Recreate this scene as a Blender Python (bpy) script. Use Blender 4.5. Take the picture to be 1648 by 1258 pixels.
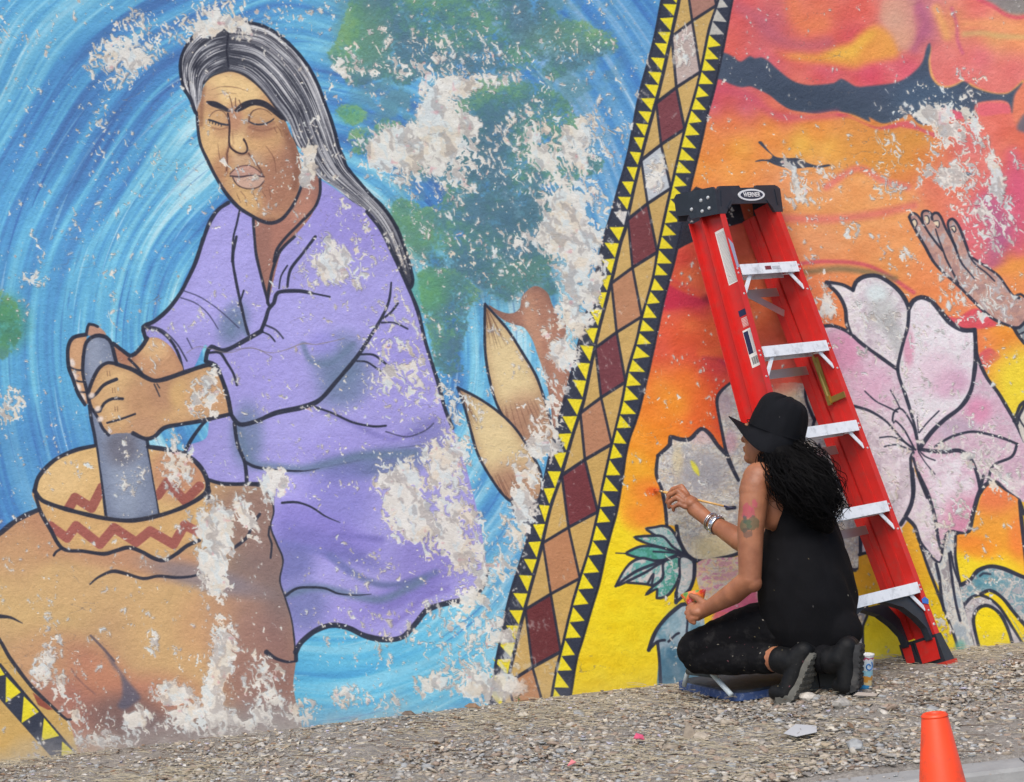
import bpy, bmesh, math, random
import numpy as np
from mathutils import Vector, Matrix, Euler, noise as mnoise

scene = bpy.context.scene
col = scene.collection
for o in list(bpy.data.objects): bpy.data.objects.remove(o)

# ---------------------------------------------------------------- camera
CAM_Z = 1.165
cam_data = bpy.data.cameras.new('camera'); cam = bpy.data.objects.new('camera', cam_data); col.objects.link(cam)
cam.location = (0, -8, CAM_Z); cam.rotation_euler = (math.radians(90), 0, 0)
cam_data.sensor_width = 36; cam_data.lens = 36 * 3440 / 1648; cam_data.clip_end = 500
scene.camera = cam

# ---------------------------------------------------------------- light: open shade, one broad soft sun and the sky
world = bpy.data.worlds.new('World'); scene.world = world; world.use_nodes = True
wn = world.node_tree.nodes; wl = world.node_tree.links
sky = wn.new('ShaderNodeTexSky'); sky.sky_type = 'NISHITA'; sky.sun_disc = False
SUN_EL, SUN_AZ = math.radians(52), math.radians(200)          # azimuth clockwise from +Y
sky.sun_elevation = SUN_EL; sky.sun_rotation = SUN_AZ
sky.dust_density = 2.0; sky.air_density = 1.0; sky.ozone_density = 0.6
wl.new(sky.outputs[0], wn['Background'].inputs[0]); wn['Background'].inputs[1].default_value = 0.14
sun_d = bpy.data.lights.new('sun', 'SUN'); sun_d.energy = 2.0; sun_d.angle = math.radians(38); sun_d.color = (1, .93, .84)
sun = bpy.data.objects.new('sun', sun_d); col.objects.link(sun)
sd = Vector((math.sin(SUN_AZ) * math.cos(SUN_EL), math.cos(SUN_AZ) * math.cos(SUN_EL), math.sin(SUN_EL)))
sun.rotation_euler = (-sd).to_track_quat('-Z', 'Y').to_euler()
scene.view_settings.view_transform = 'Standard'; scene.view_settings.look = 'None'
scene.view_settings.exposure = 0.34; scene.view_settings.gamma = 1.0; scene.view_settings.use_curve_mapping = False

# ---------------------------------------------------------------- helpers
def lin(c):
    return tuple((v / 255 / 12.92) if v / 255 <= .04045 else ((v / 255 + .055) / 1.055) ** 2.4 for v in c)

def at(px, py, t):
    """point on the sight line through a photo position, t metres out from the wall"""
    k = (8 - t) / 3440
    return Vector(((px - 824) * k, -t, CAM_Z - (py - 629) * k))

def tag(o, label=None, cat=None, group=None, kind=None):
    if label: o['label'] = label
    if cat: o['category'] = cat
    if group: o['group'] = group
    if kind: o['kind'] = kind
    return o

def link(name, me, mats=None, parent=None):
    o = bpy.data.objects.new(name, me); col.objects.link(o)
    if mats is not None:
        for m in (mats if isinstance(mats, (list, tuple)) else [mats]): me.materials.append(m)
    if parent is not None: o.parent = parent
    return o

def empty(name, loc, label, cat, group=None, rot=(0, 0, 0)):
    o = bpy.data.objects.new(name, None); col.objects.link(o); o.location = loc; o.rotation_euler = rot; o.empty_display_size = .1
    return tag(o, label, cat, group)

def from_bm(name, bm, mats=None, parent=None, smooth=False, bevel=0):
    if bevel:
        es = [e for e in bm.edges if len(e.link_faces) == 2 and e.calc_face_angle(0) > .6]
        bmesh.ops.bevel(bm, geom=es, offset=bevel, segments=2, affect='EDGES', clamp_overlap=True)
    bmesh.ops.recalc_face_normals(bm, faces=bm.faces)
    me = bpy.data.meshes.new(name); bm.to_mesh(me); bm.free()
    if smooth:
        for p in me.polygons: p.use_smooth = True
    return link(name, me, mats, parent)

def box(bm, c, s, M=None):
    v = []
    for dz in (-.5, .5):
        for dx, dy in ((-.5, -.5), (.5, -.5), (.5, .5), (-.5, .5)):
            p = Vector((c[0] + dx * s[0], c[1] + dy * s[1], c[2] + dz * s[2]))
            v.append(bm.verts.new(M @ p if M else p))
    for f in ((0, 3, 2, 1), (4, 5, 6, 7), (0, 1, 5, 4), (1, 2, 6, 5), (2, 3, 7, 6), (3, 0, 4, 7)): bm.faces.new([v[i] for i in f])

def prism(bm, pts, a, b):
    """extrude a polygon: pts are 3-D points at one side, a->b the offset vectors"""
    n = len(pts); A = [bm.verts.new(Vector(p) + Vector(a)) for p in pts]; B = [bm.verts.new(Vector(p) + Vector(b)) for p in pts]
    bm.faces.new(A[::-1]); bm.faces.new(B)
    for i in range(n): bm.faces.new((A[i], A[(i + 1) % n], B[(i + 1) % n], B[i]))

def tube(bm, pts, r, seg=10, caps=True):
    P = [Vector(p) for p in pts]; n = len(P)
    rs = [r] * n if not hasattr(r, '__len__') else list(np.interp(np.linspace(0, 1, n), np.linspace(0, 1, len(r)), r))
    rings = []; prev = None
    for i in range(n):
        d = (P[min(i + 1, n - 1)] - P[max(i - 1, 0)]).normalized()
        if prev is None:
            up = Vector((0, 0, 1)) if abs(d.z) < .9 else Vector((1, 0, 0))
            x = d.cross(up).normalized()
        else: x = (prev - d * prev.dot(d)).normalized()
        y = d.cross(x); prev = x
        rings.append([bm.verts.new(P[i] + (x * math.cos(2 * math.pi * k / seg) + y * math.sin(2 * math.pi * k / seg)) * rs[i]) for k in range(seg)])
    for a, b in zip(rings, rings[1:]):
        for k in range(seg): bm.faces.new((a[k], a[(k + 1) % seg], b[(k + 1) % seg], b[k]))
    if caps: bm.faces.new(rings[0][::-1]); bm.faces.new(rings[-1])

def lathe(bm, prof, seg=24, M=None, cap0=True, cap1=True):
    rings = []
    for r, z in prof:
        rings.append([bm.verts.new((M or Matrix()) @ Vector((r * math.cos(2 * math.pi * k / seg), r * math.sin(2 * math.pi * k / seg), z))) for k in range(seg)])
    for a, b in zip(rings, rings[1:]):
        for k in range(seg): bm.faces.new((a[k], a[(k + 1) % seg], b[(k + 1) % seg], b[k]))
    if cap0: bm.faces.new(rings[0][::-1])
    if cap1: bm.faces.new(rings[-1])

def nodes(m):
    m.use_nodes = True
    nt = m.node_tree
    return nt, nt.nodes, nt.links, nt.nodes['Principled BSDF']

def mat(name, c, rough=.6, metal=0, bump=0, bscale=40, vary=.0, vscale=8, spec=.5, dirt=None, dirt_amt=.35, dscale=14, coord='Object'):
    """plain paint / plastic / cloth with uneven tone, wear and a fine relief"""
    m = bpy.data.materials.new(name); nt, N, L, B = nodes(m)
    base = lin(c)
    B.inputs['Roughness'].default_value = rough; B.inputs['Metallic'].default_value = metal
    B.inputs['Specular IOR Level'].default_value = spec
    tc = N.new('ShaderNodeTexCoord')
    out = None
    if vary:
        nz = N.new('ShaderNodeTexNoise'); nz.inputs['Scale'].default_value = vscale; nz.inputs['Detail'].default_value = 6; L.new(tc.outputs[coord], nz.inputs['Vector'])
        r = N.new('ShaderNodeMapRange'); r.inputs[1].default_value = .3; r.inputs[2].default_value = .7; r.inputs[3].default_value = 1 - vary; r.inputs[4].default_value = 1 + vary; L.new(nz.outputs[0], r.inputs[0])
        mx = N.new('ShaderNodeMix'); mx.data_type = 'RGBA'; mx.blend_type = 'MULTIPLY'; mx.inputs[0].default_value = 1; mx.inputs[6].default_value = (*base, 1); L.new(r.outputs[0], mx.inputs[7]); out = mx.outputs[2]
    if dirt:
        nz = N.new('ShaderNodeTexNoise'); nz.inputs['Scale'].default_value = dscale; nz.inputs['Detail'].default_value = 9; nz.inputs['Roughness'].default_value = .7; L.new(tc.outputs[coord], nz.inputs['Vector'])
        r = N.new('ShaderNodeMapRange'); r.inputs[1].default_value = .52; r.inputs[2].default_value = .72; r.inputs[3].default_value = 0; r.inputs[4].default_value = dirt_amt; L.new(nz.outputs[0], r.inputs[0])
        mx = N.new('ShaderNodeMix'); mx.data_type = 'RGBA'; L.new(r.outputs[0], mx.inputs[0])
        if out: L.new(out, mx.inputs[6])
        else: mx.inputs[6].default_value = (*base, 1)
        mx.inputs[7].default_value = (*lin(dirt), 1); out = mx.outputs[2]
    if out: L.new(out, B.inputs['Base Color'])
    else: B.inputs['Base Color'].default_value = (*base, 1)
    if bump:
        nz = N.new('ShaderNodeTexNoise'); nz.inputs['Scale'].default_value = bscale; nz.inputs['Detail'].default_value = 5; L.new(tc.outputs[coord], nz.inputs['Vector'])
        b = N.new('ShaderNodeBump'); b.inputs['Strength'].default_value = bump; b.inputs['Distance'].default_value = .004; L.new(nz.outputs[0], b.inputs['Height']); L.new(b.outputs[0], B.inputs['Normal'])
    return m

def ground_z(x, t):
    """height of the gravel verge: it climbs along the wall to the right and falls away towards the kerb"""
    z = .1177 * x - .034 * np.maximum(t, 0) ** 2 + .045 * np.exp(-((x - 1.11) / .21) ** 2 / 2 - ((t - .88) / .22) ** 2 / 2)
    return z + .006 * np.sin(x * 5.3 + 1.1 * t) * np.sin(t * 4.1 + x) * np.minimum(t, 1)
# ---------------------------------------------------------------- mural paint engine (numpy)
# The mural is flat paint on the wall: it is painted here stroke by stroke into an image (no file is read).
ML, MT, MR, MB = 300, 250, 300, 60            # margins of painted wall beyond the framed stretch (1 unit = 1/430 m)
MW, MH = 1648 + ML + MR, 1258 + MT + MB

def _hash_grid(h, w, seed):
    return np.random.default_rng(seed).random((h, w), dtype=np.float32)

def sample_noise(u, v, seed, n=256, nv=None):
    """smooth value noise at float coordinates, repeating every n (nv in v)"""
    nv = nv or n
    g = _hash_grid(nv, n, seed)
    fu = np.floor(u); fv = np.floor(v)
    a = (u - fu).astype(np.float32); b = (v - fv).astype(np.float32)
    a = a * a * (3 - 2 * a); b = b * b * (3 - 2 * b)
    i0 = fu.astype(np.int32) % n; j0 = fv.astype(np.int32) % nv
    i1 = (i0 + 1) % n; j1 = (j0 + 1) % nv
    return (g[j0, i0] * (1 - a) + g[j0, i1] * a) * (1 - b) + (g[j1, i0] * (1 - a) + g[j1, i1] * a) * b

def fbm(u, v, seed, octaves=4, gain=0.5):
    t = 0.0; amp = 1.0; s = 0.0
    for o in range(octaves):
        t = t + amp * sample_noise(u * 2 ** o + 17.3 * o, v * 2 ** o + 5.1 * o, seed + o)
        s += amp; amp *= gain
    return t / s

def box1(a, r, axis):
    if r < 1: return a
    p = [(0, 0)] * a.ndim; p[axis] = (r + 1, r)
    c = np.cumsum(np.pad(a, p, mode='edge'), axis=axis, dtype=np.float64)
    n = a.shape[axis]
    hi = np.take(c, np.arange(2 * r + 1, 2 * r + 1 + n), axis=axis)
    lo = np.take(c, np.arange(0, n), axis=axis)
    return ((hi - lo) / (2 * r + 1)).astype(np.float32)

def blur(a, r):
    r = int(round(r))
    for _ in range(2):
        a = box1(box1(a, r, 0), r, 1)
    return a

def spl(pts, closed=False, step=5.0):
    """Catmull-Rom through the points; a doubled point makes a corner"""
    P = np.asarray(pts, np.float64)[:, :2]
    n = len(P); out = []
    rng = range(n if closed else n - 1)
    for i in rng:
        p1 = P[i]; p2 = P[(i + 1) % n]
        if closed: p0 = P[(i - 1) % n]; p3 = P[(i + 2) % n]
        else: p0 = P[max(i - 1, 0)]; p3 = P[min(i + 2, n - 1)]
        L = np.hypot(*(p2 - p1))
        if L < 1e-6: continue
        k = max(2, int(L / step))
        t = np.linspace(0, 1, k, endpoint=False)[:, None]
        m1 = 0.5 * (p2 - p0); m2 = 0.5 * (p3 - p1)
        for m in (m1, m2):
            l = np.hypot(*m)
            if l > L: m *= L / l
        h = (2 * t**3 - 3 * t**2 + 1) * p1 + (t**3 - 2 * t**2 + t) * m1 + (-2 * t**3 + 3 * t**2) * p2 + (t**3 - t**2) * m2
        out.append(h)
    if not closed: out.append(P[-1:])
    return np.concatenate(out)

def zz(ox, oy, s):
    return lambda *p: [(ox + x * s, oy + y * s) for x, y in p]

class Paint:
    def __init__(self):
        self.img = np.zeros((MH, MW, 3), np.float32)
        yy, xx = np.mgrid[0:MH, 0:MW].astype(np.float32)
        self.X = xx - ML; self.Y = yy - MT
        self.warpx = (sample_noise(self.X / 9, self.Y / 9, 91) - .5)
        self.warpy = (sample_noise(self.X / 9, self.Y / 9, 92) - .5)
        self.grain = sample_noise(self.X / 2.2, self.Y / 2.2, 93) - .5
        self.strokes = []
    def win(self, x0, y0, x1, y1):
        x0 = int(max(0, np.floor(x0 + ML))); y0 = int(max(0, np.floor(y0 + MT)))
        x1 = int(min(MW, np.ceil(x1 + ML) + 1)); y1 = int(min(MH, np.ceil(y1 + MT) + 1))
        return slice(y0, max(y0, y1)), slice(x0, max(x0, x1))
    def mask(self, pts, pad=0, soft=0):
        """antialiased even-odd polygon coverage in a window -> (window, mask)"""
        P = np.asarray(pts, np.float64)
        pad = pad + 2 * soft + 3
        w = self.win(P[:, 0].min() - pad, P[:, 1].min() - pad, P[:, 0].max() + pad, P[:, 1].max() + pad)
        h = w[0].stop - w[0].start; wd = w[1].stop - w[1].start
        if h <= 0 or wd <= 0: return w, np.zeros((max(h, 0), max(wd, 0)), np.float32)
        x = P[:, 0] + ML - w[1].start; y = P[:, 1] + MT - w[0].start
        x2 = np.roll(x, -1); y2 = np.roll(y, -1)
        SUB = 3
        acc = np.zeros((h, wd + 2), np.float64)
        ys = (np.arange(h * SUB) + .5) / SUB
        ylo = np.minimum(y, y2); yhi = np.maximum(y, y2)
        dy = np.where(np.abs(y2 - y) < 1e-9, 1e-9, y2 - y)
        for k, yv in enumerate(ys):
            e = np.nonzero((ylo <= yv) & (yhi > yv))[0]
            if len(e) < 2: continue
            xs = np.sort(x[e] + (yv - y[e]) / dy[e] * (x2[e] - x[e]))
            row = acc[k // SUB]
            for a, b in zip(xs[0::2], xs[1::2]):
                a = min(max(a, 0.0), wd); b = min(max(b, 0.0), wd)
                for q, sg in ((a, 1.0), (b, -1.0)):
                    i = int(q); f = q - i
                    row[i] += sg * (1 - f); row[i + 1] += sg * f
        m = np.clip(np.cumsum(acc, 1)[:, :wd] / SUB, 0, 1).astype(np.float32)
        if soft: m = blur(m, soft)
        return w, m
    def lay(self, w, m, col, a=1.0):
        col = np.asarray(col, np.float32) / 255
        m = (m * a)[..., None]
        self.img[w] += (col - self.img[w]) * m
    def fill(self, pts, col, a=1.0, soft=0, clip=None, closed=True):
        w, m = self.mask(pts, soft=soft)
        if clip is not None: m = m * clip[w]
        self.lay(w, m, col, a)
        return w, m
    def full(self, pts, soft=0):
        M = np.zeros((MH, MW), np.float32)
        w, m = self.mask(pts, soft=soft); M[w] = m
        return M
    def stroke(self, pts, width, col, a=1.0, soft=0.0, clip=None, rough=0.22, spline=True, taper=0.0, seed=0):
        """brush line; width in units, or (start, mid, end); soft>0 makes an airbrush falloff"""
        P = spl(pts, step=5 if width is not None and np.max(width) < 20 else 9) if spline else np.asarray(pts, np.float64)
        n = len(P)
        t = np.linspace(0, 1, n)
        if np.ndim(width): wv = np.interp(t, np.linspace(0, 1, len(width)), width)
        else: wv = np.full(n, float(width))
        if taper: wv = wv * np.clip(np.minimum(t, 1 - t) / taper, 0.15, 1)
        if rough and not soft:
            rg = np.random.default_rng(int(abs(P[0, 0] * 7 + P[-1, 1] * 13)) + seed)
            k = rg.random(n // 3 + 3)
            wv = wv * (1 - rough / 2 + rough * np.interp(np.arange(n) / 3.0, np.arange(len(k)), k))
        r = wv / 2
        R = r.max() + 2
        w = self.win(P[:, 0].min() - R, P[:, 1].min() - R, P[:, 0].max() + R, P[:, 1].max() + R)
        h = w[0].stop - w[0].start; wd = w[1].stop - w[1].start
        if h <= 0 or wd <= 0: return
        A = np.zeros((h, wd), np.float32)
        ox = w[1].start - ML; oy = w[0].start - MT
        for i in range(n - 1):
            (ax, ay), (bx, by) = P[i] - (ox, oy), P[i + 1] - (ox, oy)
            rr = max(r[i], r[i + 1]) + 1.5
            i0 = max(0, int(min(ax, bx) - rr)); i1 = min(wd, int(max(ax, bx) + rr) + 2)
            j0 = max(0, int(min(ay, by) - rr)); j1 = min(h, int(max(ay, by) + rr) + 2)
            if i1 <= i0 or j1 <= j0: continue
            xs = np.arange(i0, i1, dtype=np.float32)[None]; ys = np.arange(j0, j1, dtype=np.float32)[:, None]
            dx, dy = bx - ax, by - ay
            L2 = dx * dx + dy * dy + 1e-9
            tt = np.clip(((xs - ax) * dx + (ys - ay) * dy) / L2, 0, 1)
            d = np.sqrt((xs - ax - tt * dx) ** 2 + (ys - ay - tt * dy) ** 2)
            rad = r[i] + (r[i + 1] - r[i]) * tt
            if soft:
                q = np.clip(1 - d / np.maximum(rad, .5), 0, 1); v = q * q * (3 - 2 * q)
            else: v = np.clip(rad - d + .5, 0, 1)
            np.maximum(A[j0:j1, i0:i1], v, out=A[j0:j1, i0:i1])
        if clip is not None: A = A * clip[w]
        self.lay(w, A, col, a)
    def blob(self, cx, cy, rx, ry, ang, col, a=1.0, clip=None):
        rx *= 1.3; ry *= 1.3
        R = max(rx, ry)
        w = self.win(cx - R, cy - R, cx + R, cy + R)
        X = self.X[w] - cx; Y = self.Y[w] - cy
        c, s = math.cos(math.radians(ang)), math.sin(math.radians(ang))
        u = (X * c + Y * s) / rx; v = (-X * s + Y * c) / ry
        q = np.clip((1 - np.sqrt(u * u + v * v)) * 1.45, 0, 1); q = q * q * (3 - 2 * q)
        if clip is not None: q = q * clip[w]
        self.lay(w, q, col, a)
    def edge(self, M, r, col, a=1.0, dx=0, dy=0):
        """airbrushed shade along the inside edge of mask M (optionally from one side)"""
        ys, xs = np.nonzero(M > .01)
        y0, y1, x0, x1 = ys.min(), ys.max() + 1, xs.min(), xs.max() + 1
        p = int(2 * r + max(abs(dx), abs(dy)) + 2)
        w = (slice(max(0, y0 - p), min(MH, y1 + p)), slice(max(0, x0 - p), min(MW, x1 + p)))
        m = M[w]
        b = blur(np.roll(np.roll(m, int(dx), 1), int(dy), 0), r)
        self.lay(w, m * np.clip(1 - b, 0, 1), col, a)
    def field(self, pts, power=2.2, clip=None, a=1.0):
        """smooth colour field from control points (airbrush blend)"""
        st = 6
        X = self.X[::st, ::st]; Y = self.Y[::st, ::st]
        num = np.zeros(X.shape + (3,), np.float32); den = np.zeros(X.shape, np.float32)
        for x, y, c in pts:
            w = 1.0 / ((X - x) ** 2 + (Y - y) ** 2 + 300.0) ** (power / 2)
            num += w[..., None] * (np.asarray(c, np.float32) / 255); den += w
        F = num / den[..., None]
        ii = np.clip(np.arange(MH) / st, 0, X.shape[0] - 1.001); jj = np.clip(np.arange(MW) / st, 0, X.shape[1] - 1.001)
        i0 = ii.astype(int); j0 = jj.astype(int); fi = (ii - i0)[:, None, None].astype(np.float32); fj = (jj - j0)[None, :, None].astype(np.float32)
        A = F[i0][:, j0] * (1 - fj) + F[i0][:, j0 + 1] * fj
        B = F[i0 + 1][:, j0] * (1 - fj) + F[i0 + 1][:, j0 + 1] * fj
        G = A * (1 - fi) + B * fi
        m = (np.ones((MH, MW), np.float32) if clip is None else clip) * a
        self.img += (G - self.img) * m[..., None]
INK = (44, 48, 66)
BAND_OL = [(1108,-300),(1090,-150),(1066,-10),(1051,67),(1027,158),(1011,243),(990,320),(969,392),(954,463),(932,547),(914,620),(892,700),(872,785),(847,872),(820,959),(806,1023),(795,1080),(788,1130),(770,1320)]
BAND_IL = [(1145,-300),(1122,-150),(1093,0),(1080,60),(1062,141),(1041,218),(1023,292),(1006,370),(1000,387),(984,453),(960,547),(939,647),(925,690),(903,766),(885,820),(870,887),(852,953),(837,1011),(825,1062),(812,1120),(790,1320)]
BAND_IR = [(1218,-300),(1188,-150),(1155,0),(1140,47),(1127,113),(1116,157),(1101,208),(1079,303),(1059,395),(1050,447),(1032,510),(1024,547),(1010,594),(1000,647),(984,714),(967,790),(963,817),(948,881),(933,929),(918,980),(906,1032),(894,1080),(886,1128),(858,1320)]
BAND_OR = [(1242,-300),(1212,-150),(1179,-5),(1164,73),(1150,139),(1138,183),(1123,249),(1110,303),(1090,395),(1082,430),(1069,477),(1047,580),(1027,664),(1010,714),(1000,775),(991,826),(976,881),(963,941),(948,990),(936,1032),(927,1062),(917,1125),(890,1320)]

def xat(line, y):
    a = np.array(line, float)
    return float(np.interp(y, a[:, 1], a[:, 0]))

def river(p):
    """swirling blue brush strokes: long narrow streaks that follow circles round the figure"""
    X = p.X - 490; Y = (p.Y - 560) * .86
    X = X + 26 * (sample_noise(p.X / 170, p.Y / 170, 7) - .5); Y = Y + 26 * (sample_noise(p.X / 150, p.Y / 150, 8) - .5)
    r = np.sqrt(X * X + Y * Y); th = np.arctan2(Y, X)
    s = (th + math.pi) / (2 * math.pi)
    big = sample_noise(r / 60, s * 6, 11, 256, 6)
    mid = sample_noise(r / 13 + 3 * sample_noise(r / 90, s * 9, 15, 256, 9), s * 11, 12, 256, 11)
    fine = sample_noise(r / 4.6, s * 18, 13, 256, 18)
    hair = sample_noise(r / 2.2, s * 36, 14, 256, 36)
    v = .36 * big + .36 * mid + .2 * fine + .08 * hair
    v = np.clip((v - .5) * 1.9 + .58 + .06 * np.clip((p.Y - 350) / 700, -1, 1), 0, 1)
    cols = np.array([(62, 108, 178), (66, 130, 200), (72, 152, 214), (90, 176, 222), (118, 200, 230), (172, 222, 236)], np.float32) / 255
    pos = np.array([0, .22, .44, .63, .83, 1])
    C = np.stack([np.interp(v, pos, cols[:, k]) for k in range(3)], -1).astype(np.float32)
    p.img[:] = C
    # deeper blue to the upper right, turquoise near the ground and on the far left edge
    for (x, y, rx, ry, c, a) in ((960, 130, 300, 330, (50, 104, 190), .42), (60, 560, 190, 330, (96, 196, 232), .22), (620, 1090, 330, 130, (64, 178, 226), .5),
                                 (30, 760, 190, 120, (52, 100, 182), .35), (60, 60, 260, 150, (70, 150, 205), .25), (880, 830, 130, 260, (66, 130, 196), .35)):
        p.blob(x, y, rx, ry, 0, c, a)
    rg = np.random.default_rng(5)
    for k in range(620):                       # single loaded-brush marks
        rr = rg.uniform(150, 900); a0 = rg.uniform(-math.pi, math.pi); da = rg.uniform(.06, .34) * 420 / rr
        t = np.linspace(a0, a0 + da, 7)
        pts = np.stack([490 + rr * np.cos(t), 560 + rr / .86 * np.sin(t)], 1)
        if pts[:, 0].min() > 1090 or pts[:, 1].min() > 1250: continue
        c = [(206, 236, 246), (150, 214, 238), (54, 104, 184), (50, 96, 176), (104, 196, 230)][rg.integers(5)]
        p.stroke(pts, (.8, rg.uniform(1.6, 4.6), .8), c, rg.uniform(.2, .5), rough=.6, seed=k)

def foliage(p):
    polys = [
        [(540,-320),(535,-60),(560,0),(548,45),(528,88),(536,112),(560,135),(588,134),(618,126),(650,140),(680,122),(716,118),(742,132),(778,112),(812,118),(850,112),(890,128),(926,112),(962,92),(990,84),(1000,70),(968,46),(930,30),(905,26),(880,0),(870,-60),(900,-320)],
        [(541,172),(555,166),(575,168),(588,180),(584,196),(566,201),(548,196)],
        [(608,190),(628,188),(660,206),(700,214),(742,160),(756,130),(800,124),(850,132),(900,150),(930,190),(936,240),(968,256),(965,276),(930,290),(915,330),(902,372),(886,430),(900,470),(872,480),(842,470),(820,486),(800,480),(770,460),(742,452),(705,436),(684,420),(662,400),(640,372),(628,340),(642,318),(690,330),(720,310),(690,282),(640,270),(610,250),(600,214)],
        [(672,440),(690,428),(730,432),(762,456),(776,480),(756,500),(752,540),(742,572),(748,594),(720,604),(700,588),(690,540),(680,500)],
        [(-320,360),(-60,420),(0,466),(20,478),(34,500),(40,528),(30,548),(24,566),(0,578),(-80,600),(-320,640)],
        [(560,212),(590,204),(604,228),(590,250),(566,246)],
    ]
    wash = p.full(spl([(560,-40),(540,110),(600,200),(640,300),(650,400),(700,470),(800,480),(900,470),(930,350),(960,240),(980,120),(1000,40),(900,-40)], True), soft=26)
    wn = fbm(p.X / 24, p.Y / 20, 47, 5, .6)
    p.img += (np.array((92, 146, 160), np.float32) / 255 - p.img) * (wash * np.clip((wn - .36) * 3.4, 0, .8))[..., None]
    for i, q in enumerate(polys):
        M = p.full(spl(q, True, 6), soft=3)
        e = fbm(p.X / 19, p.Y / 15, 30 + i, 5, .62)
        M = np.clip((M + (e - .5) * 2.0 + (sample_noise(p.X / 3, p.Y / 3, 39) - .5) * .7 - .42) * 1.9, 0, 1) * np.clip(M * 8, 0, 1)
        tone = fbm(p.X / 60, p.Y / 48, 40 + i, 4)
        sp = fbm(p.X / 7, p.Y / 7, 45 + i, 2)
        sp2 = sample_noise(p.X / 2.6, p.Y / 2.6, 49 + i)
        v = np.clip((tone - .5) * 2.6 + .5 + (sp - .5) * .9 + (sp2 - .5) * .5, 0, 1)
        # lit from the upper left of each clump: painted, so it stays put
        top = blur(np.roll(np.roll(M, 26, 0), 16, 1), 16)
        v = np.clip(v * .62 + (1 - top) * .55, 0, 1)
        cols = np.array([(78, 118, 142), (78, 126, 138), (82, 138, 132), (98, 156, 124), (122, 172, 122)], np.float32) / 255
        C = np.stack([np.interp(v, [0, .25, .5, .78, 1], cols[:, k]) for k in range(3)], -1).astype(np.float32)
        p.img += (C - p.img) * (M * (.86 + .14 * np.clip((sp - .3) * 3, 0, 1)))[..., None]
    p.blob(820, 400, 90, 110, 0, (70, 112, 132), .4); p.blob(770, 220, 70, 80, 0, (68, 112, 134), .35)
    p.blob(660, 372, 60, 40, 30, (104, 164, 108), .5); p.blob(585, 60, 46, 60, 0, (104, 160, 106), .5); p.blob(905, 60, 70, 30, 0, (104, 150, 116), .45)
    p.blob(565, 183, 24, 18, 0, (88, 168, 122), .6); p.blob(690, 470, 40, 40, 0, (96, 176, 100), .5); p.blob(10, 520, 40, 50, 0, (72, 156, 96), .6)

def tree_and_husks(p):
    z = zz(680, 380, .33386)
    trunk = spl(z((480,290),(470,345),(440,370),(400,370),(350,350),(318,330),(335,355),(385,400),(440,425),(490,440),(530,500),(555,570),(580,640),(605,740),(620,830),(640,960),(760,960),(740,760),(705,640),(690,520),(690,410),(660,390),(625,330),(600,270),(540,240)), True)
    M = p.full(trunk)
    p.fill(trunk, (178, 122, 98))
    p.edge(M, 9, (120, 84, 80), .9); p.blob(858, 540, 14, 90, -8, (206, 150, 116), .6, M)
    leaf1 = spl(z((300,325),(300,325),(298,420),(300,540),(312,640),(340,760),(372,840),(430,930),(510,1010),(600,1010),(640,980),(620,900),(585,780),(545,670),(480,560),(410,450),(350,380),(300,325)), False)
    leaf2 = spl(z((168,728),(168,728),(200,820),(225,910),(262,1040),(320,1150),(400,1258),(480,1300),(560,1290),(570,1150),(520,1040),(450,930),(370,850),(270,780),(168,728)), False)
    for lf, seed in ((leaf1, 1), (leaf2, 2)):
        M = p.full(lf)
        p.fill(lf, (214, 186, 132))
        p.edge(M, 12, (152, 104, 78), .95)
        cx, cy = lf[:, 0].mean(), lf[:, 1].mean()
        p.blob(cx - 4, cy - 12, 36, 84, -18, (226, 200, 144), .8, M)
        p.blob(cx + 22, cy + 74, 50, 56, 0, (168, 116, 92), .8, M)
        rg = np.random.default_rng(seed)
        tip = lf[0]
        for k in range(26):
            a = rg.uniform(-.16, .16); b = np.array([cx + 20 + rg.uniform(-26, 30), cy + 110])
            d = (b - tip); d = np.array([d[0] * math.cos(a) - d[1] * math.sin(a), d[0] * math.sin(a) + d[1] * math.cos(a)])
            f0 = 0.04 if k % 2 else .7; f1 = f0 + rg.uniform(.12, .28)
            p.stroke([tip + d * f0, tip + d * (f0 + f1) / 2, tip + d * f1], (.4, 1.2, .4), (110, 74, 62), .55, clip=M)
        p.stroke(lf, 4.2, INK, .95)
    p.fill(spl([(822,800),(845,806),(868,800),(880,786),(868,835),(850,864),(838,852),(828,830)], True), (84, 82, 94), .9)
    return

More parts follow.
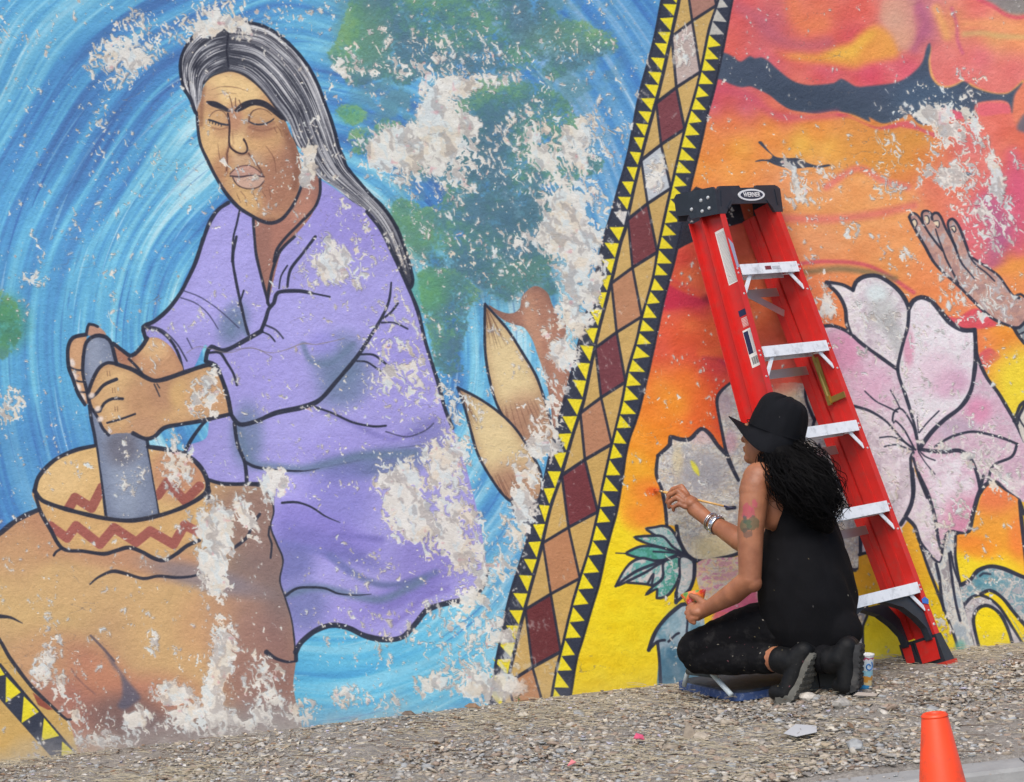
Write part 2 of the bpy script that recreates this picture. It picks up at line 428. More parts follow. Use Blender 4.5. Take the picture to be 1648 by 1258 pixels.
def woman(p):
    zA = zz(240, 0, .33386); zD = zz(300, 380, .33386); zC = zz(0, 400, .33386); zF = zz(400, 700, .33386); zE = zz(0, 700, .33386)
    # ------------------------------------------------ dress
    dress = zA((380,975),(330,1010),(290,1070),(260,1150)) + zD((85,0),(40,130),(0,215)) + zC((870,210),(810,290),(740,350),(690,375)) \
        + [(232,540),(300,600),(333,557)] + [(334,700),(303,716),(300,722),(334,770),(360,777),(417,777),(437,797),(442,823),(437,847),(447,874),(457,900),(452,934),(460,960),(470,994),(475,1027),(477,1050)] \
        + [(483,1034),(507,1014),(533,1005),(560,1009),(587,1022),(620,1029),(647,1024),(667,1004),(687,980),(717,970),(750,964),(774,944),(782,917),(779,880),(770,830),(755,770),(742,722),(728,687),(712,644),(697,587),(687,556),(677,513),(661,470),(637,420),(617,380),(600,346),(567,324),(540,304),(517,290),(505,290),(470,330),(420,350)]
    D = spl(dress, True)
    M = p.full(D)
    p.fill(D, (158, 151, 224))
    DK = (92, 108, 158); LT = (172, 164, 238); GR = (100, 124, 158)
    for (x, y, rx, ry, an, c, a) in (
        (350,440,60,90,20,LT,.5),(300,500,60,40,-20,LT,.45),(560,360,90,60,20,(146,134,220),.6),(500,520,80,60,0,LT,.5),(420,600,60,50,0,(164,154,234),.6),
        (545,580,46,52,30,GR,.75),(560,620,60,36,-30,GR,.7),(375,520,26,42,20,GR,.75),(520,552,28,22,0,(152,144,232),.7),
        (398,700,30,56,0,GR,.8),(500,700,90,50,5,LT,.5),(560,720,120,40,-8,(150,140,224),.5),(600,745,120,26,-8,(96,116,160),.8),(480,790,50,60,0,(170,160,240),.7),
        (545,800,60,70,0,(124,120,206),.6),(520,860,100,40,20,(140,128,222),.6),(470,900,40,60,0,(104,110,176),.8),(500,945,50,26,-5,LT,.45),
        (490,975,44,46,0,(108,116,176),.8),(600,980,90,36,-10,(152,140,226),.6),(690,900,70,60,-20,(128,116,200),.6),(650,955,80,22,-24,(112,104,190),.6),
        (540,880,90,18,24,(104,106,180),.7),(640,560,50,50,0,(150,140,226),.5),(640,620,60,50,0,(160,150,232),.5),(690,700,40,30,0,(110,112,176),.6)):
        p.blob(x, y, rx, ry, an, c, a, M)
    p.edge(M, 7, (122, 116, 190), .45)
    def s(pts, w=4, c=INK, a=.95, **k): p.stroke(pts, w, c, a, **k)
    # airbrushed folds
    p.fill(spl(zF((150,335),(230,325),(300,345),(370,390),(440,420),(560,480),(640,500),(640,560),(500,560),(300,540),(150,520)), True), (128, 118, 206), .55, soft=6, clip=M)
    for pts, w, c, a in (
        (zD((250,930),(300,1080),(420,1110),(560,1120),(700,1090),(830,1060),(960,1050),(1100,1040)), 26, GR, .8),
        (zF((390,580),(470,640),(550,690),(640,720),(740,715),(830,690),(900,660)), 20, DK, .75),
        (zF((180,770),(300,735),(400,745),(520,775),(640,790),(760,740),(840,700)), 24, GR, .8),
        (zF((160,520),(260,540),(340,560),(420,600),(480,660)), 22, (112,116,190), .7),
        (zF((420,480),(540,490),(640,500)), 18, (110,104,186), .6),
        (zF((700,900),(780,840),(860,770),(960,740)), 20, (116,104,190), .6),
        (zD((620,830),(760,880),(900,950),(1000,975),(1130,930),(1200,880)), 16, (118,112,190), .6),
        (zD((560,520),(600,600),(690,610),(760,560),(800,520)), 18, GR, .7),
        (zD((210,460),(250,400),(290,470)), 16, GR, .7)):
        p.stroke(pts, w, c, a, soft=1, clip=M)
    # ------------------------------------------------ neck
    neck = spl([(407,352),(409,380),(412,410),(424,460),(430,487),(437,465),(445,430),(455,400),(475,378),(500,348),(512,318),(514,290),(505,280),(470,320),(430,350)], True)
    N = p.full(neck); p.fill(neck, (176, 116, 98)); p.edge(N, 8, (124, 88, 84), .8); p.blob(425, 400, 14, 70, 0, (150, 104, 92), .6, N); p.blob(478, 330, 30, 30, 0, (196, 134, 108), .6, N)
    # ------------------------------------------------ hair
    hair = zA((228,545),(195,470),(165,420),(150,340),(155,270),(190,200),(240,150),(320,112),(430,103),(520,115),(600,150),(690,225),(760,310),(810,400),(840,480),(870,560),(895,640),(910,700),(935,760),(950,800),(990,850),(1060,930),(1130,1000),(1190,1090),(1225,1180),(1250,1258)) \
        + [(664,450),(660,462),(652,450),(640,420),(628,395),(617,378),(600,346),(567,324),(540,302),(517,287)] + zA((800,840),(770,790),(735,720),(700,690),(680,600),(650,570),(610,520),(560,450),(500,390),(440,352),(380,340),(300,362),(262,410),(255,470))
    H = spl(hair, True, 4); HM = p.full(H)
    p.fill(H, (64, 67, 80))
    inner = np.array(zA((385,325),(470,350),(540,410),(610,500),(665,575),(705,680),(760,770),(830,860),(960,950),(1060,1040),(1140,1150),(1200,1300)))
    outer = np.array(zA((385,108),(560,130),(690,225),(770,325),(830,450),(885,600),(920,720),(965,815),(1070,935),(1160,1040),(1225,1170),(1265,1300)))
    il = np.array(zA((375,325),(330,345),(285,375),(262,420),(255,480),(240,535))); ol = np.array(zA((375,108),(290,125),(205,190),(158,280),(165,400),(215,520)))
    rg = np.random.default_rng(21)
    for k in range(640):
        f = rg.random()
        I, O = (inner, outer) if k % 3 else (il, ol)
        c = I * (1 - f) + O * f
        q = spl(c, step=4)
        n = len(q); a0 = int(rg.random() ** (1.9 if k % 3 else 1) * .88 * n); L = int(rg.uniform(.06, .3) * n) + 4
        seg = q[a0:a0 + L] + rg.normal(0, .5, 2)
        if len(seg) < 4: continue
        col = [(226,226,226),(196,196,200),(140,142,152),(40,42,58),(168,166,172),(52,54,68)][rg.integers(6)]
        p.stroke(seg[::2], (.5, rg.uniform(1.2, 2.6), .5), col, rg.uniform(.5, .9), clip=HM, seed=k, rough=.5)
    p.stroke(zA((385,110),(378,180),(372,240),(382,320)), 3, (34, 36, 52), .8)
    p.stroke(np.array(H)[: int(len(H) * .62)], 5.5, (36, 40, 58), .9)
    # ------------------------------------------------ face
    face = zA((262,420),(300,365),(380,340),(440,352),(500,390),(560,450),(610,520),(655,580),(680,640),(708,700),(732,780),(732,860),(715,930),(680,1000),(640,1050),(590,1072),(540,1062),(490,1035),(430,995),(370,930),(320,850),(280,770),(245,690),(232,600),(230,540),(252,470))
    Fp = spl(face, True, 4); F = p.full(Fp)
    p.fill(Fp, (206, 158, 106))
    p.edge(F, 10, (150, 98, 82), .75)
    for (x, y, rx, ry, an, c, a) in zip_blobs(zA, (
        (400,430,140,70,10,(234,196,132),.9),(300,680,60,110,10,(228,184,122),.8),(420,660,40,90,5,(236,196,134),.8),(540,700,60,60,0,(222,172,112),.7),(610,700,100,80,20,(206,152,104),.5),
        (640,860,110,120,20,(168,112,90),.8),(600,960,90,80,0,(176,118,92),.7),(470,970,60,60,10,(222,178,114),.7),(410,570,36,60,0,(176,116,92),.7),(530,620,70,40,0,(168,110,88),.55),
        (350,620,40,40,0,(186,130,96),.5),(700,700,50,120,0,(150,100,86),.5),(470,770,70,40,0,(196,156,126),.6),(350,800,40,70,20,(176,116,86),.5),(290,470,40,60,0,(190,140,104),.5),(590,500,50,60,30,(196,142,96),.5))):
        p.blob(x, y, rx, ry, an, c, a, F)
    for q, w, a in (((478,738),(505,775),(540,825)), 16, .55), (((384,690),(372,750),(372,830)), 14, .5), (((480,612),(540,628),(610,612)), 12, .5), (((300,612),(340,622),(376,612)), 9, .45), (((640,600),(690,700),(715,800),(700,900)), 40, .55), (((420,1010),(500,1050),(600,1060)), 22, .5), (((262,420),(252,500),(250,600)), 22, .5), (((395,700),(430,745),(480,735)), 12, .4), (((400,640),(405,690)), 10, .3):
        p.stroke(zA(*q), w * .6, (128, 80, 64), a, soft=1, clip=F)
    for q in (((300,430),(350,415),(420,420),(480,440)), ((320,455),(370,445),(420,450)), ((610,600),(630,625),(640,655)), ((600,610),(615,640)), ((560,700),(600,760),(610,830)), ((330,690),(335,740),(350,800)), ((460,950),(470,990)), ((420,930),(440,975)), ((575,900),(585,950))):
        p.stroke(zA(*q), (.6, 1.5, .6), (104, 66, 54), .6, clip=F)
    # brows
    for q in (((275,488),(320,488),(360,508),(388,528),(392,538),(370,538),(330,522),(295,508)), ((410,532),(440,500),(480,482),(530,478),(570,492),(610,525),(655,572),(640,578),(600,548),(550,515),(500,508),(455,528),(425,540))):
        p.fill(spl(zA(*q), True, 3), (40, 42, 58), .95)
    # eyes: closed lids
    for c, rx, ry in (((338, 568), 15, 14), ((540, 562), 20, 13)):
        q = [(240 + c[0] * .33386 + rx * math.cos(t), c[1] * .33386 + ry * math.sin(t)) for t in np.linspace(0, 6.28, 24)]
        p.fill(q, (204, 156, 108), .55, soft=2)
    s(zA((290,562),(305,540),(335,528),(362,540),(374,565)), (.8,1.4,1.4,1), (90,62,56), .8); s(zA((287,575),(310,582),(345,595),(378,600)), 3)
    for k in range(5): s(zA((292+k*14,578+k*4),(290+k*14,590+k*4)), 1.4, spline=False)
    s(zA((481,580),(484,555),(500,532),(530,522),(565,530),(590,552)), (2.6,2.2,1.4,.8), (86,60,54), .8); s(zA((478,582),(505,596),(545,597),(582,584),(600,570)), (2,3,2.6,1.6)); p.stroke(zA((490,605),(540,615),(600,590)), 9, (150,98,80), .5, soft=1, clip=F); p.stroke(zA((480,560),(478,590)), 7, (120,76,66), .5, soft=1, clip=F)
    # frown lines, nose, mouth
    for q in (((385,460),(395,490),(400,520)),((415,470),(415,500),(420,525)),((432,480),(440,500),(445,515))): s(zA(*q), 1.5, (90,58,52), .8)
    s(zA((378,545),(386,600),(384,660),(386,700),(405,722),(430,735),(455,738),(472,722),(468,695),(455,668)), 3, (58,44,52), .95)
    s(zA((384,705),(374,740),(376,780),(372,820)), 2.2, (96,62,58), .8)
    s(zA((478,738),(505,775),(535,815),(550,850)), 1.8, (84,58,58), .8)
    s(zA((466,690),(452,672)), 2, (60,44,50), .8)
    lipu = spl(zA((388,836),(410,815),(440,798),(480,796),(515,815),(545,838),(552,850),(500,843),(450,848),(400,848)), True, 3); p.fill(lipu, (196,146,128))
    lipl = spl(zA((402,852),(450,850),(500,846),(552,852),(552,875),(530,896),(490,907),(445,900),(415,880)), True, 3); p.fill(lipl, (204,162,140))
    s(zA((390,846),(440,850),(490,843),(553,850)), 2.6, (70,56,66)); s(zA((402,855),(420,885),(450,903),(490,908),(530,897),(553,870)), 2, (74,58,62), .9); s(zA((388,836),(420,806),(450,797),(485,796),(520,816),(550,845)), 1.8, (92,66,66), .9)
    for q in (((440,920),(465,950)),((500,930),(520,970),(530,1000)),((545,920),(562,950))): s(zA(*q), 1.4, (120,80,66), .6)
    s(zA((262,400),(300,365),(380,340),(440,352),(500,390),(560,450),(610,520),(655,580)), 3, (46,46,60), .85)
    s(zA((228,540),(232,600),(245,690),(280,770),(320,850),(370,930),(430,997),(490,1036),(540,1063),(590,1073),(640,1052),(690,990),(720,930),(738,880)), (4,5,6,6,4), INK)
    # neck / collar lines
    s([(407,352),(409,380),(412,410),(424,460),(432,490)], 4.5); s(zA((822,860),(822,930),(795,1000),(720,1080),(660,1140),(615,1200),(600,1258)), 5)
    s(zD((520,0),(450,70),(415,160),(395,260),(390,320)), 5)
    # ------------------------------------------------ dress outlines
    s(zA((380,975),(330,1010),(290,1070),(260,1150)) + zD((80,10),(40,130),(0,215)) + zC((870,210),(810,290),(740,350),(690,375),(700,430)), 6.5)
    s(zA((435,1010),(420,1080),(405,1140),(398,1258)), 3.2); s(zD((240,0),(222,100),(235,200),(262,330),(285,430),(297,470)), 4.5)
    s(zD((275,260),(262,300),(250,330)), 3); s(zD((620,0),(560,80),(500,160),(485,240)), 4.5); s(zD((485,140),(455,190),(445,250)), 2.5)
    s(zD((600,272),(540,262),(440,270),(420,320),(395,350),(380,400),(360,450)), 6); s(zD((600,272),(690,290)), 3)
    s(zD((360,455),(300,490),(180,550),(120,530),(98,560),(92,600)), 7); s(zD((110,560),(160,560),(195,610),(225,660),(242,715)), 4)
    s(zD((365,460),(400,475),(425,505)), 2.6); s(zD((375,425),(430,450),(465,490)), 3, a=.8)
    s(zD((90,600),(140,620),(170,690),(200,780),(215,860)), 6)
    s(zD((215,860),(255,905),(330,892),(430,850),(560,822),(640,788),(720,700),(820,580),(880,490),(940,390),(975,310),(986,222)), (7,7,8,7,6,5,3), INK)
    s(zD((935,400),(980,370),(1018,322)), 3.5); s(zD((940,415),(1000,415),(1065,445)), 3); s(zD((838,568),(900,570),(950,605),(1005,655)), 3.5); s(zD((820,600),(870,605),(935,650)), 3)
    s(zD((620,822),(700,850),(800,895),(900,915),(960,912)), 3.5); s(zD((960,940),(1060,965),(1150,935),(1190,900)), 2.4, a=.6)
    s(zD((230,900),(245,1000),(280,1090),(290,1190)), 6); s(zD((280,1085),(330,1110),(430,1125),(560,1130),(640,1118)), (5,4,3,1)); s(zD((560,1128),(700,1105),(850,1075)), 2, (90,104,140), .6)
    s(zC((890,980),(920,920),(970,850),(1000,820)), 5.5); s(zC((1000,1110),(1080,1130),(1250,1130)), 5)
    s(zC((700,380),(760,390),(820,440),(860,510),(882,595)), 4.5); s(zC((690,372),(720,372),(780,390),(850,455),(900,540)), 2.6, a=.8)
    for q in (((870,235),(940,260),(1000,310),(1050,385)),((880,200),(960,230),(1050,290),(1150,380)),((900,430),(925,480))): s(zC(*q), 2, (60,62,96), .8)
    s([(590,320+20),(612,368),(634,412),(655,458),(672,500),(683,545),(695,585),(706,620),(715,655),(728,688)], 6)
    s(zF((1145,655),(1120,735),(1050,790),(950,810),(860,842),(800,912),(740,972),(660,985),(560,966),(480,928),(400,915),(320,942),(250,1000),(226,1045)), 9)
    s(zF((160,325),(230,322),(300,345),(370,390),(440,420)), (4,3.5,2.5,1)); s(zF((178,772),(230,738),(300,732),(370,738),(430,762),(520,770),(590,765)), (5,4,3,1))
    s(zF((880,560),(980,575),(1040,545)), 2, (80,84,130), .5); s(zF((720,60),(800,50),(850,45)), 2, (90,96,140), .6)
    # hands, pestle, bowl on top
    hands_and_bowl(p, s)

def zip_blobs(z, items):
    out = []
    for x, y, rx, ry, an, c, a in items:
        (px, py), = z((x, y))
        out.append((px, py, rx * .33386 * 1.35, ry * .33386 * 1.35, an, c, a))
    return out

def rock(p):
    zF = zz(400, 700, .33386); zE = zz(0, 700, .33386); zG = zz(0, 938, .25485)
    r = [(-320,1040),(-120,930),(0,857),(20,840),(40,828),(63,820),(120,800),(250,790),(334,770),(360,777),(417,777),(437,797),(442,823),(437,847),(447,874),(457,900),(452,934),(460,960),(470,994),(475,1027),(476,1062),(472,1100),(470,1330),(-320,1330)]
    R = spl(r, True); M = p.full(R)
    p.fill(R, (196, 152, 106))
    for (x, y, rx, ry, an, c, a) in ((60,960,110,90,0,(216,176,112),.9),(170,930,140,60,-10,(214,170,112),.9),(290,1000,110,110,20,(214,170,110),.9),(60,860,90,50,-30,(196,134,98),.8),(140,870,90,40,0,(200,146,102),.8),(250,905,130,30,8,(196,138,104),.8),
        (420,960,90,130,10,(132,112,108),1),(440,860,60,90,0,(138,110,104),.9),(380,1010,50,90,10,(176,132,108),.8),(400,830,70,60,0,(150,116,104),.8),(430,1090,80,120,0,(150,108,100),.9),(390,1060,50,60,0,(166,122,104),.6),
        (130,1090,80,60,40,(190,124,98),.9),(170,1110,50,70,-30,(198,130,96),.8),(60,1070,60,70,30,(202,150,106),.7),(100,1150,90,60,20,(170,110,98),.8),(240,1130,90,50,0,(190,120,96),.8),(330,1000,50,70,20,(208,152,106),.6),(330,930,110,22,14,(128,122,136),.7),
        (270,1190,120,50,0,(112,96,100),.8),(200,1150,70,40,0,(110,90,92),.7),(30,900,40,60,0,(206,160,108),.6),(430,1180,120,60,0,(140,132,132),.8)):
        p.blob(x, y, rx, ry, an, c, a, M)
    # cleft shadow painted grey blue
    p.fill(spl(zG((565,325),(620,385),(690,460),(750,540),(810,620),(870,690),(890,730),(850,760),(790,800),(740,780),(770,720),(770,640),(760,580),(710,520),(650,420)), True), (92, 92, 112), .85, soft=2)
    p.stroke(zG((450,540),(480,590),(540,650),(600,700)), 5, (128,92,90), .6, soft=1)
    p.stroke(zG((570,330),(640,400),(720,490)), 4, (80,74,92), .7)
    p.stroke([(-300,1030),(-100,925),(0,857),(20,841),(40,829),(63,819)], 8, INK, .9)
    s = lambda q, w=5, **k: p.stroke(q, w, INK, .92, **k)
    s([(334,771),(360,778),(400,778),(420,781),(436,796),(442,823),(437,847),(447,874),(457,900),(452,934),(460,960),(470,994),(475,1027),(476,1062)], 6.5)
    s(zE((1250,380),(1215,430),(1190,490),(1130,540)), 5); s(zF((100,440),(95,480),(110,520),(105,590)), 3)
    s(zE((432,718),(470,685),(540,655),(600,665),(690,690),(760,678),(850,685),(920,680),(960,668)), (2,6,5,5,4))
    s(zE((0,872),(50,878),(108,906)), (7,4,1))
    s(zF((85,1045),(130,1075),(185,1092),(220,1090)), (8,5,3))
    # lower left corner of the second border band
    zc = zG
    p.fill(zc((-700,-700),(0,360),(60,470),(200,650),(330,770),(420,860),(440,880),(500,1090),(500,1300),(-700,1300)), (206,164,88))
    p.fill(zc((-700,-250),(0,510),(490,1090),(700,1340),(540,1340),(330,1105),(0,735),(-700,-20)), (54,60,78))
    for q in (((-60,440),(30,580),(-60,600)),((38,590),(36,755),(132,690)),((150,715),(136,885),(248,812)),((278,850),(262,995),(375,965)),((392,1000),(388,1100),(498,1095)),((-160,330),(-170,480),(-70,420))): p.fill(zc(*q), (246,226,30), .97)
    p.fill(zc((205,690),(260,730),(335,800),(300,800),(240,770)), (150,70,60), .9)
    p.stroke(zc((-200,80),(0,365),(60,470),(200,655),(330,780),(420,860),(455,855),(500,840)), (5,6,6,3), INK, .93)
    p.stroke(zc((0,510),(250,810),(490,1090)), 3, INK, .9)

def hands_and_bowl(p, s):
    zC = zz(0, 400, .33386); zE = zz(0, 700, .33386)
    SK = (212, 164, 110)
    # far forearm and hand
    fa = spl(zC((560,455),(590,490),(630,515),(665,490),(690,460),(710,432),(760,430),(820,470),(860,530),(882,592),(820,615),(740,632),(690,605),(640,580),(570,545),(545,490)), True)
    M = p.full(fa); p.fill(fa, (208,152,108)); p.edge(M, 7, (160,104,86), .7); p.blob(245,558,30,20,20,(230,184,126),.8,M); p.blob(200,570,22,18,40,(170,108,88),.7,M)
    s(zC((545,455),(590,490),(630,515),(665,490),(690,460),(708,430)), 6.5); s(zC((620,530),(660,570),(690,610)), 4)
    ff = spl(zC((415,412),(350,430),(328,480),(332,560),(350,610),(370,680),(400,745),(425,745),(425,560),(410,480)), True)
    M = p.full(ff); p.fill(ff, (212,158,112)); p.edge(M, 6, (160,108,88), .7)
    for q in (((335,568),(365,582),(400,585)),((350,622),(375,638),(405,640)),((372,682),(390,690),(410,690))): s(zC(*q), 3)
    for x, y in ((346,548),(356,612),(376,668),(396,715)): p.blob(x*.33386, 400+y*.33386, 5, 8, -20, (240,224,214), .9)
    s(zC((415,412),(350,428),(326,480),(330,570),(350,625),(372,690),(408,750)), 6)
    th = spl(zC((415,410),(428,365),(470,372),(512,412),(480,430)), True); p.fill(th, (190,140,116)); s(zC((415,410),(428,362),(470,374)), 5)
    # pestle
    pe = spl(zC((405,520),(405,520),(400,560),(410,640),(425,720),(440,830),(455,900)) + [(152,702),(160,760),(168,830),(168,830),(205,836),(257,826),(257,826),(247,770),(240,730),(234,700),(226,660)] + zC((570,560),(545,490),(530,440),(470,415),(425,440),(400,500)), True)
    M = p.full(pe); p.fill(pe, (128,140,166)); p.edge(M, 9, (86,96,122), .8); p.blob(200,770,26,80,-6,(148,160,182),.7,M); p.blob(150,570,14,40,0,(150,160,182),.6,M); p.blob(196,720,30,34,0,(104,102,116),.8,M)
    s(zC((400,520),(398,600),(420,700),(440,830)) + [(152,702),(160,760),(170,832)], 5.5); s([(235,700),(241,735),(249,780),(257,828)], 5.5)
    s(zC((400,520),(415,450),(460,418),(510,425),(535,455),(552,520),(560,550)), 6)
    # bowl
    rim = zE((165,265),(185,200),(260,120),(360,75),(450,55),(580,45),(715,58),(800,70),(900,95),(970,160),(1000,230),(985,280),(900,335),(780,380),(640,408),(520,400),(400,375),(290,345),(200,310))
    body = zE((165,270),(195,370),(240,450),(300,545),(400,560),(500,572),(560,555),(620,540),(680,560),(740,592),(790,602),(850,572),(900,530),(950,500),(1000,420),(1010,300),(1000,235),(900,335),(640,408),(400,375))
    B = spl(body, True); BM = p.full(B); p.fill(B, (218,170,106)); p.edge(BM, 9, (178,120,86), .6)
    R = spl(rim, True)
    # inner bowl is behind the pestle: paint then repaint the pestle over it
    keep = 1 - M
    RM = p.full(R) * keep
    w = p.win(40, 690, 350, 850)
    p.lay(w, RM[w], (222,178,112)); p.blob(290,760,60,50,0,(196,130,100),.8,RM); p.blob(90,770,50,40,0,(232,192,128),.7,RM)
    RED = (160, 82, 74)
    for q in (((318,370),(360,300),(440,350),(490,250),(560,330)),((760,290),(805,225),(890,315),(960,245))): p.stroke(zE(*q), 15, RED, .92, clip=RM, spline=False, rough=.1)
    for q in (((240,435),(322,495),(365,435),(480,525),(548,445),(655,515),(722,460),(835,525),(888,432),(975,475)),): p.stroke(zE(*q), 15, (166,84,78), .92, clip=BM, spline=False, rough=.1)
    s(zE((165,270),(185,200),(260,120),(360,72),(455,50)), 6.5); s(zE((712,55),(800,68),(900,95),(970,160),(1000,232),(985,282),(900,337),(780,382),(640,410),(520,402),(400,377),(290,347),(200,312),(165,265)), 7)
    s(zE((170,290),(195,370),(240,450),(300,545),(400,558),(500,571),(560,555),(620,540),(680,560),(740,592),(790,602),(850,570),(900,532),(960,505)), 6); s(zE((300,543),(270,560),(258,578)), 4); s(zE((1000,235),(1008,270),(1000,310)), 6)
    # near hand and forearm
    h = zC((740,632),(690,610),(640,580),(560,555),(520,550),(480,570),(450,620),(425,690),(430,730),(440,770),(455,790),(475,820),(490,860),(520,895),(560,890),(640,890),(700,915),(740,905),(790,860),(870,845),(960,830),(1112,795),(1090,690),(1040,572),(1005,558),(900,590),(800,625))
    Hh = spl(h, True); M = p.full(Hh); p.fill(Hh, SK); p.edge(M, 9, (164,112,86), .7)
    for x, y, rx, ry, an, c, a in zip_blobs(zC, ((560,640,70,50,0,(226,180,120),.8),(560,760,60,60,0,(224,178,120),.7),(700,740,90,110,0,(196,142,102),.7),(800,690,70,70,0,(186,134,100),.7),(860,700,40,60,0,(228,182,110),.7),(1000,720,90,90,0,(206,150,108),.6),(700,860,70,40,0,(196,144,108),.6))): p.blob(x,y,rx,ry,an,c,a,M)
    s(zC((560,555),(520,548),(480,570),(450,620),(425,690),(428,720),(460,700),(500,655),(560,628)), 5.5); s(zC((560,555),(640,582),(700,618),(745,635),(800,625),(900,590),(1005,558),(1045,575),(1090,690),(1112,795)), 7)
    s(zC((480,782),(500,745),(540,722),(590,722)), 4.5); s(zC((515,838),(580,820),(650,795)), 3.5); s(zC((440,770),(455,790),(475,822),(492,862),(522,896)), 5); s(zC((430,728),(442,770),(470,785),(482,780)), 4)
    s(zC((640,888),(700,915),(742,905),(790,862),(870,845),(960,830),(1112,795)), 6.5); s(zC((742,652),(755,680),(768,710)), 2.5, a=.8); s(zC((755,650),(768,670)), 2, a=.8)
    for x, y in ((515,600),(540,680),(552,770)):
        for d in (0, 12): s(zC((x+d,y-10),(x+d+2,y+12)), 1.2, (120,80,60), .7)
    for x, y in ((440,706),(470,770),(482,820)): p.blob(x*.33386, 400+y*.33386, 6, 5, -30, (240,220,206), .9)

def border(p):
    Z = lambda L: spl(L, step=6)
    ol, il, ir, orr = Z(BAND_OL), Z(BAND_IL), Z(BAND_IR), Z(BAND_OR)
    p.fill(np.concatenate([ol, orr[::-1]]), (52, 58, 76))
    p.fill(np.concatenate([il, ir[::-1]]), (206, 166, 92))
    M = p.full(np.concatenate([il, ir[::-1]]))
    yl = [-360,-255,-150,-46,58,165,257,352,455,559,664,764,873,980,1098,1210,1330]
    cols = [(128,68,70),(188,130,96),(128,68,70),(172,120,104),(186,164,156),(126,62,70),(188,194,200),(122,58,64),(190,130,92),(122,60,68),(188,130,96),(120,56,62),(190,130,90),(112,50,54),(190,128,84),(112,50,54),(190,128,84)]
    L = [(xat(BAND_IL, y), y) for y in yl]
    R = []
    for y in yl:
        yr = y - 50
        R.append((xat(BAND_IR, yr), yr))
    mid = [((a[0] + b[0]) / 2 - 3, (a[1] + b[1]) / 2) for a, b in zip(L, R)]
    for k in range(len(yl) - 1):
        q = [L[k], mid[k], R[k + 1], mid[k + 1]]
        p.fill(q, cols[k], clip=M)
    for k in range(len(yl)):
        p.stroke([L[k], mid[k], R[k]], 5, INK, .95, spline=False)
        if k + 2 < len(yl): p.stroke([L[k], mid[k + 1], R[k + 2]], 4.2, INK, .93, spline=False)
    rg = np.random.default_rng(3)
    y = -250.0
    pale = (214, 210, 204)
    while y < 1300:                     # left row of sawteeth points down along the inner line
        xi = xat(BAND_IL, y) - 3; xo = xat(BAND_OL, y); sp_ = float(np.interp(y, [150, 500, 800, 1000], [21.5, 27.5, 29, 26])); xi2 = xat(BAND_IL, y + sp_) - 3
        c = (250, 228, 26)
        if 335 < y < 352: c = pale
        q = [(xo + (xi - xo) * (.10 + .10 * rg.random()), y + rg.uniform(-1.5, 1.5)), (xi, y + rg.uniform(-1, 2)), (xi2, y + sp_ * .95 + rg.uniform(-2, 1))]
        if y > 1012: q[0] = (q[0][0] - 9, q[0][1])
        p.fill(q, c, .97)
        y += sp_ + rg.uniform(-1.5, 1.5)
    y = -250.0
    while y < 1300:                     # right row points up
        xi = xat(BAND_IR, y) + 3; sp_ = float(np.interp(y, [150, 550, 800, 1000], [20.5, 21.5, 26, 27])); xi2 = xat(BAND_IR, y + sp_) + 3; xo = xat(BAND_OR, y + sp_)
        c = (250, 228, 26)
        if -40 < y < 40: c = (190, 186, 176)
        q = [(xi, y + rg.uniform(-1.5, 1.5)), (xi2, y + sp_ * .95 + rg.uniform(-1.5, 1.5)), (xi2 + (xo - xi2) * (.82 + .12 * rg.random()), y + sp_ * .92 + rg.uniform(-2, 2))]
        p.fill(q, c, .97)
        y += sp_ + rg.uniform(-1.5, 1.5)
    for Ln, w in ((ol, 4.5), (il, 4), (ir, 4), (orr, 4.5)): p.stroke(Ln[::3], w, INK, .95)
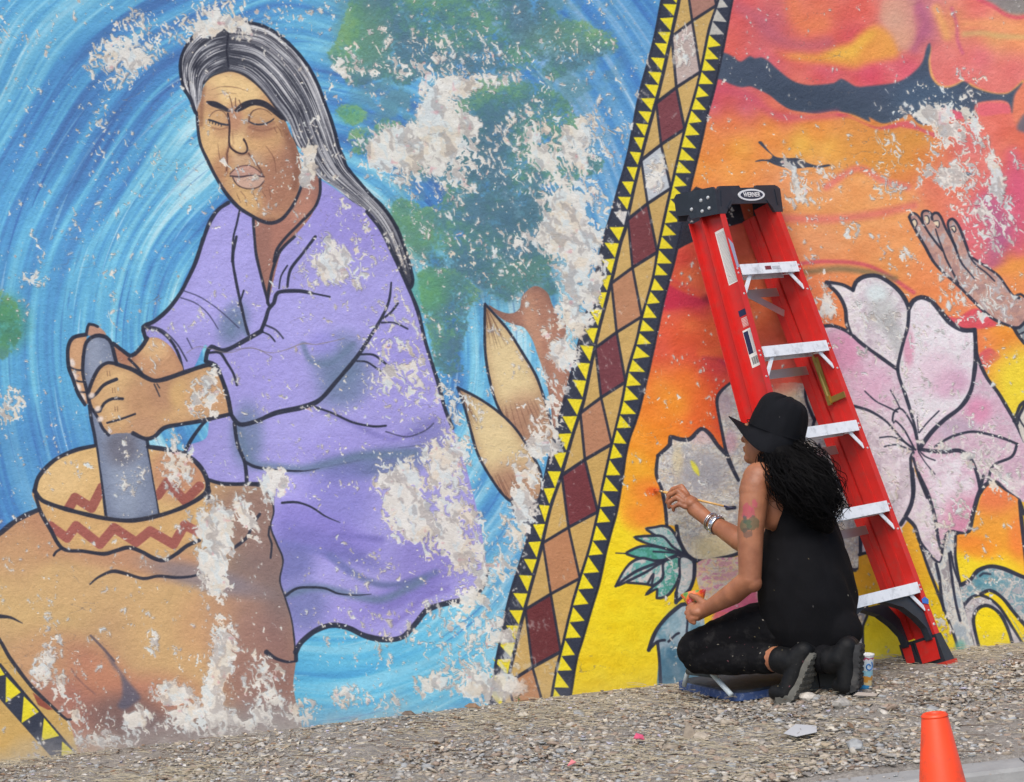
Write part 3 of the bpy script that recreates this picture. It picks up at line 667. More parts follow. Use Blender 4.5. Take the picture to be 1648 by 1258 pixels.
def sunset(p):
    """the right-hand panel: sunset sky, cloud bars, birds"""
    reg = np.array(BAND_OR + [(2400, 1330), (2400, -330)], float)
    S = p.full(np.concatenate([spl(BAND_OR, step=8), [(2400, 1330), (2400, -330)]]))
    RD, PK, OR, YL, CO = (232, 84, 84), (224, 78, 102), (246, 140, 58), (244, 176, 58), (240, 116, 78)
    C = [(1185,10,(228,84,86)),(1165,80,(238,96,84)),(1240,40,(206,92,104)),(1310,30,CO),(1300,80,(238,100,84)),(1380,60,(226,74,84)),(1390,20,(236,92,78)),(1330,110,(226,82,100)),(1230,110,(226,86,104)),(1400,120,(226,70,96)),(1460,110,(226,80,104)),
         (1440,30,(214,160,140)),(1450,60,(224,156,120)),(1480,20,(206,110,128)),(1492,50,(186,90,120)),(1530,40,(238,148,92)),(1520,90,(238,118,110)),(1550,110,(240,112,108)),(1600,40,(246,150,104)),(1600,62,(240,160,88)),(1640,60,(248,150,90)),(1580,90,(232,104,118)),(1630,110,(236,110,108)),(1580,10,(240,104,100)),(1600,135,(240,120,110)),
         (1160,135,(226,80,96)),(1145,165,(214,76,98)),(1200,170,(212,80,104)),(1260,185,(226,94,84)),(1180,200,(240,124,66)),(1130,215,(246,140,60)),(1240,210,(246,150,56)),(1310,205,(246,146,56)),(1380,200,(236,136,70)),(1420,215,(232,142,60)),(1470,225,(228,146,56)),
         (1190,235,(246,160,52)),(1290,228,(244,184,58)),(1340,240,(242,172,58)),(1120,270,(248,146,50)),(1180,280,(248,150,58)),(1400,250,(240,150,52)),(1460,255,(240,140,56)),(1500,300,(238,120,90)),
         (1270,290,(240,150,92)),(1330,290,(240,156,96)),(1400,300,(244,160,88)),(1300,330,(240,160,88)),(1370,340,(244,164,90)),(1450,330,(244,160,84)),(1460,400,(246,156,84)),(1430,440,(242,150,74)),(1320,380,(238,156,98)),
         (1560,230,(228,110,108)),(1600,200,(240,108,88)),(1630,230,(240,112,84)),(1640,300,(228,92,116)),(1590,330,(222,90,120)),(1610,380,(206,92,128)),(1560,380,(232,100,112)),(1540,300,(238,116,90)),(1630,430,(246,146,60)),(1570,440,(220,90,120)),
         (1520,470,(246,138,72)),(1490,430,(246,142,80)),(1480,480,(246,140,76)),(1560,560,(246,120,70)),(1620,520,(250,150,40)),(1600,600,(248,150,48)),(1640,640,(250,210,36)),(1630,570,(246,140,58)),
         (1100,420,(228,62,58)),(1105,440,(240,112,48)),(1130,460,(236,96,50)),(1085,480,(214,40,72)),(1120,490,(212,44,72)),(1080,520,(240,92,54)),(1110,520,(244,112,44)),(1150,530,(240,100,50)),(1060,560,(234,84,60)),(1110,555,(232,72,46)),(1150,590,(216,56,66)),(1050,610,(246,112,46)),(1100,620,(248,124,34)),(1160,640,(236,64,42)),
         (1040,650,(248,134,40)),(1080,650,(250,140,34)),(1130,660,(242,84,36)),(1030,700,(250,150,36)),(1060,710,(248,140,34)),(1020,750,(250,176,44)),(1040,780,(250,170,40)),(1010,810,(252,206,36)),(1045,830,(250,180,60)),(1000,850,(248,226,34)),(985,900,(246,222,26)),(970,960,(244,214,22)),(1000,1000,(246,218,24)),(1010,1080,(242,210,26)),(950,1080,(240,206,24)),(1050,1000,(246,220,28)),
         (1170,350,(230,72,60)),(1200,400,(226,84,56)),(1190,430,(232,110,58)),(1215,500,(236,110,60)),(1230,560,(240,96,60)),(1250,590,(226,66,56)),(1400,560,(248,150,70)),
         (1340,900,(236,166,46)),(1420,880,(240,168,50)),(1440,920,(242,178,46)),(1370,960,(240,180,44)),(1400,1000,(236,212,36)),(1470,1000,(246,214,30)),(1500,1040,(246,220,28)),(1420,1050,(242,218,32)),(1600,1020,(244,214,28)),(1640,900,(246,210,40)),
         (1900,200,(238,110,90)),(1900,500,(246,140,70)),(1900,900,(246,210,40)),(1300,-150,(232,96,90)),(1600,-150,(240,120,100))]
    p.field(C, 3.1, clip=S)
    # grain of the airbrush
    n = fbm(p.X / 30, p.Y / 18, 61, 4) - .5
    p.img += (n * .10 * S)[..., None] * np.array([.5, 1, 1], np.float32)
    k = zz(1140, 0, .15902); L = zz(1388, 0, .15902); z3 = zz(1050, 0, .36575); V = zz(960, 380, .30205)
    ab = lambda q, w, c, a=.8, clip=S: p.stroke(q, w, c, a, soft=1, clip=clip)
    # swirl of warm cloud, top
    p.fill(spl(k((620,480),(760,540),(900,530),(1100,540),(1300,480),(1450,440),(1520,360),(1640,280)) + L((130,250),(230,290),(310,380),(350,470),(370,560),(250,600),(100,630),(0,660)) + k((1500,690),(1300,660),(1000,620),(800,580)), True), (244,160,56), .85, soft=5, clip=S)
    p.fill(spl(k((1150,540),(1300,490),(1460,440),(1540,360),(1635,310)) + L((60,270),(130,330),(60,420),(0,470)) + k((1500,580),(1300,590)), True), (244,186,58), .8, soft=6, clip=S)
    ab(k((300,60),(500,180),(620,330),(800,430),(1000,460),(1200,430)), 40, (190,88,110), .55)
    ab(k((850,-40),(880,160),(980,260),(1150,240)), 46, (246,128,74), .6)
    ab(L((520,0),(600,120),(640,260),(560,400),(520,480)), 34, (176,84,124), .6)
    p.fill(spl(L((215,0),(190,90),(175,170),(220,240),(290,330),(340,430),(370,500),(450,510),(520,440),(540,330),(520,200),(520,60),(560,-20)), True), (220,160,128), .55, soft=3, clip=S)
    ab(L((740,80),(800,220),(850,360)), 26, (244,166,92), .8); ab(L((900,80),(950,240),(960,400),(1010,530)), 12, (206,84,124), .6)
    ab(L((1030,340),(1200,330),(1400,360),(1640,370)), 18, (208,186,110), .55); ab(L((1050,240),(1300,230),(1640,300)), 26, (250,160,96), .6)
    p.fill(spl(L((1200,-30),(1320,40),(1420,110),(1540,150),(1700,120),(1800,-60)), True), (116,132,136), .8, soft=3, clip=S)
    ab(L((1170,-10),(1320,60),(1440,140),(1560,175),(1660,160)), 12, (228,80,100), .8)
    # big red round lower edge and yellow rim of the round clouds
    ab(L((680,480),(670,620),(700,760),(760,850),(850,880),(960,850),(1010,815)), 9, (240,180,90), .8); ab(L((1080,850),(1200,910),(1350,950),(1480,940),(1560,880),(1620,820)), 9, (244,176,80), .8)
    # charcoal cloud bar
    bar = k((40,560),(140,530),(240,565),(325,622),(420,565),(470,590),(530,578),(600,610),(700,700),(850,815),(1000,860),(1180,852),(1280,835),(1340,795),(1400,820),(1500,875)) + L((60,870),(250,850),(350,830),(440,790),(540,710),(610,620),(650,480),(682,430),(690,500),(668,620),(690,770),(760,860),(850,890),(950,860),(1030,820),(1120,880),(1300,940),(1450,950),(1540,900),(1620,830),(1600,880),(1545,960),(1530,1060),(1515,1150),(1480,1040),(1380,1010),(1160,1040),(1130,1120),(1150,1230),(1090,1200),(1000,1150),(860,1095),(750,1110),(740,1190),(650,1258),(560,1240),(480,1150),(400,1190),(260,1240),(180,1240),(60,1180)) + k((1640,1230),(1500,1170),(1400,1140),(1280,1120),(1100,1145),(950,1130),(820,1100),(720,1040),(620,960),(500,900),(420,870),(330,880),(230,850),(120,800),(40,790))
    B = spl(bar, True, 4)
    p.fill(B, (62, 80, 104), .97, soft=1, clip=S)
    BM = p.full(B) * S
    p.edge(BM, 14, (78, 96, 118), .5, dy=-8); p.blob(1300,170,120,40,15,(52,66,88),.5,BM); p.blob(1490,160,60,40,0,(70,98,128),.6,BM)
    p.fill(spl(L((740,1130),(800,1100),(900,1105),(1010,1140),(1030,1190),(900,1210),(780,1215)), True), (232,84,110), .95, soft=1); p.fill(spl(L((1150,1080),(1240,1040),(1400,1040),(1480,1060),(1500,1140),(1400,1150),(1200,1170)), True), (238,98,110), .95, soft=1)
    p.fill(spl(L((1545,960),(1640,840),(1760,840),(1760,1300),(1560,1258),(1520,1160)), True), (242,126,90), .95, soft=2)
    p.fill(spl(L((1640,1150),(1600,1200),(1560,1290),(1600,1330),(1700,1330),(1700,1150)), True), (88,100,122), .8, soft=2)
    # pink band below the bar
    b3 = zz(1230, 180, .12743); b4 = zz(1438, 180, .12743)
    ab([(1150,142),(1200,152),(1250,185),(1300,188),(1345,183)], 26, (214,76,102), .6)
    p.fill(spl(b3((900,20),(1050,20),(1150,80),(1300,150),(1450,190),(1648,150),(1700,190),(1500,225),(1380,210),(1250,150),(1100,90),(950,60)), True), (226,76,100), .85, soft=1)
    p.fill(spl(b4((0,150),(200,110),(330,190),(480,250),(560,270),(540,330),(430,280),(300,230),(100,190)), True), (226,84,100), .85, soft=1)
    # ochre tongue
    tg = spl(b3((1040,40),(1250,130),(1400,210),(1648,250)) + b4((150,245),(300,280),(420,360),(435,410),(300,420),(230,470),(260,560),(230,690),(120,720)) + b3((1640,730),(1500,735),(1400,725),(1250,690),(1150,650),(1040,620),(900,590),(780,640),(900,400)), True)
    p.fill(tg, (232,150,58), .6, soft=4)
    # birds (charcoal silhouettes)
    bird = zz(1050, 0, .36575)((465,625),(480,622),(510,660),(545,690),(600,695),(640,695),(680,715),(730,728),(775,722),(785,728),(740,738),(690,735),(650,740),(590,738),(540,725),(500,708),(450,712),(470,702),(515,700),(528,685),(500,660))
    p.fill(spl(bird, True, 3), (58, 68, 88), .97)
    p.fill(spl(b4((680,720),(720,720),(790,770),(740,790)), True), (70,84,104), .95); p.fill(spl(b4((845,790),(900,755),(960,765),(1000,775),(930,820),(880,820)), True), (84,104,124), .95)
    # mid sky bands
    ab([(1250,350),(1330,352),(1400,345),(1470,330)], 26, (226,90,104), .55); ab([(1330,300),(1380,270),(1420,290),(1460,300)], 22, (232,100,110), .6)
    ab([(1275,425),(1330,420),(1400,428),(1470,470)], 12, (214,72,96), .8); ab([(1290,438),(1350,432),(1400,438),(1440,448)], 18, (132,116,80), .8)
    ab([(1590,330),(1610,370),(1600,420)], 60, (178,84,136), .6); ab([(1630,250),(1640,330),(1640,400)], 50, (226,80,120), .6); ab([(1560,470),(1600,440),(1660,420)], 30, (246,150,60), .8)
    N = zz(1438, 320, .19074); Q = zz(1508, 520, .22258)
    p.fill(spl(N((420,1000),(480,990),(540,1005),(620,950),(680,925),(740,930),(800,980),(880,1060),(800,1085),(700,1100),(650,1090),(540,1100),(480,1070)), True), (228,72,88), .95, soft=1)
    p.fill(spl(Q((300,235),(375,175),(420,200),(465,240),(420,280),(370,320),(350,345)), True), (228,84,92), .9, soft=1)
    p.blob(1648, 610, 60, 60, 0, (248, 222, 40), .9, S); p.blob(1630,660,30,30,0,(248,216,40),.8,S)
    # left lower sky: carmine wedge, smoke strokes
    p.fill(spl(V((385,235),(470,275),(560,310),(640,330),(600,360),(520,375),(440,380),(350,390),(355,330)), True), (208,36,68), .8, soft=3, clip=S)
    ab(V((400,250),(480,290),(580,320)), 16, (244,110,40), .5); ab(V((580,330),(640,330)), 24, (140,36,50), .7)
    ab(V((570,645),(640,650),(700,690)), 14, (188,40,70), .8); ab(V((560,620),(620,620),(700,600)), 30, (246,124,50), .5)
    ab(V((450,560),(560,560),(640,600)), 60, (226,80,36), .55); ab(V((600,760),(660,860),(680,1000)), 60, (232,60,36), .6); ab(V((480,760),(560,820),(560,960)), 70, (246,110,30), .5); ab(V((330,800),(440,900)), 70, (250,160,40), .5)
    # black wedge joining the border by the ladder top
    p.fill([(1092,330),(1086,404),(1104,394),(1130,382),(1160,368),(1199,357),(1190,325),(1120,300)], (42,46,60), .97)
    # the fresh orange being brushed on at the brush tip
    J = zz(740, 760, .30207)
    for (x, y, rx, ry, a) in ((1030,100,120,80,.9),(960,150,140,130,.6),(1010,230,90,70,.75),(930,240,80,80,.5),(1040,160,60,100,.6)):
        (cx, cy), = J((x, y)); p.blob(cx, cy, rx * .302, ry * .302, 0, (246, 140, 44), a, S)
    p.blob(1049, 790, 12, 8, 0, (236, 96, 30), .9, S)

GREYS = np.array([(150,150,158),(176,180,188),(208,206,200),(226,224,212),(216,190,158),(170,162,172),(226,206,152)], np.float32) / 255
PINKS = np.array([(206,166,186),(222,198,211),(228,213,221),(229,223,228),(211,174,194),(192,174,186),(222,216,208)], np.float32) / 255

def texture_fill(p, pts, pal, seed, a=1.0, sx=9, sy=9, clip=None):
    """scraped old paint: many colours showing in worn layers"""
    w, m = p.mask(pts)
    if clip is not None: m = m * clip[w]
    X = p.X[w] + p.warpx[w] * 5; Y = p.Y[w] + p.warpy[w] * 5
    v = fbm(X / sx + seed, Y / sy, 100 + seed, 4, .62); v = np.clip((v - .5) * 3.4 + .5, 0, 1)
    pos = np.linspace(0, 1, len(pal))
    q = v * .35 + .65 * np.floor(v * 6) / 6 + .12 * (sample_noise(X / 2.4, Y / 2.4, 7) - .5)
    C = np.stack([np.interp(q, pos, pal[:, k]) for k in range(3)], -1)
    p.img[w] += (C - p.img[w]) * (m * a)[..., None]

def flowers(p):
    G = zz(1250, 400, .3179); H = zz(1300, 760, .27663); I = zz(1040, 600, .30207); J = zz(740, 760, .30207); Q = zz(1508, 520, .22258); U = zz(1280, 780, .2385); N = zz(1438, 320, .19074)
    s = lambda q, w=5.0, **k: p.stroke(q, w, k.pop('c', (48, 52, 70)), k.pop('a', .95), **k)
    # ---------------- painted hand and forearm, right edge
    arm = N((130,150),(140,125),(165,118),(195,135),(225,170),(232,120),(250,98),(280,97),(310,115),(330,125),(345,112),(370,118),(395,150),(430,230),(455,270),(455,200),(470,170),(500,165),(525,190),(550,240),(580,310),(610,400),(640,470),(700,525),(800,590),(890,650),(950,730),(1010,810),(1060,830),(1130,830),(1200,900),(1200,1250),(1110,1180),(1040,1090),(980,1070),(880,1030),(800,985),(700,890),(600,790),(530,710),(430,620),(340,530),(280,440),(220,320),(170,220))
    A = spl(arm, True, 4); AM = p.full(A)
    p.fill(A, (196, 140, 124)); texture_fill(p, A, np.array([(168,130,126),(196,146,130),(200,152,134),(186,152,144),(176,184,190)], np.float32) / 255, 3, .7, 12, 16)
    p.edge(AM, 7, (150,110,112), .6)
    s(N((640,470),(560,250),(525,190),(495,165),(465,178),(455,215),(480,300),(520,410),(545,480),(580,550),(640,620),(680,670)), (4,4.5,4.5,4,3.5,3,2))
    s(N((130,150),(142,125),(170,117),(205,140),(250,210),(300,290),(360,370),(410,432)), 3.8); s(N((130,150),(150,200),(200,290),(270,410),(330,520),(400,600),(480,670),(560,745),(650,835),(760,945),(850,1015),(940,1055),(1040,1090)), 4.5)
    s(N((245,190),(235,130),(250,100),(285,97),(315,120)), 3.8); s(N((325,170),(320,140),(345,115),(375,120),(405,165),(440,250),(490,340),(520,400)), 4.2); s(N((352,250),(380,340),(415,430),(440,500),(480,580),(520,660),(545,710)), (2,2.6,3,3,3))
    s(N((545,480),(515,390)), 3.5); s(N((640,480),(720,530),(810,590),(890,650),(950,735),(1010,815),(1060,835)), 3.6); s(N((650,500),(700,560),(780,620),(850,690)), 2.6)
    for q in (((155,180),(170,165),(190,180),(196,210),(182,238)), ((262,140),(285,140),(298,170),(296,200),(280,210)), ((335,185),(375,180),(384,210),(375,240),(358,225)), ((480,235),(510,225),(524,255),(512,278),(490,250))):
        p.fill(spl(N(*q), True, 2), (226,206,170), .9); s(N(*q), 1.8)
    p.fill(spl(N((1040,1095),(1090,1060),(1130,1010),(1300,900),(1300,1300),(1110,1210)), True), (126,142,152), .95); s(N((1060,830),(1030,815),(1070,800),(1110,830)), 4); s(N((1010,1085),(1060,1080),(1110,1030)), 5); s(N((1015,1090),(1050,1150),(1101,1215)), 5); s(N((1060,1140),(1101,1120)), 3)
    # ---------------- big pale flower
    P = {}
    P['p4'] = spl(Q((280,230),(290,270),(360,390),(440,500),(500,600),(560,700),(640,870),(700,900),(640,900),(590,868),(440,820),(340,790),(260,778),(160,810),(60,860),(0,885)) + G((720,1010),(780,930),(850,860),(930,800),(980,720),(1000,600),(1010,560)), True)
    P['p1'] = spl(G((250,172),(250,172),(330,180),(385,208),(385,208),(400,170),(440,140),(510,138),(590,185),(640,240),(668,300),(660,400),(630,500),(610,610),(500,530),(420,470),(370,420),(350,370),(345,300),(310,230)), True)
    P['p2'] = spl(G((668,300),(690,265),(730,243),(780,262),(830,320),(880,375),(940,408),(1000,408),(1000,408),(1005,500),(1000,600),(980,720),(930,800),(850,860),(780,930),(720,1010),(690,850),(650,740),(615,640),(610,600),(640,470),(665,380)), True)
    P['p3'] = spl(G((150,420),(235,390),(290,390),(360,420),(430,480),(520,545),(610,610),(640,700),(690,850),(715,1010),(680,1015),(600,920),(550,870),(470,820),(390,795),(200,780)), True)
    P['p6'] = spl(G((150,780),(390,795),(470,820),(550,870),(600,920),(690,1010),(680,1060),(690,1258),(690,1330),(660,1380),(560,1500),(430,1600),(150,1500)), True)
    P['p5'] = spl(G((720,1010),(800,990),(880,950),(980,925),(1060,935),(1150,960),(1215,987),(1215,987),(1190,1050),(1110,1085),(1085,1110),(1070,1170),(1040,1220),(1010,1130),(980,1060),(920,1020),(850,1025)), True)
    P['p7'] = spl(G((690,1010),(740,1015),(850,1025),(920,1020),(980,1060),(1010,1130),(1030,1230)) + H((960,230),(930,345),(870,350),(820,340),(800,390),(782,470),(760,380),(740,260),(700,130),(640,0)) + G((690,1070),), True)
    P['p8'] = spl(G((690,1060),(700,1130),(760,1258)) + H((700,130),(740,260),(760,380),(782,470),(785,500),(770,525),(730,510),(680,450),(650,400),(620,310),(575,265),(600,180),(612,80),(606,0)), True)
    P['p9'] = spl(Q((600,860),(680,900),(760,1000),(760,1300),(540,1258),(470,1190),(420,1130),(370,1130),(390,1010),(520,970),(580,870)), True)
    pal = dict(p1=PINKS[[5,3,3,6,3,2]], p2=PINKS[[1,3,3,3,2,3]], p3=PINKS[[0,4,1,2,5,1]], p4=PINKS[[0,4,4,1,5,0]], p5=PINKS[[0,4,6,5,0]], p6=PINKS[[5,2,3,1,6,3]], p7=PINKS[[4,2,3,3,1]], p8=PINKS[[5,2,1,3,6]], p9=PINKS[[0,0,4,0,6]])
    for i, k in enumerate(('p4','p9','p5','p3','p6','p1','p2','p8','p7')):
        texture_fill(p, P[k], pal[k], 20 + i, 1, 26, 26)
        texture_fill(p, P[k], pal[k], 40 + i, .45, 7, 7)
    M7 = p.full(P['p7']); p.edge(M7, 12, (204,112,146), .7); p.blob(1520,800,22,30,0,(232,216,226),.8,M7); p.blob(1552,830,40,40,0,(206,112,146),.7,M7)
    M2 = p.full(P['p2']); p.blob(1462,560,10,34,0,(218,126,160),.7,M2); p.blob(1530,615,34,26,-20,(204,140,176),.7,M2); p.blob(1505,600,34,40,0,(226,186,206),.6,M2)
    M4 = p.full(P['p4']); p.blob(1575,660,24,24,0,(222,132,170),.8,M4); p.blob(1540,690,34,20,0,(178,156,180),.6,M4)
    M3 = p.full(P['p3']); p.blob(1360,565,34,40,0,(220,130,172),.7,M3); p.blob(1400,620,40,40,0,(226,170,200),.6,M3)
    M1 = p.full(P['p1']); p.blob(1420,500,26,40,-20,(184,190,186),.7,M1); p.blob(1410,470,20,16,0,(220,236,236),.8,M1); p.blob(1440,540,16,40,-20,(166,170,168),.6,M1)
    s(G((150,400),(235,390),(290,390),(360,420),(430,480),(520,545),(610,610)), 5.5); s(G((250,175),(250,168),(330,180),(385,208)), 5.5); s(G((385,208),(398,170),(440,140),(510,137),(590,185),(640,240),(668,300)), 7); s(G((250,172),(310,230),(345,300),(352,370),(370,425)), 6)
    s(G((668,300),(690,262),(730,244),(780,262),(830,320),(880,375),(940,410),(1000,410)), 8); s(G((1000,408),(1006,500),(1002,600),(980,720),(930,800),(850,862),(780,930),(720,1012)), 7); s(G((668,300),(662,390),(640,470),(612,590),(616,640),(650,740),(685,850)), 5.5)
    s(G((685,850),(705,930),(715,1010)), 4); s(G((390,795),(470,820),(550,870),(600,925),(650,980),(700,1015)), (5,4.5,3.5,3,4)); s(G((585,870),(590,830),(620,805),(650,830),(690,900),(705,960)), 3); s(G((590,880),(600,870),(640,910),(680,980),(695,1010)), 3); s(G((445,720),(500,770),(560,800),(610,825)), 2.4); s(G((575,715),(600,760),(620,800)), 2.2)
    s(G((520,955),(580,950),(640,975),(690,1015)), 2.4); s(G((545,1000),(600,990),(660,1010),(690,1020)), 2.4); s(G((720,930),(760,880),(820,820)), 2.2); s(G((710,850),(716,930)), 1.8); s(G((720,1020),(750,1050),(800,1070)), 2.2); s(G((715,1025),(750,1080),(800,1140)), 2)
    s(G((800,1000),(880,952),(980,925),(1060,935),(1150,960),(1215,987)), 4.2); s(G((1215,987),(1190,1050),(1110,1085),(1085,1110),(1068,1180)), 4.5); s(G((720,1012),(760,1020),(850,1027),(920,1020),(975,1055),(1010,1130),(1032,1230)), 6)
    s(Q((275,60),(285,220),(355,385),(440,500),(500,600),(560,705),(629,850)), 5.5); s(Q((555,705),(580,640),(600,590),(640,560)), 5.5)
    p.fill(spl(Q((580,700),(605,620),(650,580),(760,580),(760,900),(640,880)), True), (206,198,186)); s(Q((590,680),(610,720),(640,760)), 3); s(Q((578,720),(590,670),(640,575)), 5)
    s(G((690,1030),(676,1060),(690,1258)), 5); s(G((690,1060),(720,1160),(760,1258)), 4.5)
    s(H((606,-20),(614,80),(604,170),(580,230),(540,300)), 6.5); s(H((640,0),(700,130),(738,260),(756,380),(780,462)), 5.5); s(H((575,265),(620,312),(650,400),(685,450),(735,510),(768,526),(785,490),(780,460)), 6)
    s(H((780,462),(800,390),(822,345),(870,352),(932,352),(962,230),(1000,110),(1060,55),(1100,60),(1150,110),(1230,165)), 7.5); s(H((1020,20),(1000,100)), 6); s(H((1230,165),(1258,240)), 6)
    # orange patch between petals, right
    op = H((1075,65),(1020,115),(980,235),(945,350),(862,372),(858,500),(890,648),(940,620),(985,570),(1050,545),(1130,555),(1240,598),(1300,600),(1270,420),(1232,170),(1150,110))
    O = spl(op, True); OM = p.full(O); p.fill(O, (246,160,50)); p.blob(1600,790,50,40,0,(246,120,66),.9,OM); p.blob(1580,920,90,40,10,(250,222,40),.95,OM); p.blob(1570,880,40,20,20,(248,130,50),.6,OM); p.blob(1550,930,20,30,0,(250,220,40),.9,OM); p.blob(1640,860,20,40,0,(248,130,60),.8,OM)
    s(H((1230,165),(1240,260),(1258,420),(1275,590)), 6)
    # stem
    st = H((660,430),(690,460),(735,515),(770,528),(785,490),(800,400),(825,345),(862,352),(860,500),(890,650),(920,760),(960,900),(1000,1100),(880,1100),(880,1030),(850,940),(800,800),(770,680),(700,560))
    texture_fill(p, spl(st, True), np.array([(166,178,186),(196,200,198),(214,208,196),(206,212,210),(156,150,152)], np.float32) / 255, 61, 1, 10, 26)
    s(H((655,425),(690,530),(740,660),(790,790),(850,950),(885,1060)), 4.5); s(H((745,530),(765,620),(775,720),(790,800)), 5); s(H((820,470),(838,620),(860,760),(885,860)), 4.5); s(H((830,460),(850,560),(880,640)), 3.5); s(H((858,370),(858,500),(885,650),(915,780),(950,900),(985,1060)), 4.5)
    p.blob(1545,1040,10,12,0,(92,168,150),.8)
    # arched leaves bottom right
    lf = H((890,652),(940,622),(985,572),(1050,545),(1130,556),(1240,600),(1320,640),(1320,1000),(1258,960),(1180,840),(1120,745),(1060,690),(1000,705),(910,760))
    texture_fill(p, spl(lf, True), np.array([(120,160,172),(150,170,176),(196,196,192),(206,196,190),(90,150,166),(176,172,176)], np.float32) / 255, 67, 1, 14, 14); p.blob(1585,935,30,16,10,(76,142,160),.7,p.full(spl(lf,True)))
    ar = H((915,765),(960,735),(1040,725),(1120,790),(1190,900),(1258,1010),(1290,1090),(1010,1090),(960,960),(930,860))
    texture_fill(p, spl(ar, True), np.array([(166,164,170),(190,182,186),(204,196,192)], np.float32) / 255, 69, 1, 14, 14)
    p.fill(spl(H((1010,712),(1060,690),(1130,730),(1200,820),(1300,930),(1340,1060),(1258,960),(1190,850),(1130,775),(1070,740)), True), (246,214,30)); p.fill(spl(H((965,850),(975,800),(1030,772),(1080,790),(1130,840),(1165,920),(1200,1030),(1200,1100),(1020,1100),(985,960)), True), (248,220,26))
    s(H((890,652),(945,622),(985,572),(1055,545),(1130,556),(1240,602),(1290,620)), 6.5); s(H((912,765),(950,725),(1000,708),(1060,685),(1130,728),(1200,815),(1290,920)), 5.5); s(H((1005,712),(1060,735),(1120,790),(1190,900),(1258,1010)), 4.5); s(H((1020,1090),(985,980),(962,860),(980,800),(1030,772),(1085,792),(1130,840),(1170,930),(1195,1020)), 5.5); s(H((1000,600),(1020,585),(1060,590)), 4, a=.8)
    # panels around and behind the ladder foot
    p.fill(spl(H((540,300),(575,265),(620,312),(655,425),(690,530),(740,660),(800,800),(860,960),(890,1060),(820,1110),(300,1110),(320,760),(345,800),(330,900),(300,500),(300,470),(430,500),(500,400)), True), (244,196,40), .0)
    # ---------------- scraped flower round the painter (bare old layers)
    fl = I((60,440),(60,440),(130,380),(130,342),(185,352),(230,350),(290,295),(330,320),(380,385),(420,420),(400,300),(375,170),(385,115),(415,80),(455,45),(520,40),(640,60),(850,60),(1100,200),(1130,560),(1150,800),(1140,930),(1130,1045),(1085,1040),(1010,900),(700,900),(500,960),(400,985),(290,1002),(230,980),(185,900),(160,820),(105,800),(100,700),(75,600),(55,540))
    FL = spl(fl, True); texture_fill(p, FL, GREYS[[0,5,1,3,0,6,2,4,1]], 81, 1, 22, 22); texture_fill(p, FL, GREYS[[3,0,1,6,5,4,2,3]], 82, .7, 9, 6)
    FM = p.full(FL)
    p.blob(1130,760,46,40,0,(150,150,160),.75,FM); p.blob(1118,752,5,13,-28,(216,212,70),.95,FM); p.stroke([(1112,742),(1119,754),(1124,764)], (2,5,2), (222,214,66), .9, rough=.8); p.blob(1090,740,10,26,0,(216,198,150),.6,FM); p.blob(1150,880,40,26,0,(222,202,146),.7,FM); p.blob(1130,700,30,16,0,(208,160,170),.5,FM); p.blob(1165,650,18,24,0,(170,140,156),.6,FM); p.blob(1175,710,12,20,0,(204,130,160),.5,FM); p.blob(1250,640,40,40,0,(214,186,140),.7,FM); p.blob(1255,610,40,26,0,(220,110,90),.8,FM)
    p.fill(spl([(1222,690),(1225,640),(1232,620),(1250,626),(1262,612),(1285,604),(1280,560),(1222,560)], True), (226,90,72), .8, soft=2)
    s(I((60,440),(125,378),(128,340),(180,352),(232,350),(290,296),(335,322),(380,385),(425,430)), 6.5); s(I((60,440),(52,540),(78,610),(98,700),(108,810)), 5.5); s(I((455,45),(410,82),(380,120),(376,170),(400,300),(425,420),(455,500),(490,570)), (4,5,5,5,8,5)); s(I((850,60),(848,130),(872,200),(895,250)), 5); s(I((925,210),(895,250),(885,300)), 5); s(I((920,380),(940,440),(980,500)), 4)
    s(I((160,815),(175,890),(225,975),(290,1002),(400,985),(475,965),(560,930)), 6); s(I((430,720),(470,716)), 6); s(I((1010,560),(1040,620),(1075,640),(1100,760),(1135,800),(1140,930),(1132,1045),(1085,1042)), 5.5)
    # pillar under it
    pl = I((275,1010),(475,980),(620,960),(640,1258),(330,1258),(290,1180))
    texture_fill(p, spl(pl, True), np.array([(206,150,160),(222,186,140),(214,196,160),(190,170,180),(222,206,170),(200,130,156)], np.float32) / 255, 85, 1, 12, 7)
    p.fill(spl([(1150,985),(1180,950),(1208,925),(1222,985),(1215,1010),(1150,1010)], True), (220,84,122), .85, soft=2);
    # leaf fan, left of the painter
    TE = np.array([(70,150,130),(92,168,160),(150,176,180),(196,196,196),(110,160,176),(206,196,190)], np.float32) / 255
    lv = [J((985,297),(1040,290),(1075,283),(1115,292),(1152,340),(1190,432),(1120,402),(1060,350)), J((922,343),(1000,337),(1080,340),(1130,392),(1185,432),(1100,405),(1000,378),(965,365)), J((878,430),(960,393),(1050,395),(1120,415),(1182,432),(1100,462),(1000,467),(925,447)),
          J((828,607),(868,530),(912,478),(970,455),(1070,472),(1180,432),(1080,482),(990,530),(880,585)), J((880,585),(990,530),(1080,482),(1078,560),(1030,600),(1000,595),(950,590)), J((985,655),(1025,610),(1080,560),(1085,478),(1170,450),(1165,560),(1110,650),(1048,668),(1050,620)), J((1150,692),(1150,640),(1170,560),(1172,450),(1240,470),(1245,560),(1225,620))]
    mix = [TE[[2,3,1,5]], TE[[1,2,0,3]], TE[[4,0,0,1]], TE[[3,5,2,1]], TE[[5,3,2,1,5]], TE[[2,0,1,3]], TE[[3,5,2,3]]]
    for i, q in enumerate(lv):
        S_ = spl(q, True); texture_fill(p, S_, mix[i], 90 + i, 1, 11, 9); s(q + [q[0]], 4.2, taper=.02)
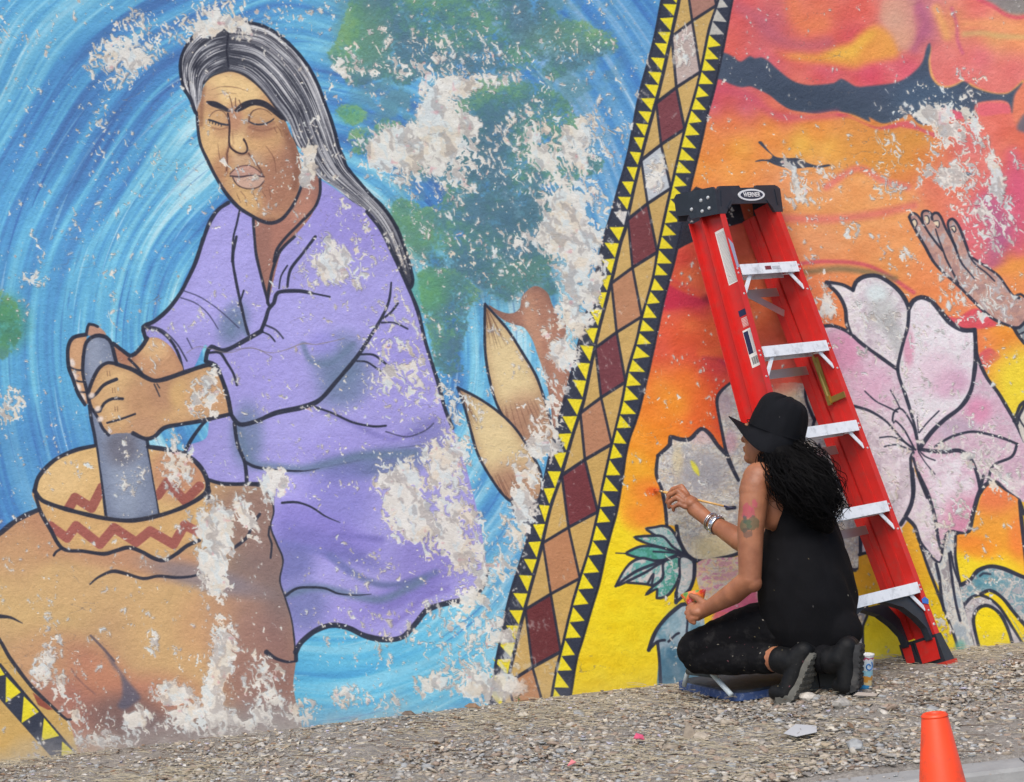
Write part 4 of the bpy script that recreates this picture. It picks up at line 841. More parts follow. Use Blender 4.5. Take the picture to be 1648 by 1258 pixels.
    s(J((878,430),(830,428)), 2); s(J((828,605),(930,530),(1050,480),(1120,455),(1190,430),(1250,470)), (4,5,5,6,6,5)); s(J((1000,590),(1030,540),(1020,600)), 4); s(J((1030,420),(1110,425),(1180,432)), 3)
    s(J((1150,692),(1152,640)), 6); s(J((1225,620),(1185,660),(1150,692)), 5); s(J((1250,470),(1246,560),(1225,620)), 6)
    bl = J((1010,940),(1040,850),(1100,770),(1180,702),(1215,700),(1260,720),(1300,760),(1300,1200),(1072,1200),(1060,980),(1052,900))
    texture_fill(p, spl(bl, True), np.array([(74,124,152),(92,140,164),(126,164,180),(176,190,200)], np.float32) / 255, 99, 1, 26, 30); p.blob(1085,1085,40,60,0,(58,104,134),.7,p.full(spl(bl,True))); p.blob(1095,1000,24,30,0,(160,186,198),.6)
    s(J((1005,945),(1040,850),(1100,770),(1180,703),(1215,700)), 6.5); s(J((1005,945),(1050,900),(1090,892)), 4.5); s(J((1052,905),(1062,1000),(1068,1120),(1074,1200)), 5); s(J((1110,900),(1150,862),(1165,855)), 4); s(J((1208,700),(1212,780),(1206,860)), 3.5)
    # wedges behind the painter, right
    p.fill(spl(U((435,465),(520,470),(560,560),(610,690),(440,695),(400,600),(425,570)), True), (240,172,44), .95)
    s(U((430,470),(470,458),(520,462)), 5)
    texture_fill(p, spl(U((450,790),(485,800),(475,880),(455,960),(455,1200),(300,1200),(380,1000)), True), GREYS[[5,3,4,0]], 77, 1, 10, 10); s(U((478,795),(485,870),(455,950),(452,1010),(462,1180)), 4)
def peel(p):
    """weathered patches where the paint has flaked down to older coats, plaster and primer; returns the height map"""
    X, Y = p.X, p.Y
    wx, wy = p.warpx * 10, p.warpy * 10
    D = np.full((MH, MW), -.34, np.float32)
    def add(cx, cy, rx, ry, ang, v):
        R = max(rx, ry) * 1.02
        w = p.win(cx - R, cy - R, cx + R, cy + R)
        c, s = math.cos(math.radians(ang)), math.sin(math.radians(ang))
        dx, dy = X[w] - cx, Y[w] - cy
        u = (dx * c + dy * s) / rx; q = (-dx * s + dy * c) / ry
        k = np.clip(1 - u * u - q * q, 0, 1)
        D[w] += v * np.sqrt(k)
    for a in ((185,100,56,46,-10,.50),(205,60,70,50,0,.2),(215,40,46,26,-30,.30),(235,90,40,20,-25,.30),(305,44,60,26,-10,.26),(350,25,70,40,0,.26),(440,20,120,60,0,.16),(150,195,26,60,0,.20),(180,170,20,20,0,.14),(40,135,34,22,0,.14),(58,447,24,14,10,.55),(10,650,34,34,-30,.5),(170,480,26,60,0,.10),(200,440,14,30,0,.18),(180,430,10,26,0,.2),
              (375,45,60,24,0,.25),(495,270,16,50,5,.5),(500,200,40,60,30,.2),(520,260,40,60,60,.22),(410,270,44,30,0,.16),(440,320,50,26,0,.18),(570,330,40,60,-40,.16),
              (530,415,34,46,-10,.52),(560,420,50,60,0,.26),(500,450,30,40,0,.25),(600,430,70,80,0,.14),(640,560,60,80,0,.2),(650,600,46,60,-20,.3),(640,520,60,60,0,.12),(575,640,60,40,0,.06),(700,650,50,60,0,.22),
              (690,790,86,90,0,.40),(720,740,40,60,0,.36),(640,780,40,60,-20,.35),(650,830,46,50,0,.4),(740,850,50,70,0,.3),(690,880,60,60,0,.3),(600,770,26,20,0,.25),(760,900,40,80,0,.26),(450,775,26,26,0,.6),(430,800,14,60,0,.4),(420,770,40,20,0,.2),
              (590,930,80,40,0,.16),(580,1000,60,30,0,.12),(720,1010,100,60,0,.22),(780,960,60,90,0,.32),(800,1060,40,70,0,.28),(560,1120,34,22,0,.56),(490,1145,30,24,0,.55),(620,1135,40,26,0,.3),(690,1105,30,24,0,.5),(740,1090,46,40,0,.42),(790,1110,60,30,0,.5),(640,1060,140,60,0,.12),(840,1100,40,20,0,.3),
              (330,640,34,40,-10,.62),(340,600,20,20,0,.4),(270,540,30,20,0,.14),(190,690,30,30,0,.2),(205,750,30,70,0,.22),(285,745,30,60,0,.62),(300,830,30,20,0,.2),(270,845,30,20,0,.14),(345,860,36,70,0,.72),(340,920,30,40,0,.6),(355,950,20,24,0,.5),(385,830,40,60,0,.2),(395,830,14,50,-30,.5),
              (360,1040,26,56,0,.6),(345,1110,20,56,0,.6),(75,1065,22,50,25,.6),(95,1110,14,40,0,.5),(120,1160,30,40,0,.4),(245,1035,14,24,0,.5),(270,1110,40,26,0,.5),(300,1130,50,26,0,.6),(220,1150,30,20,0,.5),(190,1180,60,24,0,.3),(160,1200,60,20,0,.3),(400,1110,80,60,0,.22),(430,1085,30,40,0,.34),(350,1160,100,26,0,.4),(440,1140,40,30,0,.3),(275,1165,120,26,0,.24),
              (650,250,70,50,0,.46),(610,225,50,30,20,.36),(600,260,30,30,0,.3),(640,230,30,40,0,.3),(715,170,50,60,0,.44),(700,210,40,60,0,.4),(740,250,50,70,0,.34),(690,230,80,80,0,.18),(735,140,40,20,0,.3),(790,130,60,14,-8,.34),(760,200,24,20,0,.5),(860,210,60,60,20,.24),(900,240,60,60,0,.26),(960,220,60,60,0,.44),(900,300,60,60,0,.26),(905,345,40,60,0,.34),(915,390,60,60,0,.36),(960,330,40,70,0,.34),(940,430,40,70,0,.40),(930,480,40,60,0,.4),(880,380,40,30,0,.3),(820,250,60,60,0,.14),
              (910,540,40,60,0,.44),(900,600,30,60,0,.4),(880,690,34,60,0,.5),(860,740,40,40,0,.36),(850,800,30,60,0,.44),(830,830,30,60,0,.36),(815,880,30,60,0,.24),(750,690,34,60,0,.3),(725,640,30,60,0,.2),(770,650,30,50,0,.1),(830,560,30,100,0,.06),(820,410,40,60,0,.2),(740,340,40,80,-20,.12),(640,100,120,60,0,.12),(780,60,200,80,0,.10),(720,100,120,60,0,.12),(560,120,60,40,0,.16),(550,90,40,40,0,.2),(1035,110,22,40,0,.2),(940,60,60,40,0,.12),
              (1055,280,20,36,10,.6),(1100,80,20,46,0,.46),(1000,340,16,16,0,.2),(965,440,14,60,20,.3),(950,500,14,40,20,.2),(1012,680,12,12,0,.3),(870,1030,40,40,0,.08),(905,1090,24,30,0,.34),(870,1070,40,20,0,.3),(850,1010,60,16,-20,.26),(820,1060,20,70,10,.3),(840,900,12,60,10,.2),
              (1490,165,46,40,0,.24),(1560,170,16,50,-20,.4),(1590,150,50,14,0,.2),(1545,115,20,14,0,.44),(1575,125,16,10,0,.44),(1470,185,46,20,0,.3),(1520,200,60,40,0,.3),(1540,240,60,70,0,.34),(1590,240,20,50,-25,.34),(1610,300,16,60,-15,.5),(1500,270,50,40,0,.26),(1470,310,30,30,0,.2),(1560,330,50,60,0,.22),(1560,300,60,60,0,.24),(1580,390,40,60,0,.28),(1640,260,26,26,0,.4),(1610,350,40,80,0,.2),(1505,290,50,26,0,.14),
              (1270,290,16,50,-10,.46),(1290,290,16,46,-10,.46),(1330,275,20,20,0,.26),(1380,270,40,24,0,.26),(1420,300,40,40,0,.2),(1430,290,20,40,-20,.3),(1370,370,16,34,-25,.46),(1340,330,100,70,0,.08),(1440,380,50,60,0,.14),(1290,430,40,26,0,.3),(1310,480,40,50,0,.34),(1330,500,26,30,0,.4),(1290,380,30,40,0,.16),(1450,420,60,40,0,.16),(1520,450,20,20,0,.2),(1560,480,50,50,-30,.3),(1610,500,40,40,0,.2),(1515,180,40,40,0,.2),(1460,410,14,12,0,.5),(1520,435,14,12,0,.4),
              (1620,780,30,26,0,.3),(1600,770,30,24,0,.3),(1560,830,40,26,0,.26),(1505,860,40,40,0,.16),(1510,780,60,60,0,.1),(1580,740,40,20,0,.24),(1550,720,60,20,0,.16),(1410,480,50,60,0,.1),(1430,540,50,60,-20,.12),(1340,840,40,60,0,.2),(1110,770,80,80,0,.1),(1520,1000,20,40,0,.3),(1555,960,30,40,0,.16),(1590,940,50,20,10,.2),
              (700,400,60,40,0,.12),(790,300,190,260,0,.10),(360,250,120,120,0,.02),(460,300,60,60,0,.06),(540,640,140,200,0,.05),(200,1000,240,160,0,.05),(1500,600,150,200,0,.09),(1430,560,100,110,0,.08),(1420,760,60,120,0,.12),(1560,660,60,80,0,.1),(1530,850,50,60,0,.12)):
        add(*a)
    # loose flakes run down to the right
    D -= .10 * np.clip((X - 1230) / 80, 0, 1) * np.clip((560 - Y) / 60, 0, 1)
    ca, sa = math.cos(math.radians(62)), math.sin(math.radians(62))
    U = (X + wx) * ca + (Y + wy) * sa; V = -(X + wx) * sa + (Y + wy) * ca
    n1 = fbm(X / 19 + wx * .05, Y / 19, 201, 4, .6)
    n2 = fbm(U / 16, V / 5.4, 211, 3, .6)
    n3 = sample_noise(U / 8, V / 3.1, 221)
    n4 = sample_noise(X / 2.6, Y / 2.6, 226)
    f = .30 * n1 + .26 * n2 + .28 * n3 + .16 * n4
    isl = np.clip((sample_noise(U / 9, V / 5, 227) - .60) * 2.6, 0, .5)
    sol = np.clip((D - .13) / .2, 0, 1)
    t = (f - .5) * (2.3 - .7 * sol) + D * (1 + .35 * sol) - .03 - isl * (1 - .8 * sol) + (n1 - .5) * .8 * sol
    m = np.clip(t * 22, 0, 1)
    rsky = np.clip((X - 1230) / 80, 0, 1) * np.clip((560 - Y) / 60, 0, 1) * np.clip((Y - 180) / 60, 0, 1)
    # small scattered flecks everywhere
    fl = sample_noise(U / 7, V / 2.6, 231) + .55 * sample_noise(X / 60, Y / 60, 232) + .35 * np.clip(D + .34, 0, .5) + .14 * rsky
    m = np.maximum(m, np.clip((fl - 1.36) * 14, 0, 1))
    hard = np.clip(D + .34, 0, 1)
    # what shows: primer white, plaster cream, grey render, a few older colours
    v = fbm(X / 13 + 9, Y / 13, 241, 4, .6); v = np.clip((v - .5) * 2 + .72, 0, 1); v = .4 * v + .6 * np.floor(v * 4) / 4
    g = fbm(X / 46, Y / 46, 251, 3)
    A = np.array([(190,186,182),(212,207,198),(222,216,204),(226,221,210),(230,227,218)], np.float32) / 255
    C = np.stack([np.interp(v * .75 + .25, np.linspace(0, 1, 5), A[:, k]) for k in range(3)], -1).astype(np.float32)
    cool = np.clip((fbm(U / 20, V / 9, 252, 3, .6) - .56) * 22 + .1 + .8 * rsky, 0, 1)[..., None]
    C = C * (1 - cool * .7) + np.array((206, 218, 220), np.float32) / 255 * cool * .7
    warm = np.clip((fbm(X / 30, Y / 30, 261, 4, .65) - .62) * 30, 0, 1)[..., None] * .8
    C = C * (1 - warm * .55) + np.array((220, 196, 164), np.float32) / 255 * warm * .55
    # deeper loss: grey-brown base coat inside the patches
    deep = np.clip((t - .10 + (n3 - .5) * .5) * 16, 0, 1) * np.clip((fbm(U / 22, V / 12, 271, 3, .6) - .54) * 26, 0, 1)
    C = C * (1 - deep[..., None] * .42) + np.array((140, 130, 130), np.float32) / 255 * deep[..., None] * .42
    pk = np.clip((sample_noise(X / 9, Y / 9, 281) - .86) * 8, 0, 1)[..., None]
    C = C * (1 - pk * .5) + np.array((214, 130, 140), np.float32) / 255 * pk * .5
    base = p.img.copy()
    # the new yellow and diamond paint is sound: hardly any loss there
    keep = np.ones((MH, MW), np.float32)
    for q in ([(1000,800),(1070,830),(1070,1130),(880,1130)],): keep[p.full(q) > .5] = .0
    ba = p.full(np.concatenate([spl(BAND_OL), spl(BAND_OR)[::-1]])); keep *= 1 - .5 * ba * np.clip(1.2 - 3 * hard + np.clip((Y - 930) / 60, 0, 1), 0, 1.8)
    m = m * keep
    # worn, half-gone paint round each loss
    halo = np.clip(blur(m, 3) * 1.2, 0, 1) * (1 - m)
    p.img += (C - p.img) * (halo * .18)[..., None]
    p.img += (C - p.img) * (m * .96)[..., None]
    # broken edge of the coat: old-paint rim, with shade and highlight painted on opposite sides
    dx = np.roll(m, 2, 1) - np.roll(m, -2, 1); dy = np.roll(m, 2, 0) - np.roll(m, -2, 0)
    edge_shade = np.clip((dx * .6 + dy * .8), 0, 1); edge_glint = np.clip(-(dx * .6 + dy * .8), 0, 1)
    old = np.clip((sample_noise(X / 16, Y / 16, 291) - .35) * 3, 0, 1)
    p.img += (np.array((236,234,228), np.float32) / 255 - p.img) * (edge_glint * .35 * old)[..., None]
    p.img += (np.array((96, 88, 92), np.float32) / 255 - p.img) * (edge_shade * .45 * old)[..., None]
    # dust and splash line along the bottom, cracks
    gy = 1131 - .1177 * (X - 824)
    low = np.clip(1 - (gy - Y) / (26 + 40 * sample_noise(X / 40, Y / 60, 301)), 0, 1)
    lowx = low * np.maximum(np.clip((820 - X) / 200, 0, 1), .35) * (.4 + .6 * n1)
    p.img += (np.array((170,166,162), np.float32) / 255 - p.img) * (lowx * .8)[..., None]
    cr = np.abs(fbm(X / 70, Y / 28, 311, 3) - .5)
    crk = np.clip(1 - cr / .0035, 0, 1) * np.clip((sample_noise(X / 120, Y / 120, 321) - .62) * 5, 0, 1)
    p.img += (np.array((120,110,110), np.float32) / 255 - p.img) * (crk * .7)[..., None]
    zD = zz(300, 380, .33386)
    p.stroke(zD((0,560),(60,530),(200,560),(300,535),(400,560),(480,545),(560,515),(620,520),(700,505),(760,490)), (1,1.6,1,2,1), (140,128,130), .8, rough=.9)
    p.stroke(zD((200,560),(230,545),(330,540),(410,580)), 1.2, (120,108,116), .7, rough=.9)
    # general wear of the paint film
    p.img *= (1 + .06 * (fbm(X / 5, Y / 5, 331, 2) - .5) + .07 * (fbm(X / 120, Y / 120, 341, 3) - .5))[..., None]
    return (1 - m) - .5 * crk

def paint_mural():
    p = Paint()
    river(p); foliage(p); tree_and_husks(p)
    rock(p); woman(p)
    sunset(p); flowers(p); border(p)
    h = peel(p)
    # sun-faded film: everything but the freshly painted yellow ground has gone paler and chalkier
    fresh = np.clip(1 - np.hypot((p.X - 1010) / 170, (p.Y - 900) / 300), 0, 1) ** .5
    fresh = np.maximum(fresh, np.clip((p.Y - 820) / 60, 0, 1) * np.clip((p.X - 1300) / 60, 0, 1))
    k = (.06 + .10 * (1 - fresh))[..., None]
    lum = p.img.mean(2, keepdims=True)
    p.img += (np.clip(lum * 1.06 + .05, 0, .9) - p.img) * k
    np.clip(p.img, .02, .98, out=p.img)
    return p.img, h
# ---------------------------------------------------------------- the painted wall
def wall_material():
    IMG, HGT = paint_mural()
    K = 1.10
    img = bpy.data.images.new('mural_paint', MW, MH, alpha=True)
    buf = np.empty((MH, MW, 4), np.float32); buf[..., :3] = np.clip(IMG, 0, 1); buf[..., 3] = np.clip(HGT, 0, 1)
    img.alpha_mode = 'CHANNEL_PACKED'
    img.pixels.foreach_set(np.ascontiguousarray(buf[::-1]).ravel()); img.update(); img.pack()
    m = bpy.data.materials.new('mural_on_render'); nt, N, L, B = nodes(m)
    tx = N.new('ShaderNodeTexImage'); tx.image = img; tx.interpolation = 'Cubic'; tx.extension = 'EXTEND'
    uv = N.new('ShaderNodeUVMap'); uv.uv_map = 'wall'; L.new(uv.outputs[0], tx.inputs[0])
    mx = N.new('ShaderNodeMix'); mx.data_type = 'RGBA'; mx.blend_type = 'MULTIPLY'; mx.inputs[0].default_value = 1; mx.inputs[7].default_value = (1 / K, 1 / K, 1 / K, 1)
    L.new(tx.outputs[0], mx.inputs[6]); L.new(mx.outputs[2], B.inputs['Base Color'])
    B.inputs['Specular IOR Level'].default_value = .14
    r = N.new('ShaderNodeMapRange'); r.inputs[3].default_value = .85; r.inputs[4].default_value = .6; L.new(tx.outputs[1], r.inputs[0]); L.new(r.outputs[0], B.inputs['Roughness'])
    tc = N.new('ShaderNodeTexCoord')
    n1 = N.new('ShaderNodeTexNoise'); n1.inputs['Scale'].default_value = 95; n1.inputs['Detail'].default_value = 5; n1.inputs['Roughness'].default_value = .62; L.new(tc.outputs['Object'], n1.inputs['Vector'])
    n2 = N.new('ShaderNodeTexNoise'); n2.inputs['Scale'].default_value = 16; n2.inputs['Detail'].default_value = 3; L.new(tc.outputs['Object'], n2.inputs['Vector'])
    b2 = N.new('ShaderNodeBump'); b2.inputs['Strength'].default_value = .5; b2.inputs['Distance'].default_value = .010; L.new(n2.outputs[0], b2.inputs['Height'])
    b1 = N.new('ShaderNodeBump'); b1.inputs['Strength'].default_value = .6; b1.inputs['Distance'].default_value = .0045; L.new(n1.outputs[0], b1.inputs['Height']); L.new(b2.outputs[0], b1.inputs['Normal'])
    b0 = N.new('ShaderNodeBump'); b0.inputs['Strength'].default_value = .5; b0.inputs['Distance'].default_value = .003; L.new(tx.outputs[1], b0.inputs['Height']); L.new(b1.outputs[0], b0.inputs['Normal'])
    L.new(b0.outputs[0], B.inputs['Normal'])
    return m

M_RENDER = mat('bare_render', (176, 172, 166), .9, bump=.6, bscale=80, vary=.1)
M_MURAL = wall_material()
X0, X1, ZT, ZB = -(824 + ML) / 430, (1648 + MR - 824) / 430, CAM_Z + (629 + MT) / 430, -.45
wall = tag(bpy.data.objects.new('painted_wall', None), 'long rendered wall covered in a weathered mural, standing behind the kneeling painter', 'wall'); col.objects.link(wall)
bm = bmesh.new(); box(bm, ((X0 + X1) / 2, .128, (ZT + ZB) / 2), (X1 - X0, .25, ZT - ZB)); from_bm('masonry', bm, M_RENDER, wall)
bm = bmesh.new(); box(bm, ((X0 + X1) / 2, .12, ZT + .041), (X1 - X0 + .04, .34, .08)); from_bm('coping', bm, M_RENDER, wall, bevel=.008)

def p2w(L, y=0.0):
    return [((x - 824) / 430, y, CAM_Z - (v - 629) / 430) for x, v in L]

def mural_panel(name, label, left, right, y):
    """one painted field: a strip of wall face between two edge lines, sampled in rows"""
    ys = np.arange(-MT, MH - MT + 1, 26.0); ys[-1] = MH - MT
    bm = bmesh.new(); uvl = bm.loops.layers.uv.new('wall'); rows = []
    for v in ys:
        a = left if np.isscalar(left) else xat(left, v); b = right if np.isscalar(right) else xat(right, v)
        rows.append([bm.verts.new(p2w([(a + (b - a) * k / 6, v)], y)[0]) for k in range(7)])
    for r0, r1 in zip(rows, rows[1:]):
        for k in range(6): bm.faces.new((r0[k], r1[k], r1[k + 1], r0[k + 1]))
    for f in bm.faces:
        for l in f.loops:
            c = l.vert.co; l[uvl].uv = ((c.x * 430 + 824 + ML) / MW, 1 - ((CAM_Z - c.z) * 430 + 629 + MT) / MH)
    me = bpy.data.meshes.new(name); bm.to_mesh(me); bm.free()
    o = link(name, me, M_MURAL, wall); o['label'] = label
    return o
mural_panel('river_panel', 'flaking painted scene of a kneeling woman in a lilac dress grinding at a bowl on a rock before swirling blue water', -ML, BAND_OL, 0)
mural_panel('diamond_border', 'painted slanting border of tan and maroon diamonds edged with yellow sawteeth', BAND_OL, BAND_OR, -.0015)
mural_panel('sunset_panel', 'painted orange sunset with charcoal clouds, a reaching hand and pale pink flowers', BAND_OR, 1648 + MR, 0)

# ---------------------------------------------------------------- ground
def ground_material():
    m = bpy.data.materials.new('dusty_verge'); nt, N, L, B = nodes(m)
    tc = N.new('ShaderNodeTexCoord')
    def nz(s, d=6, r=.6):
        n = N.new('ShaderNodeTexNoise'); n.inputs['Scale'].default_value = s; n.inputs['Detail'].default_value = d; n.inputs['Roughness'].default_value = r; L.new(tc.outputs['Object'], n.inputs['Vector']); return n
    a, b, c = nz(5), nz(60, 8, .7), nz(260, 3)
    cr = N.new('ShaderNodeValToRGB'); e = cr.color_ramp.elements
    e[0].position = .32; e[0].color = (*lin((136, 129, 121)), 1); e[1].position = .68; e[1].color = (*lin((184, 178, 169)), 1)
    x = e.new(.5); x.color = (*lin((160, 153, 144)), 1)
    L.new(b.outputs[0], cr.inputs[0])
    mx = N.new('ShaderNodeMix'); mx.data_type = 'RGBA'; mx.blend_type = 'SOFT_LIGHT'; mx.inputs[0].default_value = .7; L.new(cr.outputs[0], mx.inputs[6]); L.new(a.outputs[0], mx.inputs[7]); L.new(mx.outputs[2], B.inputs['Base Color'])
    B.inputs['Roughness'].default_value = .95; B.inputs['Specular IOR Level'].default_value = .2
    b1 = N.new('ShaderNodeBump'); b1.inputs['Strength'].default_value = .9; b1.inputs['Distance'].default_value = .02; L.new(b.outputs[0], b1.inputs['Height'])
    b2 = N.new('ShaderNodeBump'); b2.inputs['Strength'].default_value = .8; b2.inputs['Distance'].default_value = .006; L.new(c.outputs[0], b2.inputs['Height']); L.new(b1.outputs[0], b2.inputs['Normal']); L.new(b2.outputs[0], B.inputs['Normal'])
    return m
M_GROUND = ground_material()
def sheet(name, xs, ts, zf, m, kind='structure'):
    V = [(x, -t, zf(x, t)) for t in ts for x in xs]; n = len(xs)
    F = [(j * n + i, (j + 1) * n + i, (j + 1) * n + i + 1, j * n + i + 1) for j in range(len(ts) - 1) for i in range(n - 1)]
    me = bpy.data.meshes.new(name); me.from_pydata(V, [], F)
    for p in me.polygons: p.use_smooth = True
    return tag(link(name, me, m), kind=kind)
def vz(x, t):
    n = mnoise.noise(Vector((x * 3, t * 3, 1.7))) * .010 + mnoise.noise(Vector((x * 11, t * 11, 4.2))) * .006 + mnoise.noise(Vector((x * 34, t * 34, 9.2))) * .0035
    return float(ground_z(x, t)) + n * min(1, .35 + t * 2) - (.012 if t > 1.66 else 0)
sheet('verge', np.linspace(-5.5, 5.5, 440), np.concatenate([np.linspace(-.02, 1.70, 80)]), vz, M_GROUND)
KT = 1.69
M_CONC = mat('kerb_concrete', (150, 150, 148), .9, bump=.7, bscale=60, vary=.14, vscale=9, dirt=(98, 92, 84), dirt_amt=.5, dscale=10)
bm = bmesh.new()
prof = [(KT, -.25), (KT, 0), (KT + .012, .006), (KT + .14, .004), (KT + .152, -.006), (KT + .17, -.13), (KT + .17, -.25)]
kerb = tag(bpy.data.objects.new('kerb', None), kind='structure'); col.objects.link(kerb)
def kz(x): return .1177 * x - .034 * KT * KT
for i in range(8):
    xa, xb = -5.5 + i * 1.38 + .096, -5.5 + (i + 1) * 1.38 + .096 - .006
    bm = bmesh.new()
    A = [bm.verts.new((xa, -t, kz(xa) + z)) for t, z in prof]; Bv = [bm.verts.new((xb, -t, kz(xb) + z)) for t, z in prof]
    bm.faces.new(A); bm.faces.new(Bv[::-1])
    for k in range(len(prof)): bm.faces.new((A[k], Bv[k], Bv[(k + 1) % len(prof)], A[(k + 1) % len(prof)]))
    from_bm('kerb_stone', bm, M_CONC, kerb)
M_ROAD = mat('road_asphalt', (84, 84, 86), .9, bump=.8, bscale=150, vary=.15)
sheet('street', np.linspace(-40, 40, 41), [1.8, 2.6, 4, 8, 14, 30, 80], lambda x, t: .1177 * x - .034 * KT ** 2 - .135 - .012 * (min(t, 10) - KT), M_ROAD)
# verge and land carrying on beyond the framed stretch
sheet('land', np.linspace(-60, 60, 61), [-80, -40, -10, -.3], lambda x, t: .1177 * x - .12, M_GROUND)

# gravel, chips, straw: uncountable, one mesh each, every stone its own small solid
def gravel_mesh(name, n, size, seed, mats, tmin=.03, tmax=1.63, flat=.6, dens=None, xr=(-2.9, 2.9), zoff=0.0):
    rg = np.random.default_rng(seed)
    phi = (1 + 5 ** .5) / 2
    ico = np.array([(-1,phi,0),(1,phi,0),(-1,-phi,0),(1,-phi,0),(0,-1,phi),(0,1,phi),(0,-1,-phi),(0,1,-phi),(phi,0,-1),(phi,0,1),(-phi,0,-1),(-phi,0,1)]) / 1.902
    fc = np.array([(0,11,5),(0,5,1),(0,1,7),(0,7,10),(0,10,11),(1,5,9),(5,11,4),(11,10,2),(10,7,6),(7,1,8),(3,9,4),(3,4,2),(3,2,6),(3,6,8),(3,8,9),(4,9,5),(2,4,11),(6,2,10),(8,6,7),(9,8,1)])
    t = tmin + (tmax - tmin) * rg.random(n * 3) ** .8; x = rg.uniform(xr[0], xr[1], n * 3)
    if dens is not None:
        k = rg.random(n * 3) < dens(x, t); t, x = t[k], x[k]
    t, x = t[:n], x[:n]; n = len(t)
    s = size[0] + (size[1] - size[0]) * rg.random(n) ** 2.6
    V = ico[None] * (1 + rg.uniform(-.32, .32, (n, 12, 1))) * s[:, None, None] * rg.uniform(.7, 1.3, (n, 1, 3))
    V[:, :, 2] *= flat
    a = rg.uniform(0, 6.28, n); ca, sa = np.cos(a)[:, None], np.sin(a)[:, None]
    tl = rg.normal(0, .35, n); ct, stt = np.cos(tl)[:, None], np.sin(tl)[:, None]
    vx, vy, vz_ = V[..., 0], V[..., 1], V[..., 2]
    vy, vz_ = vy * ct - vz_ * stt, vy * stt + vz_ * ct
    vx, vy = vx * ca - vy * sa, vx * sa + vy * ca
    z = ground_z(x, t) + s * flat * .35 + zoff
    P = np.stack([vx + x[:, None], vy - t[:, None], vz_ + z[:, None]], -1).reshape(-1, 3)
    P[:, 1] = np.minimum(P[:, 1], -.004)
    F = (fc[None] + 12 * np.arange(n)[:, None, None]).reshape(-1, 3)
    me = bpy.data.meshes.new(name)
    me.vertices.add(len(P)); me.vertices.foreach_set('co', P.ravel().astype(np.float32))
    me.loops.add(len(F) * 3); me.loops.foreach_set('vertex_index', F.ravel().astype(np.int32))
    me.polygons.add(len(F)); me.polygons.foreach_set('loop_start', np.arange(0, len(F) * 3, 3, dtype=np.int32))
    me.update()
    mi = np.repeat(rg.integers(0, len(mats), n), 20).astype(np.int32); 
    o = link(name, me, mats); me.polygons.foreach_set('material_index', mi)
    return tag(o, kind='stuff')
STONE = [mat('stone_%s' % k, c, .85, bump=.4, bscale=120, vary=.2, vscale=60) for k, c in (('grey', (160, 156, 149)), ('pale', (186, 180, 170)), ('brown', (148, 136, 121)), ('dark', (132, 127, 121)), ('tan', (168, 157, 141)), ('blue_grey', (152, 154, 154)), ('rust', (150, 132, 117)))]
def dens1(x, t): return np.clip((t - .12) * 1.2 + .12 + .5 * np.sin(x * 3.1 + t * 4) * np.sin(x * 1.7 - t * 3), .06, 1)
gravel_mesh('gravel', 21000, (.003, .017), 1, STONE, dens=dens1, flat=.42)
gravel_mesh('fine_gravel', 27000, (.002, .007), 2, STONE, dens=lambda x, t: np.full_like(x, 1.0))
gravel_mesh('pebbles', 680, (.010, .025), 3, STONE, flat=.45, dens=lambda x, t: np.clip((t - .3), 0, 1) * np.clip(.5 + .5 * np.sin(x * 2.3 + 1), .15, 1))
gravel_mesh('kerb_grit', 700, (.0015, .006), 13, STONE, tmin=1.69, tmax=1.84, zoff=.011)
# flat chips and dead leaves
def litter_mesh(name, n, size, seed, mats, dens, lift=.004, curl=.35, aspect=(.3, .8)):
    rg = np.random.default_rng(seed); V = []; F = []; MI = []
    for i in range(n):
        while True:
            x, t = rg.uniform(-2.8, 2.8), rg.uniform(.02, 1.62)
            if rg.random() < dens(x, t): break
        L = rg.uniform(*size) * (1 if rg.random() < .85 else 1.5); W = L * rg.uniform(*aspect); a = rg.uniform(0, 6.28)
        tl = rg.normal(0, .3); c = rg.uniform(-curl, curl) * L
        M = Matrix.Translation((x, -t, float(ground_z(x, t)) + lift + .3 * L * abs(math.sin(tl)))) @ Matrix.Rotation(a, 4, 'Z') @ Matrix.Rotation(tl, 4, 'X')
        b = len(V)
        for u, v, h in ((-1, 0, c), (-.4, .9, .3 * c), (.3, 1, 0), (1, .1, c), (.4, -1, .1 * c), (-.5, -.8, 0)):
            j = 1 + rg.uniform(-.25, .25)
            V.append(M @ Vector((u * L * .5 * j, v * W * .5 * j, h)))
        F.append(tuple(range(b, b + 6))); MI.append(rg.integers(0, len(mats)))
        for u, v, h in ((-1, 0, c), (-.4, .9, .3 * c), (.3, 1, 0), (1, .1, c), (.4, -1, .1 * c), (-.5, -.8, 0)): pass
    me = bpy.data.meshes.new(name); me.from_pydata(V, [], F); o = link(name, me, mats)
    me.polygons.foreach_set('material_index', np.array(MI, np.int32))
    sm = o.modifiers.new('thick', 'SOLIDIFY'); sm.thickness = .0016
    return tag(o, kind='stuff')
LEAF = [mat('dead_leaf_%s' % k, c, .85, vary=.2, vscale=50) for k, c in (('brown', (136, 110, 86)), ('tan', (168, 152, 128)), ('grey', (152, 145, 134)), ('pale', (192, 184, 168)), ('dark', (112, 98, 86)))]
litter_mesh('leaf_litter', 4600, (.006, .024), 4, LEAF, lambda x, t: .25 + .75 * (math.sin(x * 2.1 + t * 5) * .5 + .5))
M_CHIP = [mat('flaked_paint_%s' % k, c, .8) for k, c in (('white', (208, 204, 196)), ('grey', (172, 170, 168)), ('cream', (206, 192, 170)), ('lilac', (176, 172, 188)))]
litter_mesh('fallen_paint_chips', 1300, (.005, .019), 5, M_CHIP, lambda x, t: .15 + math.exp(-t * 1.6), aspect=(.4, .9))
